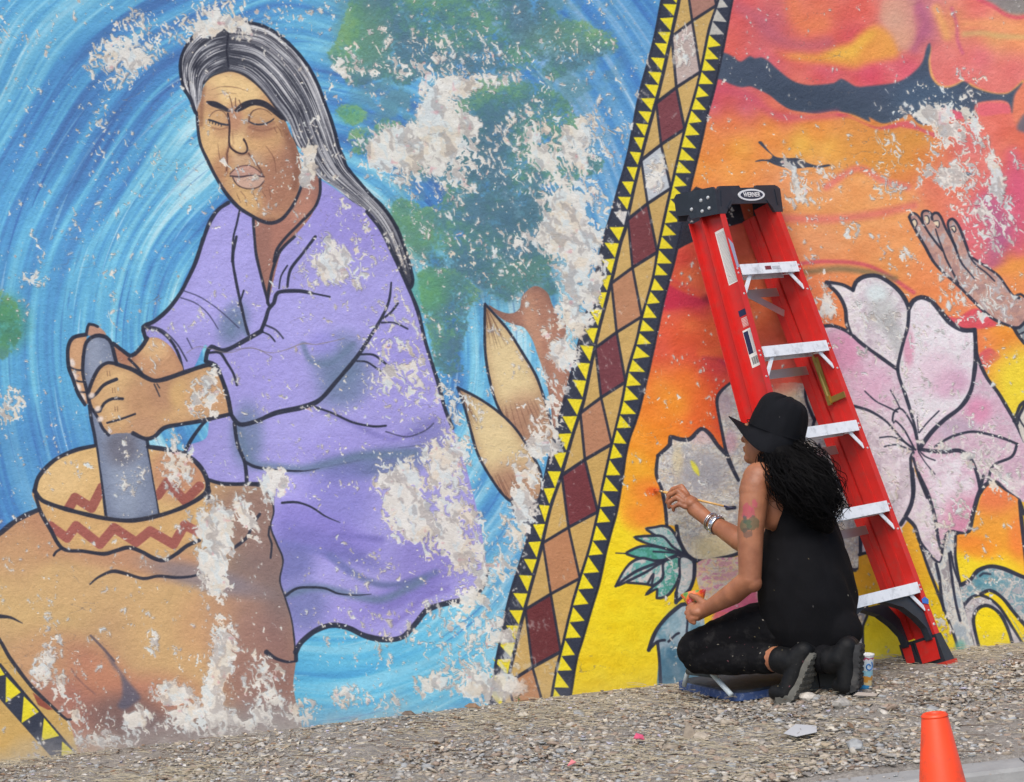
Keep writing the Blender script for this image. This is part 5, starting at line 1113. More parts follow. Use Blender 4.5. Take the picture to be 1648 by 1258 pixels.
# dry grass and straw
def straw_mesh(name, n, seed, m, dens, size=(.02, .09), r=.0011, up=.15):
    rg = np.random.default_rng(seed); bm = bmesh.new()
    for i in range(n):
        while True:
            x, t = rg.uniform(-2.8, 2.8), rg.uniform(.02, 1.63)
            if rg.random() < dens(x, t): break
        L = rg.uniform(*size); a = rg.normal(0, .7) + (math.pi if rg.random() < .5 else 0); z = float(ground_z(x, t)) + rg.uniform(.002, .012)
        e = rg.uniform(0, up); c = rg.uniform(-.5, .5)
        P = []
        for k in range(4):
            f = k / 3
            P.append((x + L * f * math.cos(a + c * f), -t + L * f * math.sin(a + c * f), z + L * e * math.sin(f * 2.2)))
        if min(-p[1] for p in P) < .01: continue
        tube(bm, P, (r, r * .5), 3, caps=False)
    return tag(from_bm(name, bm, m), kind='stuff')
M_STRAW = mat('straw', (186, 175, 150), .8, vary=.3, vscale=20)
straw_mesh('dry_grass', 5600, 6, M_STRAW, lambda x, t: .12 + .88 * max(0, math.sin(x * 2.6 + 2 * t + .4) * math.sin(t * 4.2 - x)) )
M_TWIG = mat('twig_bark', (98, 78, 62), .9, vary=.2)
straw_mesh('twigs', 420, 7, M_TWIG, lambda x, t: .6, (.03, .12), .0016, .08)
# ---------------------------------------------------------------- the folded step ladder, leaning back on the wall
M_RED = mat('red_fibreglass', (204, 40, 36), .32, vary=.06, vscale=30, dirt=(150, 84, 76), dirt_amt=.4, dscale=26, bump=.05, bscale=200)
M_ALU = mat('step_aluminium', (226, 232, 238), .45, metal=.0, vary=.05, vscale=40, dirt=(136, 142, 150), dirt_amt=.7, dscale=22)
M_BRACE = mat('bare_aluminium', (186, 180, 172), .4, metal=.8, vary=.1)
M_BLACK = mat('black_plastic', (40, 46, 56), .42, vary=.1, vscale=40, dirt=(90, 96, 104), dirt_amt=.2)
M_RIVET = mat('rivet_zinc', (216, 216, 216), .35, metal=.6)
M_BRASS = mat('zinc_brass', (178, 152, 84), .35, metal=.85, vary=.1)
M_PAPER = mat('label_white', (226, 226, 220), .6)
M_NAVY = mat('label_navy', (30, 38, 74), .5)
M_PRINT = mat('label_print', (104, 106, 108), .6)
M_RUB = mat('red_rubber', (186, 52, 36), .7)
M_TAPE = mat('blue_tape', (52, 110, 196), .6)
RX, RY, RZ, LT = -.2533, -.1101, .7704, (1.3606, -.530, .163)
W_T, W_B, SP, V1, DEP, LH = .3366, .6091, .3108, .2905, .160, 1.825
Rm = Matrix.Rotation(RY, 4, 'Y') @ Matrix.Rotation(RZ, 4, 'Z') @ Matrix.Rotation(RX, 4, 'X')
ladder = tag(bpy.data.objects.new('step_ladder', None), 'red fibreglass step ladder with white steps, folded and leaning on the wall behind the painter', 'ladder'); col.objects.link(ladder)
ladder.matrix_world = Matrix.Translation(LT) @ Rm
def hw(v): return (W_B + (W_T - W_B) * v / LH) / 2
def part(name, bm, m, parent=None, **k): return from_bm(name, bm, m, ladder if parent is None else parent, **k)
def channel(bm, side, v0, v1, w0, w1, out, th=.0035, fl=.028, inset=0.0):
    """C-channel rail running up the taper: web plus two flanges turned outwards"""
    def q(v): return side * (hw(v) - inset)
    def slab(u0, u1, wa, wb):
        vs = []
        for v in (v0, v1):
            for du, w in ((u0, wa), (u1, wa), (u1, wb), (u0, wb)): vs.append(bm.verts.new((q(v) - side * du, w, v)))
        for f in ((0, 3, 2, 1), (4, 5, 6, 7), (0, 1, 5, 4), (1, 2, 6, 5), (2, 3, 7, 6), (3, 0, 4, 7)): bm.faces.new([vs[i] for i in f])
    slab(fl - th, fl, w0 + .003, w1 - .003)              # web
    slab(0, fl, w0, w0 + .003 - .0002); slab(0, fl, w1 - .003 + .0002, w1)
    slab(fl, fl + .0022, w0 + (w1 - w0) * .42, w0 + (w1 - w0) * .56)      # stiffening rib on the inside
rails = {}
for s in (-1, 1):
    bm = bmesh.new(); channel(bm, s, .085, LH - .03, 0, .092, True); rails[s] = part('front_rail', bm, M_RED)
    bm = bmesh.new(); channel(bm, s, .12, LH - .05, .098, .158, True, inset=.004); part('rear_rail', bm, M_RED)
# steps
for k in range(5):
    v = V1 + k * SP; h = hw(v) - .0275
    bm = bmesh.new()
    box(bm, (0, .037, v + .015), (2 * h, .074, .003)); box(bm, (0, -.0045, v), (2 * h, .003, .040)); box(bm, (0, .072, v), (2 * h, .003, .030))
    for j in range(7): box(bm, (0, .008 + j * .0095, v + .0175), (2 * h - .004, .004, .002))
    st = part('step', bm, M_ALU, bevel=.0008)
    for s in (-1, 1):
        bm = bmesh.new()
        a = Vector((s * (h - .05), .004, v - .018)); b = Vector((s * (hw(v - .085) - .026), .004, v - .082))
        d = (b - a).normalized(); nrm = Vector((0, 1, 0)).cross(d) * .008
        prism(bm, [a + nrm, b + nrm, b - nrm, a - nrm], (0, -.0015, 0), (0, .0015, 0))
        box(bm, (s * (h - .045), .012, v - .0205), (.05, .02, .002))
        from_bm('knee_brace', bm, M_ALU, st)
    bm = bmesh.new()
    for s in (-1, 1):
        for dv in (.007, -.009): lathe(bm, [(.0042, 0), (.0036, .0018), (.0015, .0026)], 8, Matrix.Translation((s * (hw(v + dv) - .013), 0, v + dv)) @ Matrix.Rotation(math.pi / 2, 4, 'X'))
        lathe(bm, [(.0045, 0), (.0038, .0018), (.0015, .0026)], 8, Matrix.Translation((s * (hw(v - .088) - .014), 0, v - .088)) @ Matrix.Rotation(math.pi / 2, 4, 'X'))
        for w in (.02, .05): lathe(bm, [(.004, 0), (.0034, .0018), (.0015, .0026)], 8, Matrix.Translation((s * (hw(v) - .0245), w, v - .002)) @ Matrix.Rotation(s * math.pi / 2, 4, 'Y'))
    o = from_bm('rivet', bm, M_RIVET, st); o['kind'] = 'stuff'
    # rear horizontal bar
    vr = v - .055; hr = hw(vr) - .03
    if k > 0:
        bm = bmesh.new(); box(bm, (0, .118, vr), (2 * hr, .003, .032)); box(bm, (0, .126, vr + .0155), (2 * hr, .018, .002)); part('rear_bar', bm, M_BRACE)
        if k == 4:
            bm = bmesh.new()
            a, b = Vector((-.02, .115, vr)), Vector((hr - .01, .115, vr - .085)); nn = Vector((.007, 0, .012))
            prism(bm, [a + nn, b + nn, b - nn, a - nn], (0, -.0015, 0), (0, .0015, 0)); part('rear_bar_brace', bm, M_BRACE)
    if k == 4:
        bm = bmesh.new(); box(bm, (0, -.0064, v + .001), (.034, .0006, .014)); o = from_bm('step_label', bm, mat('label_maroon', (118, 44, 56), .5), st); o.location = (-.012, 0, 0)
        bm = bmesh.new()
        for j in range(3): box(bm, (.034, -.0064, v + .005 - j * .0045), (.046, .0006, .0022))
        from_bm('step_print', bm, mat('grey_print', (176, 180, 186), .6), st)
CAPM = Matrix.Translation((0, .0, LH - .01)) @ Matrix.Rotation(.24, 4, 'X') @ Matrix.Translation((0, 0, -LH + .01))
# top cap: moulded black tray with cut-out skirt
TW, V0, VT = W_T / 2 + .016, LH - .068, LH + .028
capd = DEP + .022
bm = bmesh.new()
fr = [(-TW, V0 - .004), (-TW + .045, V0 - .004), (-TW + .07, V0 + .030), (TW - .07, V0 + .030), (TW - .045, V0 - .004), (TW, V0 - .004), (TW - .012, VT - .012), (TW - .026, VT), (.05, VT), (.043, VT - .008), (-.043, VT - .008), (-.05, VT), (-TW + .026, VT), (-TW + .012, VT - .012)]
prism(bm, [(u, 0, v) for u, v in fr], (0, -.016, 0), (0, -.004, 0))
for s in (-1, 1):
    sd_ = [(-.0155, V0 - .004), (capd * .62, V0 - .004), (capd * .66, V0 + .012), (capd, V0 + .016), (capd, VT - .012), (capd - .012, VT - .001), (-.002, VT - .001), (-.0155, VT - .014)]
    prism(bm, [(s * (TW - .001), w, v) for w, v in sd_], (s * .003, 0, 0), (-s * .009, 0, 0))
box(bm, (0, capd / 2 - .01, VT - .018), (2 * TW - .02, capd - .02, .012))
prism(bm, [(u, capd, v) for u, v in fr[::-1]], (0, -.006, 0), (0, 0, 0))
cap = part('top_cap', bm, M_BLACK, bevel=.0022)
cap.matrix_local = CAPM
bm = bmesh.new()
for s in (-1, 1):      # ribs on the skirt
    prism(bm, [(s * (TW - .028), -.0165, VT - .016), (s * (TW - .020), -.0165, V0 + .022), (s * (TW - .026), -.0165, V0 + .022), (s * (TW - .034), -.0165, VT - .016)], (0, -.002, 0), (0, 0, 0))
    prism(bm, [(s * .095, -.0165, V0 + .040), (s * .125, -.0165, V0 + .012), (s * .129, -.0165, V0 + .018), (s * .100, -.0165, V0 + .045)], (0, -.002, 0), (0, 0, 0))
from_bm('skirt_rib', bm, M_BLACK, cap)['kind'] = 'stuff'
bm = bmesh.new()
for w, v in ((.022, V0 + .06), (.022, V0 + .022), (.056, V0 + .055), (.056, V0 + .016), (.105, V0 + .030)): lathe(bm, [(.007, 0), (.006, .003), (.002, .0045)], 10, Matrix.Translation((-TW - .002, w, v)) @ Matrix.Rotation(-math.pi / 2, 4, 'Y'))
o = from_bm('cap_rivet', bm, M_RIVET, cap); o['kind'] = 'stuff'
# oval badge with the maker's word in raised letters
def ellipse(bm, cx, cz, a, b, y0, y1, n=36): prism(bm, [(cx + a * math.cos(2 * math.pi * i / n), 0, cz + b * math.sin(2 * math.pi * i / n)) for i in range(n)], (0, y0, 0), (0, y1, 0))
BZ = V0 + .061; BX = .012
bm = bmesh.new(); ellipse(bm, BX, BZ, .076, .0215, -.0185, -.0155); bd = from_bm('badge', bm, mat('badge_white', (232, 234, 236), .4), cap)
bm = bmesh.new(); ellipse(bm, BX, BZ, .064, .0150, -.0190, -.0172); from_bm('badge_field', bm, mat('badge_dark', (44, 54, 72), .4), cap)
def word(name, txt, size, M, m, parent, ext=.0006):
    c = bpy.data.curves.new(name, 'FONT'); c.body = txt; c.size = size; c.align_x = 'CENTER'; c.align_y = 'CENTER'; c.extrude = ext; c.offset = size * .012; c.resolution_u = 3
    o = bpy.data.objects.new(name, c); col.objects.link(o); bpy.context.view_layer.update()
    me = bpy.data.meshes.new_from_object(o.evaluated_get(bpy.context.evaluated_depsgraph_get())); bpy.data.objects.remove(o); me.name = name
    me.materials.clear(); me.transform(M)
    return link(name, me, m, parent)
word('badge_word', 'WERNER', .024, Matrix.Translation((BX, -.0194, BZ)) @ Matrix.Rotation(math.pi / 2, 4, 'X') @ Matrix.Diagonal((.98, 1.0, 1, 1)), mat('badge_letters', (240, 240, 240), .4), cap)
# stickers on the outside of the left rail
def on_web(w, v, d=.0003):
    return Vector((-(hw(v) - .0245) - d, w, v))
def sticker(name, w0, w1, v0, v1, m, d=.0004, parent=None):
    bm = bmesh.new(); vs = [on_web(w, v, d) for w, v in ((w0, v0), (w1, v0), (w1, v1), (w0, v1))]
    bm.faces.new([bm.verts.new(p) for p in vs]); return from_bm(name, bm, m, parent or rails[-1])
def printed(name, scale, c0, c1, c2=(200, 200, 196), thr=.5):
    """small print: uneven grey lines on pale paper"""
    m = bpy.data.materials.new(name); nt, N, L, B = nodes(m); tc = N.new('ShaderNodeTexCoord')
    mp = N.new('ShaderNodeMapping'); mp.inputs['Scale'].default_value = (1, 160, scale); L.new(tc.outputs['Object'], mp.inputs[0])
    w = N.new('ShaderNodeTexWave'); w.wave_type = 'BANDS'; w.bands_direction = 'Z'; w.inputs['Scale'].default_value = 1; L.new(mp.outputs[0], w.inputs[0])
    n = N.new('ShaderNodeTexNoise'); n.inputs['Scale'].default_value = 3; L.new(mp.outputs[0], n.inputs['Vector'])
    mt = N.new('ShaderNodeMath'); mt.operation = 'MULTIPLY'; L.new(w.outputs[1], mt.inputs[0]); L.new(n.outputs[0], mt.inputs[1])
    cr = N.new('ShaderNodeValToRGB'); cr.color_ramp.elements[0].color = (*lin(c0), 1); cr.color_ramp.elements[1].color = (*lin(c1), 1); cr.color_ramp.elements[0].position = .2; cr.color_ramp.elements[1].position = .42
    L.new(mt.outputs[0], cr.inputs[0]); L.new(cr.outputs[0], B.inputs['Base Color']); B.inputs['Roughness'].default_value = .6
    return m
sticker('warning_label', .016, .066, 1.50, 1.705, M_PAPER); sticker('warning_print', .020, .062, 1.505, 1.695, printed('small_print', 70, (214, 214, 208), (158, 160, 160)), .0008)
sticker('maker_label', .018, .056, 1.375, 1.398, M_NAVY)
sticker('rating_print', .024, .052, 1.335, 1.368, printed('white_marks', 60, (222, 190, 184), (206, 60, 50)), .0004)
sticker('barcode_label', .014, .060, 1.185, 1.325, M_PAPER); sticker('barcode_navy', .036, .058, 1.235, 1.318, M_NAVY, .0008); sticker('barcode_print', .018, .034, 1.235, 1.318, printed('list_print', 90, (224, 224, 220), (150, 150, 154)), .0008)
bm = bmesh.new()
for i in range(9):
    w0 = .022 + i * .0034; vs = [on_web(w, v, .001) for w, v in ((w0, 1.195), (w0 + (.0022 if i % 3 else .0012), 1.195), (w0 + (.0022 if i % 3 else .0012), 1.222), (w0, 1.222))]; bm.faces.new([bm.verts.new(p) for p in vs])
o = from_bm('barcode', bm, mat('barcode_ink', (60, 60, 64), .6), rails[-1]); o['kind'] = 'stuff'
# grey label strip wrapped on the front flange
bm = bmesh.new(); vs = [Vector((-(hw(v) - u), -.0006, v)) for u, v in ((.006, 1.66), (.026, 1.635), (.026, 1.545), (.012, 1.545))]; bm.faces.new([bm.verts.new(p) for p in vs]); from_bm('grey_sticker', bm, mat('sticker_grey', (150, 156, 178), .5), rails[-1])
# spreader bar, folded, and its hinge on the right rail
vS = V1 + 2.45 * SP
bm = bmesh.new()
uw = hw(vS) - .033
tube(bm, [(uw, .06, vS + .28), (uw - .004, .075, vS + .14), (uw - .006, .068, vS - .02)], .007, 6); box(bm, (uw - .004, .065, vS + .13), (.004, .02, .3))
sp = part('spreader', bm, M_BRASS)
bm = bmesh.new(); box(bm, (uw - .004, .035, vS - .02), (.006, .085, .022)); box(bm, (uw - .008, .066, vS - .02), (.012, .014, .034)); from_bm('spreader_hinge', bm, M_BRASS, sp, bevel=.002)
# bottom: black arched braces, shoes, red feet
for s in (-1, 1):
    for w, nm in ((.010, 'front'), (.120, 'rear')):
        h0 = hw(V1) - .03
        pts = [(h0 - .20, V1 - .018), (h0 - .05, V1 - .018)]
        pts += [(hw(v) - .03, v) for v in (.20, .15, .095)]
        pts += [(hw(.095) - .045, .10), (h0 - .008, .145), (h0 - .045, .19), (h0 - .10, .235)]
        bm = bmesh.new(); prism(bm, [(s * u, w, v) for u, v in pts], (0, 0, 0), (0, .028, 0)); br = part('corner_brace', bm, M_BLACK, bevel=.003)
    for w0, w1, vb in ((-.004, .100, .0), (.108, .166, .014)):
        bm = bmesh.new()
        for uo, ui in ((.004, .034),):
            A = [(s * (hw(.10) + uo - .003), w0, .115), (s * (hw(.10) - ui), w0, .115), (s * (hw(.10) - ui), w1, .115), (s * (hw(.10) + uo - .003), w1, .115)]
            Bq = [(s * (hw(0) + uo + .014), w0 - .004, vb + .012), (s * (hw(0) - ui - .004), w0 - .004, vb + .012), (s * (hw(0) - ui - .004), w1 + .004, vb + .012), (s * (hw(0) + uo + .014), w1 + .004, vb + .012)]
            va = [bm.verts.new(p) for p in A]; vb_ = [bm.verts.new(p) for p in Bq]
            bm.faces.new(va); bm.faces.new(vb_[::-1])
            for i in range(4): bm.faces.new((va[i], vb_[i], vb_[(i + 1) % 4], va[(i + 1) % 4]))
        sh = part('foot', bm, M_BLACK, bevel=.003)
        bm = bmesh.new(); box(bm, (s * (hw(0) - .010), (w0 + w1) / 2, vb + .003), (.068, w1 - w0 + .018, .018)); from_bm('foot_pad', bm, M_RUB, sh, bevel=.003)
        bm = bmesh.new()      # red web showing in the window of the shoe
        ui = hw(.06) - .036
        prism(bm, [(s * (hw(.022) - .040), w0 + .012, .026 + vb), (s * (hw(.022) - .040), w1 - .012, .026 + vb), (s * (hw(.1) - .0352), w1 - .012, .104), (s * (hw(.1) - .0352), w0 + .006, .104)], (0, 0, 0), (-s * .003, 0, 0)); from_bm('foot_window', bm, M_RED, sh)
    bm = bmesh.new(); lathe(bm, [(.006, 0), (.005, .002), (.002, .003)], 10, Matrix.Translation((s * (hw(.15) - .013), 0, .15)) @ Matrix.Rotation(math.pi / 2, 4, 'X')); part('foot_bolt', bm, M_RIVET)
bm = bmesh.new(); prism(bm, [(hw(.235) - .034, -.001, .232), (hw(.235) - .004, -.001, .224), (hw(.235) + .004, -.001, .240), (hw(.235) - .012, -.001, .252), (hw(.235) - .032, -.001, .247)], (0, -.002, 0), (0, .0005, 0)); part('tape_tag', bm, M_TAPE)
# ---------------------------------------------------------------- the kneeling painter
_b = bmesh.new(); bmesh.ops.create_icosphere(_b, subdivisions=3, radius=1)
ICO_V = np.array([v.co[:] for v in _b.verts]); ICO_F = np.array([[v.index for v in f.verts] for f in _b.faces]); _b.free()
F_ = Vector((-.78, .62, 0)).normalized(); R_ = Vector((.62, .78, 0)).normalized(); U_ = Vector((0, 0, 1))

class Flesh:
    """balls and tapered limbs that are fused into one skin by a voxel remesh"""
    def __init__(self): self.V = []; self.F = []; self.n = 0
    def ell(self, c, r, axes=None):
        r = (r, r, r) if np.isscalar(r) else r
        A = np.eye(3) if axes is None else np.array([list(a) for a in axes]).T
        V = (ICO_V * np.array(r)) @ A.T + np.array(c[:])
        self.V.append(V); self.F.append(ICO_F + self.n); self.n += len(V)
    def limb(self, pts, rad, squash=None):
        P = [Vector(p) for p in pts]
        for i in range(len(P) - 1):
            L = (P[i + 1] - P[i]).length; k = max(2, int(L / (min(rad[i], rad[i + 1]) * .30)))
            for j in range(k + 1):
                f = j / k; self.ell(P[i].lerp(P[i + 1], f), rad[i] + (rad[i + 1] - rad[i]) * f)
    def build(self, name, voxel, smooth, m, factor=.5):
        me = bpy.data.meshes.new(name); me.from_pydata(np.concatenate(self.V), [], np.concatenate(self.F))
        o = bpy.data.objects.new(name, me); col.objects.link(o)
        r = o.modifiers.new('r', 'REMESH'); r.mode = 'VOXEL'; r.voxel_size = voxel; r.use_smooth_shade = True
        s = o.modifiers.new('s', 'SMOOTH'); s.factor = factor; s.iterations = smooth
        bpy.context.view_layer.update()
        me2 = bpy.data.meshes.new_from_object(o.evaluated_get(bpy.context.evaluated_depsgraph_get()))
        bpy.data.objects.remove(o); me2.name = name; me2.materials.clear()
        for mm in (m if isinstance(m, list) else [m]): me2.materials.append(mm)
        for p in me2.polygons: p.use_smooth = True
        return me2

def wrinkle(me, amp, scale, seed=0.0, stretch=(1, 1, 1)):
    """cloth folds pushed along the normals"""
    n = len(me.vertices); co = np.empty(n * 3, np.float32); me.vertices.foreach_get('co', co); no = np.empty(n * 3, np.float32); me.vertices.foreach_get('normal', no)
    co = co.reshape(-1, 3); no = no.reshape(-1, 3)
    q = co * np.array(stretch) * scale + seed
    d = sample_noise(q[:, 0] + .7 * q[:, 2], q[:, 1] + q[:, 2] * .6, 901) * .6 + sample_noise(q[:, 0] * 2.3 + q[:, 2] * 1.1, q[:, 2] * 2.1 + q[:, 1], 902) * .4
    co = co + no * ((d - .5) * 2 * amp)[:, None]
    me.vertices.foreach_set('co', co.ravel().astype(np.float32)); me.update()

pl = at(1290, 1112, .66)
person = empty('person', (pl.x, pl.y, float(ground_z(pl.x, .66))), 'person in black hat, sleeveless top and leggings, kneeling and painting the wall', 'person')
PINV = Matrix.Translation(person.location).inverted()
def put(name, me_or_o, mats=None, parent=None):
    o = me_or_o if isinstance(me_or_o, bpy.types.Object) else link(name, me_or_o, mats)
    o.parent = parent or person; o.matrix_parent_inverse = PINV if parent is None else Matrix()
    return o

def skin_material():
    m = bpy.data.materials.new('tanned_skin'); nt, N, L, B = nodes(m); tc = N.new('ShaderNodeTexCoord')
    n = N.new('ShaderNodeTexNoise'); n.inputs['Scale'].default_value = 18; n.inputs['Detail'].default_value = 9; L.new(tc.outputs['Object'], n.inputs['Vector'])
    cr = N.new('ShaderNodeValToRGB'); e = cr.color_ramp.elements; e[0].position = .3; e[0].color = (*lin((138, 86, 60)), 1); e[1].position = .72; e[1].color = (*lin((172, 114, 82)), 1)
    L.new(n.outputs[0], cr.inputs[0]); prev = cr.outputs[0]
    # tattoo on the outside of the upper arm: rose petals over two leaves, and a line of script
    nz = N.new('ShaderNodeTexNoise'); nz.inputs['Scale'].default_value = 55; nz.inputs['Detail'].default_value = 3; L.new(tc.outputs['Object'], nz.inputs['Vector'])
    for (px, py, rad, c, thr) in ((1201, 824, .046, (168, 58, 86), .50), (1194, 832, .034, (84, 74, 88), .54), (1212, 813, .030, (176, 60, 90), .52), (1196, 843, .034, (48, 84, 60), .36), (1211, 842, .030, (48, 82, 58), .36), (1202, 857, .030, (84, 72, 66), .58)):
        c0 = at(px, py, .805)
        sub = N.new('ShaderNodeVectorMath'); sub.operation = 'SUBTRACT'; sub.inputs[1].default_value = c0; L.new(tc.outputs['Object'], sub.inputs[0])
        ln = N.new('ShaderNodeVectorMath'); ln.operation = 'LENGTH'; L.new(sub.outputs[0], ln.inputs[0])
        r = N.new('ShaderNodeMapRange'); r.inputs[1].default_value = rad * .55; r.inputs[2].default_value = rad * 1.25; r.inputs[3].default_value = .30; r.inputs[4].default_value = -.35; L.new(ln.outputs[1], r.inputs[0])
        ad = N.new('ShaderNodeMath'); ad.operation = 'ADD'; L.new(nz.outputs[0], ad.inputs[0]); L.new(r.outputs[0], ad.inputs[1])
        t = N.new('ShaderNodeMapRange'); t.inputs[1].default_value = thr + .12; t.inputs[2].default_value = thr + .2; t.inputs[3].default_value = 0; t.inputs[4].default_value = .62; L.new(ad.outputs[0], t.inputs[0])
        mx = N.new('ShaderNodeMix'); mx.data_type = 'RGBA'; L.new(t.outputs[0], mx.inputs[0]); L.new(prev, mx.inputs[6]); mx.inputs[7].default_value = (*lin(c), 1); prev = mx.outputs[2]
    L.new(prev, B.inputs['Base Color'])
    B.inputs['Roughness'].default_value = .5; B.inputs['Subsurface Weight'].default_value = .12; B.inputs['Subsurface Radius'].default_value = (.012, .004, .002); B.inputs['Subsurface Scale'].default_value = .5
    n3 = N.new('ShaderNodeTexNoise'); n3.inputs['Scale'].default_value = 170; L.new(tc.outputs['Object'], n3.inputs['Vector'])
    b = N.new('ShaderNodeBump'); b.inputs['Strength'].default_value = .5; b.inputs['Distance'].default_value = .0016; L.new(n3.outputs[0], b.inputs['Height']); L.new(b.outputs[0], B.inputs['Normal'])
    return m
M_SKIN = skin_material()
def cloth(name, c, dust=None, amt=.3, ds=30):
    m = mat(name, c, .92, bump=.35, bscale=420, vary=.15, vscale=12, spec=.15, dirt=dust, dirt_amt=amt, dscale=ds); return m
M_TOP = cloth('black_jersey', (17, 17, 20)); M_LEG = cloth('black_leggings', (18, 18, 21), (92, 90, 88), .2, 18); M_HAT = cloth('black_canvas', (21, 22, 26)); 
AX = (R_, F_, U_)
B = Flesh()
# torso core and pelvis (under the clothes), ribcage side that shows in the armhole
B.ell(at(1302, 1000, .64), (.165, .13, .11), AX); B.ell(at(1298, 930, .63), (.15, .12, .12), AX); B.ell(at(1290, 860, .61), (.14, .11, .12), AX); B.ell(at(1270, 800, .60), (.15, .10, .09), AX)
B.ell(at(1241, 818, .69), (.042, .06, .075), AX); B.ell(at(1238, 785, .70), (.045, .055, .055), AX)
B.limb([at(1262, 775, .60), at(1248, 735, .60)], [.062, .052])                       # neck
FH = Vector((-.86, .50, 0)).normalized(); RH = Vector((.50, .86, 0)).normalized(); TH = Vector((.18, -.05, .98)).normalized()
hc = at(1243, 700, .60)
HF = (FH - TH * FH.dot(TH)).normalized(); HR = HF.cross(TH).normalized(); HAX = (HR, HF, TH)
def hp(r, f, u): return hc + HR * r + HF * f + TH * u
B.ell(hp(0, -.01, .02), (.074, .094, .10), HAX); B.ell(hp(0, .028, -.045), (.058, .062, .072), HAX)
B.ell(hp(0, .062, -.093), (.028, .026, .022), HAX); B.ell(hp(0, .092, -.022), (.014, .016, .026), HAX); B.ell(hp(0, .100, -.036), (.015, .013, .011), HAX)
for s in (-1, 1): B.ell(hp(s * .034, .070, -.018), (.024, .020, .026), HAX); B.ell(hp(s * .030, .080, .018), (.026, .014, .010), HAX); B.ell(hp(s * .074, -.012, -.012), (.008, .018, .030), HAX)
B.ell(hp(0, .086, -.062), (.024, .012, .006), HAX); B.ell(hp(0, .083, -.072), (.022, .012, .007), HAX)
# left arm (near), hand resting on the knee
B.ell(at(1222, 772, .72), (.060, .058, .062), AX); B.ell(at(1215, 790, .735), .055)
LE = at(1207, 932, .77)
B.limb([at(1216, 782, .735), at(1208, 850, .755), LE], [.053, .046, .039])
B.limb([LE, at(1180, 955, .72), at(1142, 977, .63)], [.039, .0385, .026])
B.ell(at(1211, 938, .775), .033)
B.limb([at(1142, 977, .63), at(1124, 984, .595)], [.026, .030]); B.ell(at(1126, 984, .60), (.034, .040, .024), (F_, R_, U_))
for pts in (((1128, 974, .585), (1115, 972, .575), (1107, 979, .57), (1113, 985, .575)), ((1123, 980, .60), (1112, 979, .59), (1105, 986, .585), (1111, 992, .59)), ((1121, 987, .61), (1112, 987, .605), (1107, 993, .60), (1113, 998, .605)), ((1122, 993, .62), (1115, 995, .615), (1112, 999, .61), (1117, 1002, .615))):
    B.limb([at(*p) for p in pts], [.0115, .0105, .0095, .0085])
B.limb([at(1132, 970, .62), at(1122, 962, .60), at(1112, 958, .585)], [.0135, .0115, .0095])
# right arm (far), reaching to the wall
B.ell(at(1300, 772, .45), .060)
RE = at(1218, 884, .36); RW = at(1142, 838, .20)
B.limb([at(1300, 778, .45), RE], [.052, .040]); B.limb([RE, at(1190, 868, .31), RW], [.040, .041, .0265])
B.limb([RW, at(1118, 818, .145)], [.0265, .030]); B.ell(at(1112, 810, .135), (.030, .036, .026), (Vector((1, 0, -.5)).normalized(), Vector((0, 1, 0)), Vector((.5, 0, 1)).normalized()))
for pts, r0 in (((( 1106, 796, .125), (1097, 783, .108), (1083, 787, .085), (1075, 797, .072)), .0115), (((1102, 800, .14), (1091, 790, .125), (1077, 797, .105), (1074, 808, .098)), .0115), (((1100, 808, .15), (1089, 800, .14), (1077, 808, .128), (1077, 816, .125)), .011), (((1103, 816, .155), (1093, 811, .15), (1083, 816, .142), (1084, 821, .14)), .0095)):
    B.limb([at(*p) for p in pts], [r0, r0 * .95, r0 * .85, r0 * .72])
B.limb([at(1118, 806, .115), at(1103, 797, .09), at(1085, 797, .072)], [.0145, .0115, .009])
# legs (inside leggings), ankles that show above the boots
LK, LA = at(1120, 1042, .50), at(1258, 1061, .755)
B.limb([at(1296, 1008, .70), LK], [.06, .04]); B.limb([at(1130, 1056, .51), at(1215, 1060, .67), at(1228, 1060, .695), LA], [.03, .034, .0445, .044])
RK, RA = at(1190, 1040, .42), at(1338, 1062, .83)
B.limb([at(1335, 1000, .52), RK], [.06, .04]); B.limb([RK, at(1250, 1052, .55), RA], [.035, .035, .036])
body = put('body', B.build('body', .0032, 5, M_SKIN))
# eyes under the brim
M_EYE = mat('eye', (226, 222, 216), .2); 
for s in (-1, 1):
    bm = bmesh.new(); bmesh.ops.create_icosphere(bm, subdivisions=2, radius=.0115, matrix=Matrix.Translation(hp(s * .030, .0775, .004))); put('eye', from_bm('eye', bm, M_EYE, smooth=True))
# ---- sleeveless top
T = Flesh()
TK = np.array([(1272, 752, .61, .045, .04), (1277, 765, .61, .066, .058), (1286, 790, .61, .100, .085), (1289, 820, .61, .126, .105), (1292, 850, .615, .146, .120), (1294, 880, .62, .170, .140), (1297, 920, .63, .192, .156), (1300, 960, .64, .200, .164), (1305, 1005, .65, .188, .155), (1314, 1040, .67, .150, .125)])
for f in np.linspace(0, len(TK) - 1, 46):
    k = [np.interp(f, range(len(TK)), TK[:, j]) for j in range(5)]
    T.ell(at(k[0], k[1], k[2]), (k[3], k[4], .055), AX)
T.ell(at(1264, 822, .70), (.045, .05, .075), AX); T.ell(at(1278, 850, .69), (.075, .065, .08), AX); T.ell(at(1268, 868, .57), (.11, .09, .08), AX)
T.limb([at(1253, 762, .66), at(1268, 800, .695), at(1280, 835, .70)], [.026, .04, .06])
T.limb([at(1325, 1000, .64), at(1336, 1035, .70)], [.10, .09]); T.ell(at(1352, 1018, .74), (.075, .075, .075))
me = T.build('top', .006, 26, M_TOP); wrinkle(me, .009, 16, 3, (1, 1, .5)); put('sleeveless_top', me)
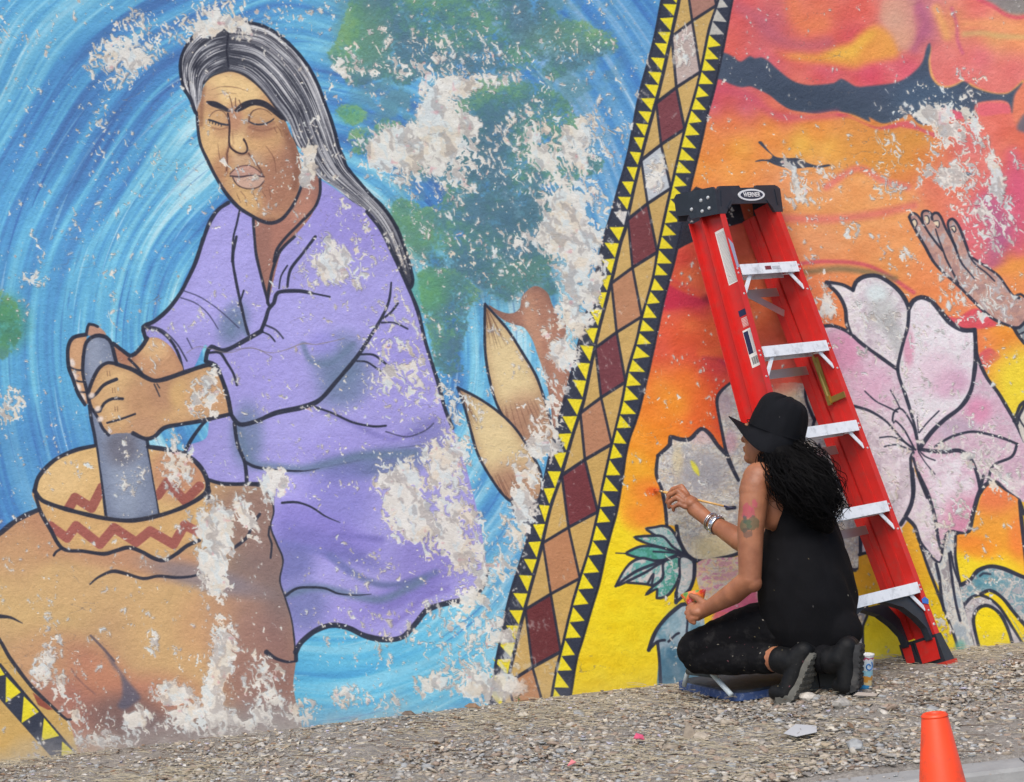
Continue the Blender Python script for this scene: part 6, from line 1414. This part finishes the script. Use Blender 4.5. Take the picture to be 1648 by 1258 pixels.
# ---- leggings
G = Flesh()
G.limb([at(1298, 1008, .70), at(1215, 1012, .60), LK], [.105, .090, .064]); G.ell(at(1117, 1046, .50), (.062, .058, .062)); G.limb([at(1124, 1058, .50), at(1172, 1059, .585), at(1237, 1060, .71)], [.058, .060, .051])
G.limb([at(1336, 1002, .53), RK], [.10, .064]); G.limb([at(1200, 1050, .44), at(1250, 1052, .55), at(1326, 1060, .80)], [.058, .060, .050]); G.ell(at(1305, 1000, .64), (.16, .13, .10), AX)
G.limb([at(1150, 1048, .53), at(1190, 1040, .59), at(1260, 1034, .66), at(1320, 1030, .70)], [.05, .058, .062, .07])
me = G.build('leggings', .005, 7, M_LEG); wrinkle(me, .004, 26, 8, (1, 1, 1.6)); put('leggings', me)
# ---- boots: leather upper, lugged sole, laces
M_BOOT = mat('boot_leather', (13, 14, 16), .62, vary=.2, vscale=30, bump=.3, bscale=90, dirt=(70, 64, 62), dirt_amt=.14, dscale=26, spec=.25)
M_SOLE = mat('boot_sole', (92, 91, 85), .85, vary=.2, vscale=40, dirt=(120, 110, 96), dirt_amt=.6, dscale=30); M_SOLE2 = mat('boot_sole_dark', (40, 41, 43), .8, vary=.2, vscale=40, dirt=(90, 86, 80), dirt_amt=.5, dscale=24)
M_LACE = mat('boot_lace', (30, 30, 32), .8); M_SPLAT = mat('pink_splash', (170, 104, 116), .7)
def boot(shaft, ankle, heel, ball, toe, lat, msole, wd=.044):
    K = Flesh(); lat = lat.normalized()
    nrm = (ball - heel).cross(lat).normalized()
    if nrm.x < 0: nrm = -nrm
    K.limb([shaft, ankle], [.047, .050]); K.ell(shaft, .0475)
    h2 = heel - nrm * .040; b2 = ball - nrm * .036; 
    up = Vector((0, 0, 1))
    for o_ in (-.016, .016):
        K.limb([ankle + lat * o_ * .5, h2 + lat * o_, (h2 + b2) / 2 + lat * o_ * 1.1, b2 + lat * o_ * 1.2, toe + up * .032 + lat * o_ * .7], [.044, .036, .034, .033, .027])
    K.limb([ankle, (h2 + b2) / 2 - nrm * .012], [.046, .040])
    bo = put('boot', K.build('boot', .004, 5, M_BOOT))
    # sole swept heel -> ball -> toe, with lugs
    path = [heel - (ball - heel).normalized() * .012] + [heel.lerp(ball, f) for f in (.1, .3, .5, .7, .88, 1)] + [ball.lerp(toe, f) for f in (.2, .5, .8, 1.0)]
    tdir = [(path[min(i + 1, len(path) - 1)] - path[max(i - 1, 0)]).normalized() for i in range(len(path))]
    widths = [.034, .040, .041, .038, .040, .046, .047, .047, .045, .038, .022]
    bm = bmesh.new(); rings = []
    for p, d, w in zip(path, tdir, widths):
        n_ = d.cross(lat).normalized()
        if n_.dot(nrm) < 0 and n_.z > .2: n_ = -n_
        if n_.dot(nrm + Vector((0, 0, -.6))) < 0: n_ = -n_
        rings.append([bm.verts.new(p + lat * w - n_ * .016), bm.verts.new(p + lat * w * .97 + n_ * .006), bm.verts.new(p - lat * w * .97 + n_ * .006), bm.verts.new(p - lat * w - n_ * .016)])
    for a, b in zip(rings, rings[1:]):
        for k in range(4): bm.faces.new((a[k], a[(k + 1) % 4], b[(k + 1) % 4], b[k]))
    bm.faces.new(rings[0][::-1]); bm.faces.new(rings[-1])
    so = put('sole', from_bm('sole', bm, msole, bevel=.003), parent=bo)
    bm = bmesh.new(); n = 13
    for i in range(n):
        f = (i + .5) / n * (len(path) - 1.2); k = int(f); g = f - k
        p = path[k].lerp(path[k + 1], g); d = (path[k + 1] - path[k]).normalized(); n_ = d.cross(lat).normalized()
        if n_.dot(nrm + Vector((0, 0, -.6))) < 0: n_ = -n_
        w = widths[k] * (1 - g) + widths[k + 1] * g
        for s0, s1 in ((-1.02, -.45), (-.25, .25), (.45, 1.02)):
            a = p + lat * w * s0; b = p + lat * w * s1; q = d * .0055
            prism(bm, [a - q, a + q, b + q, b - q], n_ * .003, n_ * .0098)
    lg = put('lug', from_bm('lug', bm, msole, bevel=.001), parent=bo); lg['kind'] = 'stuff'
    bm = bmesh.new()
    fr = -nrm
    for i in range(4):
        c = (ankle.lerp((h2 + b2) / 2, .25 + i * .25)) + fr * (.046 - i * .002)
        tube(bm, [c - lat * .022, c + fr * .005, c + lat * .022], .0022, 5)
    put('lace', from_bm('lace', bm, M_LACE), parent=bo)['kind'] = 'stuff'
    return bo
boot(at(1257, 1062, .755), at(1278, 1066, .785), at(1313, 1056, .82), at(1284, 1123, .815), at(1252, 1129, .78), R_, M_SOLE)
boot(at(1338, 1062, .825), at(1354, 1060, .845), at(1384, 1042, .86), at(1381, 1104, .865), at(1352, 1117, .84), Vector((.34, .94, 0)), M_SOLE2)
# ---- hat: soft crown and floppy brim
hx = Vector((.30, -.14, .94)).normalized(); ht = hx.cross(Vector((0, 1, 0))).normalized(); hb = hx.cross(ht).normalized()
h0 = at(1247, 697, .60)
bm = bmesh.new(); seg = 64; rings = []
prof = [(.012, .134), (.038, .133), (.064, .127), (.083, .112), (.093, .082), (.098, .045), (.102, .012), (.104, 0), (.113, -.008), (.125, -.018), (.138, -.029), (.151, -.039), (.154, -.043)]
for j, (r, z) in enumerate(prof):
    ring = []
    for k in range(seg):
        a = 2 * math.pi * k / seg; d = (ht * math.cos(a) + hb * math.sin(a))
        wob = mnoise.noise(Vector((math.cos(a) * 1.6, math.sin(a) * 1.6, z * 14))) 
        wob += .5 * mnoise.noise(Vector((math.cos(a) * 4, math.sin(a) * 4, z * 30))); rr = r * (1 + .075 * wob); zz_ = z + .009 * wob
        if r > .105:
            f = (r - .104) / .050
            front = max(0, d.dot(Vector((-.97, .1, .2)))); near = max(0, d.dot(Vector((.15, -1, 0)))); back = max(0, d.dot(Vector((1, -.2, 0))))
            zz_ += f * (.046 * front ** 2 - .012 * near ** 1.5 - .012 * back + .010 * math.sin(3 * a + 1)); rr *= 1 + f * (.13 * front - .10 * back - .20 * near)
        ring.append(bm.verts.new(h0 + d * rr + hx * zz_))
    rings.append(ring)
for a, b in zip(rings, rings[1:]):
    for k in range(seg): bm.faces.new((a[k], b[k], b[(k + 1) % seg], a[(k + 1) % seg]))
bm.faces.new(rings[0])
hat = from_bm('sun_hat', bm, M_HAT, smooth=True)
s_ = hat.modifiers.new('t', 'SOLIDIFY'); s_.thickness = .003; hat.modifiers.new('sub', 'SUBSURF').levels = 1; hat.modifiers['sub'].render_levels = 2
put('sun_hat', hat)
bm = bmesh.new(); band = []
for k in range(seg):
    a = 2 * math.pi * k / seg; d = ht * math.cos(a) + hb * math.sin(a); band.append(h0 + d * (.1055) + hx * .012)
tube(bm, band + [band[0]], .0018, 5, caps=False); put('seam', from_bm('seam', bm, M_HAT), parent=hat)
# ---- long curly hair: a dense dark mass with loose curls over it
M_HAIR = mat('black_hair', (8, 7, 8), .7, spec=.12, vary=.3, vscale=60)
H = Flesh(); OFF = Vector((.78, -.62, 0)).normalized()
core = [(1252, 722, .655, .060), (1262, 746, .69, .070), (1280, 770, .72, .082), (1298, 798, .735, .078), (1315, 824, .745, .062), (1330, 846, .75, .034)]
H.limb([at(*c[:3]) for c in core], [c[3] * .84 for c in core]); H.ell(at(1296, 752, .69), .046); H.ell(at(1318, 776, .72), .042); H.ell(at(1332, 812, .73), .030); H.ell(at(1275, 800, .74), .04)
me = H.build('hair', .006, 8, M_HAIR); wrinkle(me, .007, 30, 5, (1, 1, .4)); hair = put('hair', me)
rg = np.random.default_rng(77); bm = bmesh.new()
for i in range(1150):
    u0 = rg.uniform(-.04, .5) * rg.random(); u1 = min(1.08, u0 + rg.uniform(.35, .75)); ph = rg.uniform(0, 6.28); side = rg.uniform(-1.15, 1); fr = rg.uniform(.86, 1.14); tw = rg.uniform(9, 24); am = rg.uniform(.004, .012)
    wild = 1.0 if rg.random() < .82 else rg.uniform(1.15, 1.42)
    pts = []
    for k in range(20):
        u = u0 + (u1 - u0) * k / 19
        q = np.interp(u, np.linspace(0, 1, 6), range(6)); j = min(4, int(q)); g = min(q - j, 1.3)
        a, b = core[j], core[j + 1]; c = at(a[0] + (b[0] - a[0]) * g, a[1] + (b[1] - a[1]) * g, a[2] + (b[2] - a[2]) * g); r = max(.02, a[3] + (b[3] - a[3]) * g)
        spread = 1 + .25 * u
        th = side * 1.9
        radial = (OFF * math.cos(th) + (Vector((.5, .2, .55)) if th > 0 else Vector((.60, .78, .1))).normalized() * math.sin(th)).normalized()
        p = c + radial * r * fr * wild * spread
        p += Vector((math.cos(ph + tw * u), math.sin(ph + tw * u) * .6, math.sin(ph * 2 + tw * u * .8))) * am * (1 + u)
        pts.append(p)
    tube(bm, pts, (.0010, .0015, .0006), 4, caps=False)
cu = put('curls', from_bm('curls', bm, M_HAIR), parent=hair); cu['kind'] = 'stuff'
# ---- flecks of dried paint and straw on the clothes
from mathutils.bvhtree import BVHTree
def flecks(name, me, parent, n, box_px, cols, seed, size=(.0015, .005)):
    bv = BVHTree.FromPolygons([v.co for v in me.vertices], [tuple(p.vertices) for p in me.polygons]); rg = np.random.default_rng(seed); bm = bmesh.new(); k = 0
    for i in range(n):
        px, py = rg.uniform(box_px[0], box_px[2]), rg.uniform(box_px[1], box_px[3]); o = Vector(cam.location); d = (at(px, py, .5) - o).normalized()
        h, nn, _, _ = bv.ray_cast(o, d)
        if h is None: continue
        u = nn.cross(Vector((rg.normal(), rg.normal(), rg.normal()))).normalized(); v = nn.cross(u); L = rg.uniform(*size); W = L * rg.uniform(.15, .6)
        f = bm.faces.new([bm.verts.new(h + nn * .0012 + u * a * L + v * b * W) for a, b in ((-1, -.6), (.2, -1), (1, .3), (-.1, 1))]); f.material_index = int(rg.integers(len(cols)))
    put(name, from_bm(name, bm, cols), parent=parent)['kind'] = 'stuff'
FL_M = [mat('fleck_%s' % k, c, .8) for k, c in (('pale', (136, 130, 118)), ('grey', (84, 82, 80)), ('straw', (124, 112, 82)), ('pink', (112, 66, 74)))]
for nm, k_, bx, sd in (('leggings', 26, (1095, 985, 1250, 1085), 3), ('sleeveless_top', 7, (1225, 860, 1385, 1040), 4), ('boot', 16, (1240, 1045, 1320, 1128), 5), ('sun_hat', 3, (1190, 640, 1310, 730), 6)):
    o = next(c for c in person.children if c.name.split('.')[0] == nm); flecks('paint_fleck', o.data, o, k_, bx, FL_M, sd)
# ---- silver bracelets on the right wrist
M_SILVER = mat('silver', (206, 208, 212), .22, metal=1.0, vary=.08)
ax = (RE - RW).normalized(); n1 = ax.cross(Vector((0, 1, 0))).normalized(); n2 = ax.cross(n1)
def bangle(name, d, r, th, wide=0):
    c = RW + ax * d; bm = bmesh.new()
    if wide:
        P = [(r, -wide), (r + th, -wide), (r + th * 1.6, -wide * .4), (r + th * 1.6, wide * .4), (r + th, wide), (r, wide)]
        M = Matrix((n1, n2, ax)).transposed().to_4x4(); M.translation = c
        lathe(bm, P, 28, M, cap0=False, cap1=False)
        for k in range(14):
            a = 2 * math.pi * k / 14; bmesh.ops.create_icosphere(bm, subdivisions=1, radius=.0042, matrix=Matrix.Translation(c + (n1 * math.cos(a) + n2 * math.sin(a)) * (r + th * 1.6)))
    else: tube(bm, [c + (n1 * math.cos(2 * math.pi * k / 28) + n2 * math.sin(2 * math.pi * k / 28)) * r for k in range(29)], th, 8, caps=False)
    return put(name, from_bm(name, bm, M_SILVER, smooth=True))
bangle('bracelet', .004, .0325, .0026); bangle('bracelet', .012, .0335, .0022); bangle('cuff', .033, .0345, .0018, .0115)
# ---------------------------------------------------------------- small things
def shift_root(o, label, cat, base, group=None):
    """give a world-space mesh an origin at its base"""
    b = Vector(base); o.data.transform(Matrix.Translation(-b)); o.location = b
    return tag(o, label, cat, group)
# paint brush in the right hand, its tip on the wall
tip, tail = at(1053.5, 788, .010), at(1181, 818, .205); ax = (tail - tip).normalized(); Lb = (tail - tip).length
brush = empty('paint_brush', tip, 'long wooden paint brush in the right hand, its orange tip on the wall', 'paint brush')
BI = Matrix.Translation(tip).inverted()
def sub(name, bm, m, root, **k):
    o = from_bm(name, bm, m, **k); o.parent = root; o.matrix_parent_inverse = Matrix.Translation(root.location).inverted(); return o
def along(f): return tip + ax * Lb * f
bm = bmesh.new(); tube(bm, [along(f) for f in (.11, .16, .25, .4, .6, .88)], (.0042, .0062, .0058, .0046, .0036), 12); sub('handle', bm, mat('handle_wood', (206, 164, 98), .5, vary=.12, vscale=60), brush, smooth=True)
bm = bmesh.new(); tube(bm, [along(f) for f in (.88, .93, 1.0)], (.0036, .0034, .0020), 12); sub('handle_end', bm, mat('handle_dip', (44, 46, 78), .5), brush, smooth=True)
bm = bmesh.new(); tube(bm, [along(f) for f in (.06, .085, .115)], (.0052, .0050, .0046), 12); sub('ferrule', bm, mat('ferrule', (170, 150, 120), .4, metal=.7), brush, smooth=True)
bm = bmesh.new(); rg = np.random.default_rng(4)
for i in range(60):
    o = Vector(rg.normal(0, .0022, 3)); e = Vector(rg.normal(0, .0026, 3)); tube(bm, [along(.065) + o, along(.03) + o * 1.2, tip + e - ax * .002], (.0007, .0006, .0004), 4, caps=False)
tube(bm, [along(.065), along(.03), along(.002)], (.0044, .0050, .0012), 10); sub('bristles', bm, mat('bristles_orange', (206, 92, 34), .6, vary=.2, vscale=200), brush)
# paint-smeared paper cone in the left hand
c0, c1 = at(1124, 994, .56), at(1116, 956, .54); ax2 = (c1 - c0).normalized(); q = ax2.to_track_quat('Z', 'Y').to_matrix().to_4x4(); q.translation = c0
cone_m = bpy.data.materials.new('smeared_paper'); nt, N, L, Bs = nodes(cone_m); tc = N.new('ShaderNodeTexCoord'); nz = N.new('ShaderNodeTexNoise'); nz.inputs['Scale'].default_value = 26; nz.inputs['Detail'].default_value = 4; L.new(tc.outputs['Object'], nz.inputs['Vector'])
cr = N.new('ShaderNodeValToRGB'); cr.color_ramp.interpolation = 'EASE'; e = cr.color_ramp.elements; e[0].position = .30; e[0].color = (*lin((60, 118, 66)), 1); e[1].position = .72; e[1].color = (*lin((214, 70, 54)), 1)
for p_, c_ in ((.42, (110, 150, 70)), (.5, (226, 120, 50)), (.58, (206, 52, 46)), (.66, (226, 130, 140))): x = e.new(p_); x.color = (*lin(c_), 1)
L.new(nz.outputs[0], cr.inputs[0]); L.new(cr.outputs[0], Bs.inputs['Base Color']); Bs.inputs['Roughness'].default_value = .5
bm = bmesh.new(); lathe(bm, [(.006, -.01), (.012, .01), (.026, .045), (.046, .090), (.044, .091), (.024, .046), (.010, .012)], 20, q, cap0=True, cap1=True)
pc = from_bm('paper_cone', bm, cone_m, smooth=True); shift_root(pc, 'paper cone smeared with red, orange and green paint, held in the left hand', 'paper cone', c0)
# kneeling pad: blue foam board with a dark top and a bent tube handle
cs = [(at(1083, 1101, .14).x, .14), (at(1190, 1118, .62).x, .62), (at(1338, 1100, .60).x, .60), (at(1215, 1090, .10).x, .10)]
gz = lambda x, t: float(ground_z(x, t)) + .006
cen = (sum(c[0] for c in cs) / 4, sum(c[1] for c in cs) / 4)
pad = empty('kneeling_pad', (cen[0], -cen[1], gz(*cen)), 'worn blue kneeling pad with a pale bent tube handle, lying under the painter', 'kneeling pad')
def rounded(cs, r=.07, n=6):
    out = []
    for i in range(4):
        p = Vector((*cs[i], 0)); a = Vector((*cs[i - 1], 0)); b = Vector((*cs[(i + 1) % 4], 0))
        pa = p + (a - p).normalized() * r; pb = p + (b - p).normalized() * r
        for k in range(n + 1): f = k / n; out.append((pa * (1 - f) ** 2 + p * 2 * f * (1 - f) + pb * f * f))
    return out
ol = rounded(cs)
M_BLUE = mat('pad_blue', (46, 72, 122), .7, vary=.2, vscale=30, dirt=(150, 156, 164), dirt_amt=.75, dscale=60); M_PADTOP = mat('pad_top', (40, 46, 58), .85, vary=.2, vscale=20, dirt=(96, 98, 100), dirt_amt=.4, dscale=22)
zc = [gz(p.x, p.y) for p in ol]
bm = bmesh.new(); lo = [bm.verts.new((p.x, -p.y, z - .002)) for p, z in zip(ol, zc)]; hi = [bm.verts.new((p.x, -p.y, z + .024)) for p, z in zip(ol, zc)]
cx = Vector((cen[0], cen[1], 0)); 
bm.faces.new(lo); bm.faces.new(hi[::-1]); n = len(lo)
for i in range(n): bm.faces.new((lo[i], lo[(i + 1) % n], hi[(i + 1) % n], hi[i]))
sub('board', bm, M_BLUE, pad, bevel=.004)
bm = bmesh.new(); tp = [cx + (p - cx) * .95 for p in ol]; A_ = [bm.verts.new((p.x, -p.y, gz(p.x, p.y) + .0243)) for p in tp]; B_ = [bm.verts.new((p.x, -p.y, gz(p.x, p.y) + .031)) for p in [cx + (p - cx) * .93 for p in ol]]
bm.faces.new(B_[::-1])
for i in range(n): bm.faces.new((A_[i], A_[(i + 1) % n], B_[(i + 1) % n], B_[i]))
sub('cushion', bm, M_PADTOP, pad)
M_TUBE = mat('handle_tube', (186, 198, 204), .5, vary=.1, dirt=(120, 124, 128), dirt_amt=.4, dscale=40); M_GRIP = mat('handle_grip', (70, 78, 84), .8, vary=.2, vscale=40)
hA, hB, hC, hD = at(1101, 1104, .30), at(1107, 1080, .32), at(1147, 1085, .47), at(1177, 1118, .60)
bm = bmesh.new(); tube(bm, [hA, hA.lerp(hB, .8), hB.lerp(hC, .05), hB.lerp(hC, .2)], .0085, 10); sub('handle_tube', bm, M_TUBE, pad, smooth=True)
bm = bmesh.new(); tube(bm, [hB.lerp(hC, .85), hC, hC.lerp(hD, .2), hD], .0095, 10); sub('handle_tube', bm, M_TUBE, pad, smooth=True)
bm = bmesh.new(); tube(bm, [hB.lerp(hC, .02), hB.lerp(hC, .5), hB.lerp(hC, .97)], .0125, 12); sub('handle_grip', bm, M_GRIP, pad, smooth=True)
# plastic cup behind the boot
cb = at(1390, 1104, .755); cb.z = float(ground_z(cb.x, .755)) + .004
cup = empty('paint_cup', cb, 'small white plastic cup with a blue swirl label, standing behind the black boot', 'cup')
cm = bpy.data.materials.new('cup_print'); nt, N, L, Bs = nodes(cm); tc = N.new('ShaderNodeTexCoord'); sx = N.new('ShaderNodeSeparateXYZ'); L.new(tc.outputs['Object'], sx.inputs[0])
nz = N.new('ShaderNodeTexNoise'); nz.inputs['Scale'].default_value = 60; L.new(tc.outputs['Object'], nz.inputs['Vector'])
ad = N.new('ShaderNodeMath'); ad.operation = 'MULTIPLY_ADD'; ad.inputs[1].default_value = .03; L.new(nz.outputs[0], ad.inputs[0]); L.new(sx.outputs[2], ad.inputs[2])
mr = N.new('ShaderNodeMapRange'); mr.inputs[1].default_value = .015; mr.inputs[2].default_value = .135; L.new(ad.outputs[0], mr.inputs[0])
cr = N.new('ShaderNodeValToRGB'); cr.color_ramp.interpolation = 'CONSTANT'; e = cr.color_ramp.elements; e[0].position = 0; e[0].color = (*lin((60, 150, 206)), 1); e[1].position = .9; e[1].color = (*lin((226, 228, 228)), 1)
for p_, c_ in ((.12, (220, 200, 150)), (.22, (214, 150, 60)), (.34, (150, 206, 222)), (.5, (214, 226, 230)), (.78, (226, 228, 230)), (.84, (190, 60, 110))): x = e.new(p_); x.color = (*lin(c_), 1)
L.new(mr.outputs[0], cr.inputs[0]); L.new(cr.outputs[0], Bs.inputs['Base Color']); Bs.inputs['Roughness'].default_value = .35
T_ = Matrix.Translation(cb)
bm = bmesh.new(); lathe(bm, [(.026, 0), (.0275, .004), (.034, .108), (.0355, .112), (.0365, .114), (.0365, .118), (.033, .118), (.032, .108)], 28, T_, cap0=True, cap1=False); o = sub('cup_wall', bm, cm, cup, smooth=True); o.data.transform(Matrix.Translation(-cb)); o.parent = cup; o.matrix_parent_inverse = Matrix()
bm = bmesh.new(); lathe(bm, [(.0005, .104), (.0325, .104), (.0325, .1055), (.0005, .1055)], 24, T_); sub('paint', bm, mat('dark_paint', (40, 34, 44), .4), cup)
bm = bmesh.new(); M_SW = mat('swirl_blue', (30, 110, 180), .4)
P = []
for k in range(30):
    f = k / 29; a = f * 7.2; r = .004 + .013 * f; u = r * math.cos(a); v = .078 + r * math.sin(a)
    rad = .0283 + .058 * v; th = -1.15 + u / rad
    P.append(cb + Vector((rad * math.cos(th), rad * math.sin(th), v)))
tube(bm, P, .0022, 6); sub('swirl_emblem', bm, M_SW, cup)
# traffic cone in the street
ct = at(1503, 1147, 2.5); cxn = ct.x; base_z = .1177 * cxn - .034 * KT ** 2 - .135 - .012 * (2.5 - KT)
nrm_ = Vector((-.1177, 0, 1)).normalized(); b0 = Vector((cxn + .1177 * (ct.z - base_z), -2.5, base_z + .1177 * .1177 * (ct.z - base_z)))
cone = empty('traffic_cone', b0, 'bright orange traffic cone standing in the street at the kerb', 'traffic cone'); cone.rotation_euler = (0, -math.atan(.1177), 0)
ch = (ct - b0).length
M_CONE = mat('cone_orange', (246, 74, 26), .42, vary=.05, vscale=14, dirt=(150, 70, 50), dirt_amt=.55, dscale=20, bump=.08, bscale=60); M_CB = mat('cone_base', (226, 62, 22), .55, vary=.08)
bm = bmesh.new(); lathe(bm, [(.098, .02), (.0945, .03), (.0335, ch - .006), (.0305, ch - .001), (.027, ch), (.024, ch - .004), (.024, ch - .03)], 40, cap0=False, cap1=False); o = from_bm('cone_body', bm, M_CONE, cone, smooth=True)
bm = bmesh.new(); lathe(bm, [(.0338, ch - .011), (.0352, ch - .009), (.0352, ch - .006), (.0334, ch - .004)], 40, cap0=False, cap1=False); from_bm('rim', bm, M_CONE, cone, smooth=True)
bm = bmesh.new(); box(bm, (0, 0, .012), (.28, .28, .022)); from_bm('base_plate', bm, M_CB, cone, bevel=.012)
# things lying on the verge
def scrap(name, px, py, t, pts, m, label, cat, h=.006, group=None, tilt=(0, 0, 0), thick=.0012):
    p = at(px, py, t); z = float(ground_z(p.x, t)) + h
    bm = bmesh.new(); prism(bm, pts, (0, 0, 0), (0, 0, thick)); o = from_bm(name, bm, m)
    o.location = (p.x, p.y, z); o.rotation_euler = tilt; return tag(o, label, cat, group)
M_WHITE = mat('paper_white', (176, 178, 180), .6, vary=.05)
scrap('paper_scrap', 1286, 1208, 1.22, [(-.055, -.02, .004), (-.02, -.05, .0), (.05, -.03, .004), (.062, .02, .010), (0, .045, .012)], M_WHITE, 'crumpled white paper scrap lying on the gravel in front of the painter', 'paper', .018, tilt=(.12, -.05, .1))
scrap('cardboard_scrap', 1392, 1154, .93, [(-.04, -.012, 0), (.03, -.02, .002), (.045, .006, .004), (-.02, .02, .002)], mat('scrap_grey', (168, 158, 146), .8), 'flat grey brown cardboard scrap on the gravel right of the black boots', 'cardboard', .014, tilt=(.15, .05, 0))
def rockm(name, px, py, t, s, m, label, cat='stone', seed=1, shape=(1, .7, .8)):
    p = at(px, py, t); rg = np.random.default_rng(seed); bm = bmesh.new(); bmesh.ops.create_icosphere(bm, subdivisions=2, radius=1)
    for v in bm.verts:
        d = 1 + .34 * mnoise.noise(v.co * 1.5 + Vector((seed * 3.1, 0, 0))); v.co = Vector((v.co.x * shape[0], v.co.y * shape[1], v.co.z * shape[2])) * d * s
    o = from_bm(name, bm, m); o.location = (p.x, p.y, float(ground_z(p.x, t)) + s * shape[2] * .45); o.rotation_euler = (0, 0, seed); return tag(o, label, cat)
bm = bmesh.new(); p = at(1112, 1192, 1.07); v = [(-.028, -.012, 0), (.030, -.014, 0), (.026, .016, 0), (-.024, .014, 0), (-.016, 0, .056), (-.004, .006, .05)]
vs = [bm.verts.new(q_) for q_ in v]
for f in ((0, 1, 4), (1, 2, 5), (1, 5, 4), (2, 3, 5), (3, 0, 4), (3, 4, 5), (0, 3, 2, 1)): bm.faces.new([vs[i] for i in f])
o = from_bm('rock_chip', bm, STONE[2]); o.location = (p.x, p.y, float(ground_z(p.x, 1.07)) + .002); tag(o, 'upright pointed brown rock chip in the gravel below the blue kneeling pad', 'stone')
rockm('stone', 1128, 1202, 1.1, .032, STONE[4], 'low tan stone lying against the pointed rock chip', seed=2, shape=(1.2, .8, .55))
rockm('stone', 930, 1214, 1.12, .016, STONE[3], 'small dark round stone low in the gravel left of the pink petals', seed=5)
rockm('stone', 1355, 1165, 1.0, .030, STONE[0], 'large grey stone in the gravel below the right black boot', seed=7, shape=(1.2, .9, .7))
rockm('stone', 1300, 1140, .84, .026, STONE[1], 'pale stone in front of the left boot sole', seed=9, shape=(1.2, .9, .7))
rockm('stone', 1378, 1234, 1.42, .030, STONE[5], 'blue grey stone beside the kerb, left of the traffic cone', seed=11, shape=(1.3, .9, .7))
M_PETAL = mat('petal_pink', (206, 84, 116), .7, vary=.2, vscale=80)
scrap('fallen_petal', 1028, 1192, 1.02, [(-.018, -.006, 0), (.0, -.012, .006), (.018, -.004, .002), (.012, .012, .008), (-.012, .012, .010)], M_PETAL, 'bright pink petals lying on the gravel below the yellow wall', 'petal', .014, tilt=(.3, .2, 0), thick=.004)
scrap('fallen_petal', 920, 1236, 1.22, [(-.014, -.004, 0), (.004, -.010, .004), (.016, .0, .002), (.004, .012, .010)], mat('petal_pale', (206, 120, 124), .7), 'single pale pink petal near the bottom edge of the gravel', 'petal', .012, tilt=(.2, -.3, 0), thick=.003)
# dead leaves and a sprout at the foot of the wall
for i, (px, py, lab) in enumerate(((760, 1133, 'curled dark brown leaf at the foot of the blue water painting'), (657, 1151, 'dry brown leaf against the wall below the lilac dress'), (842, 1157, 'pale curled leaf on the gravel under the diamond border'))):
    p = at(px, py, .10 if i < 2 else .42); t_ = -p.y
    o = scrap('dead_leaf', px, py, t_, [(-.03, 0, .004), (-.012, -.012, .010), (.012, -.010, .012), (.034, .0, .002), (.010, .012, .014), (-.014, .010, .012)], LEAF[(0, 4, 3)[i]], lab, 'leaf', .010, 'dead leaves at the foot of the wall', (.5, .1, .4 * i), .002)
p = at(833, 1139, .10); spr = empty('weed_sprout', (p.x, p.y, float(ground_z(p.x, .1))), 'tiny green weed sprouting at the foot of the diamond border', 'weed')
M_WEED = mat('weed_green', (92, 116, 62), .7, vary=.2)
bm = bmesh.new(); tube(bm, [(0, 0, 0), (.004, 0, .02), (.002, 0, .036)], .0014, 5); from_bm('stem', bm, M_WEED, spr)
for i in range(5):
    bm = bmesh.new(); a = i * 1.3; z = .012 + .006 * i
    d = Vector((math.cos(a), math.sin(a) * .6, .35)); s2 = Vector((-math.sin(a), math.cos(a), 0)) * .005; b_ = Vector((.003, 0, z))
    f = [bm.verts.new(b_), bm.verts.new(b_ + d * .010 + s2), bm.verts.new(b_ + d * .022), bm.verts.new(b_ + d * .010 - s2)]; bm.faces.new(f); from_bm('leaf', bm, M_WEED, spr)
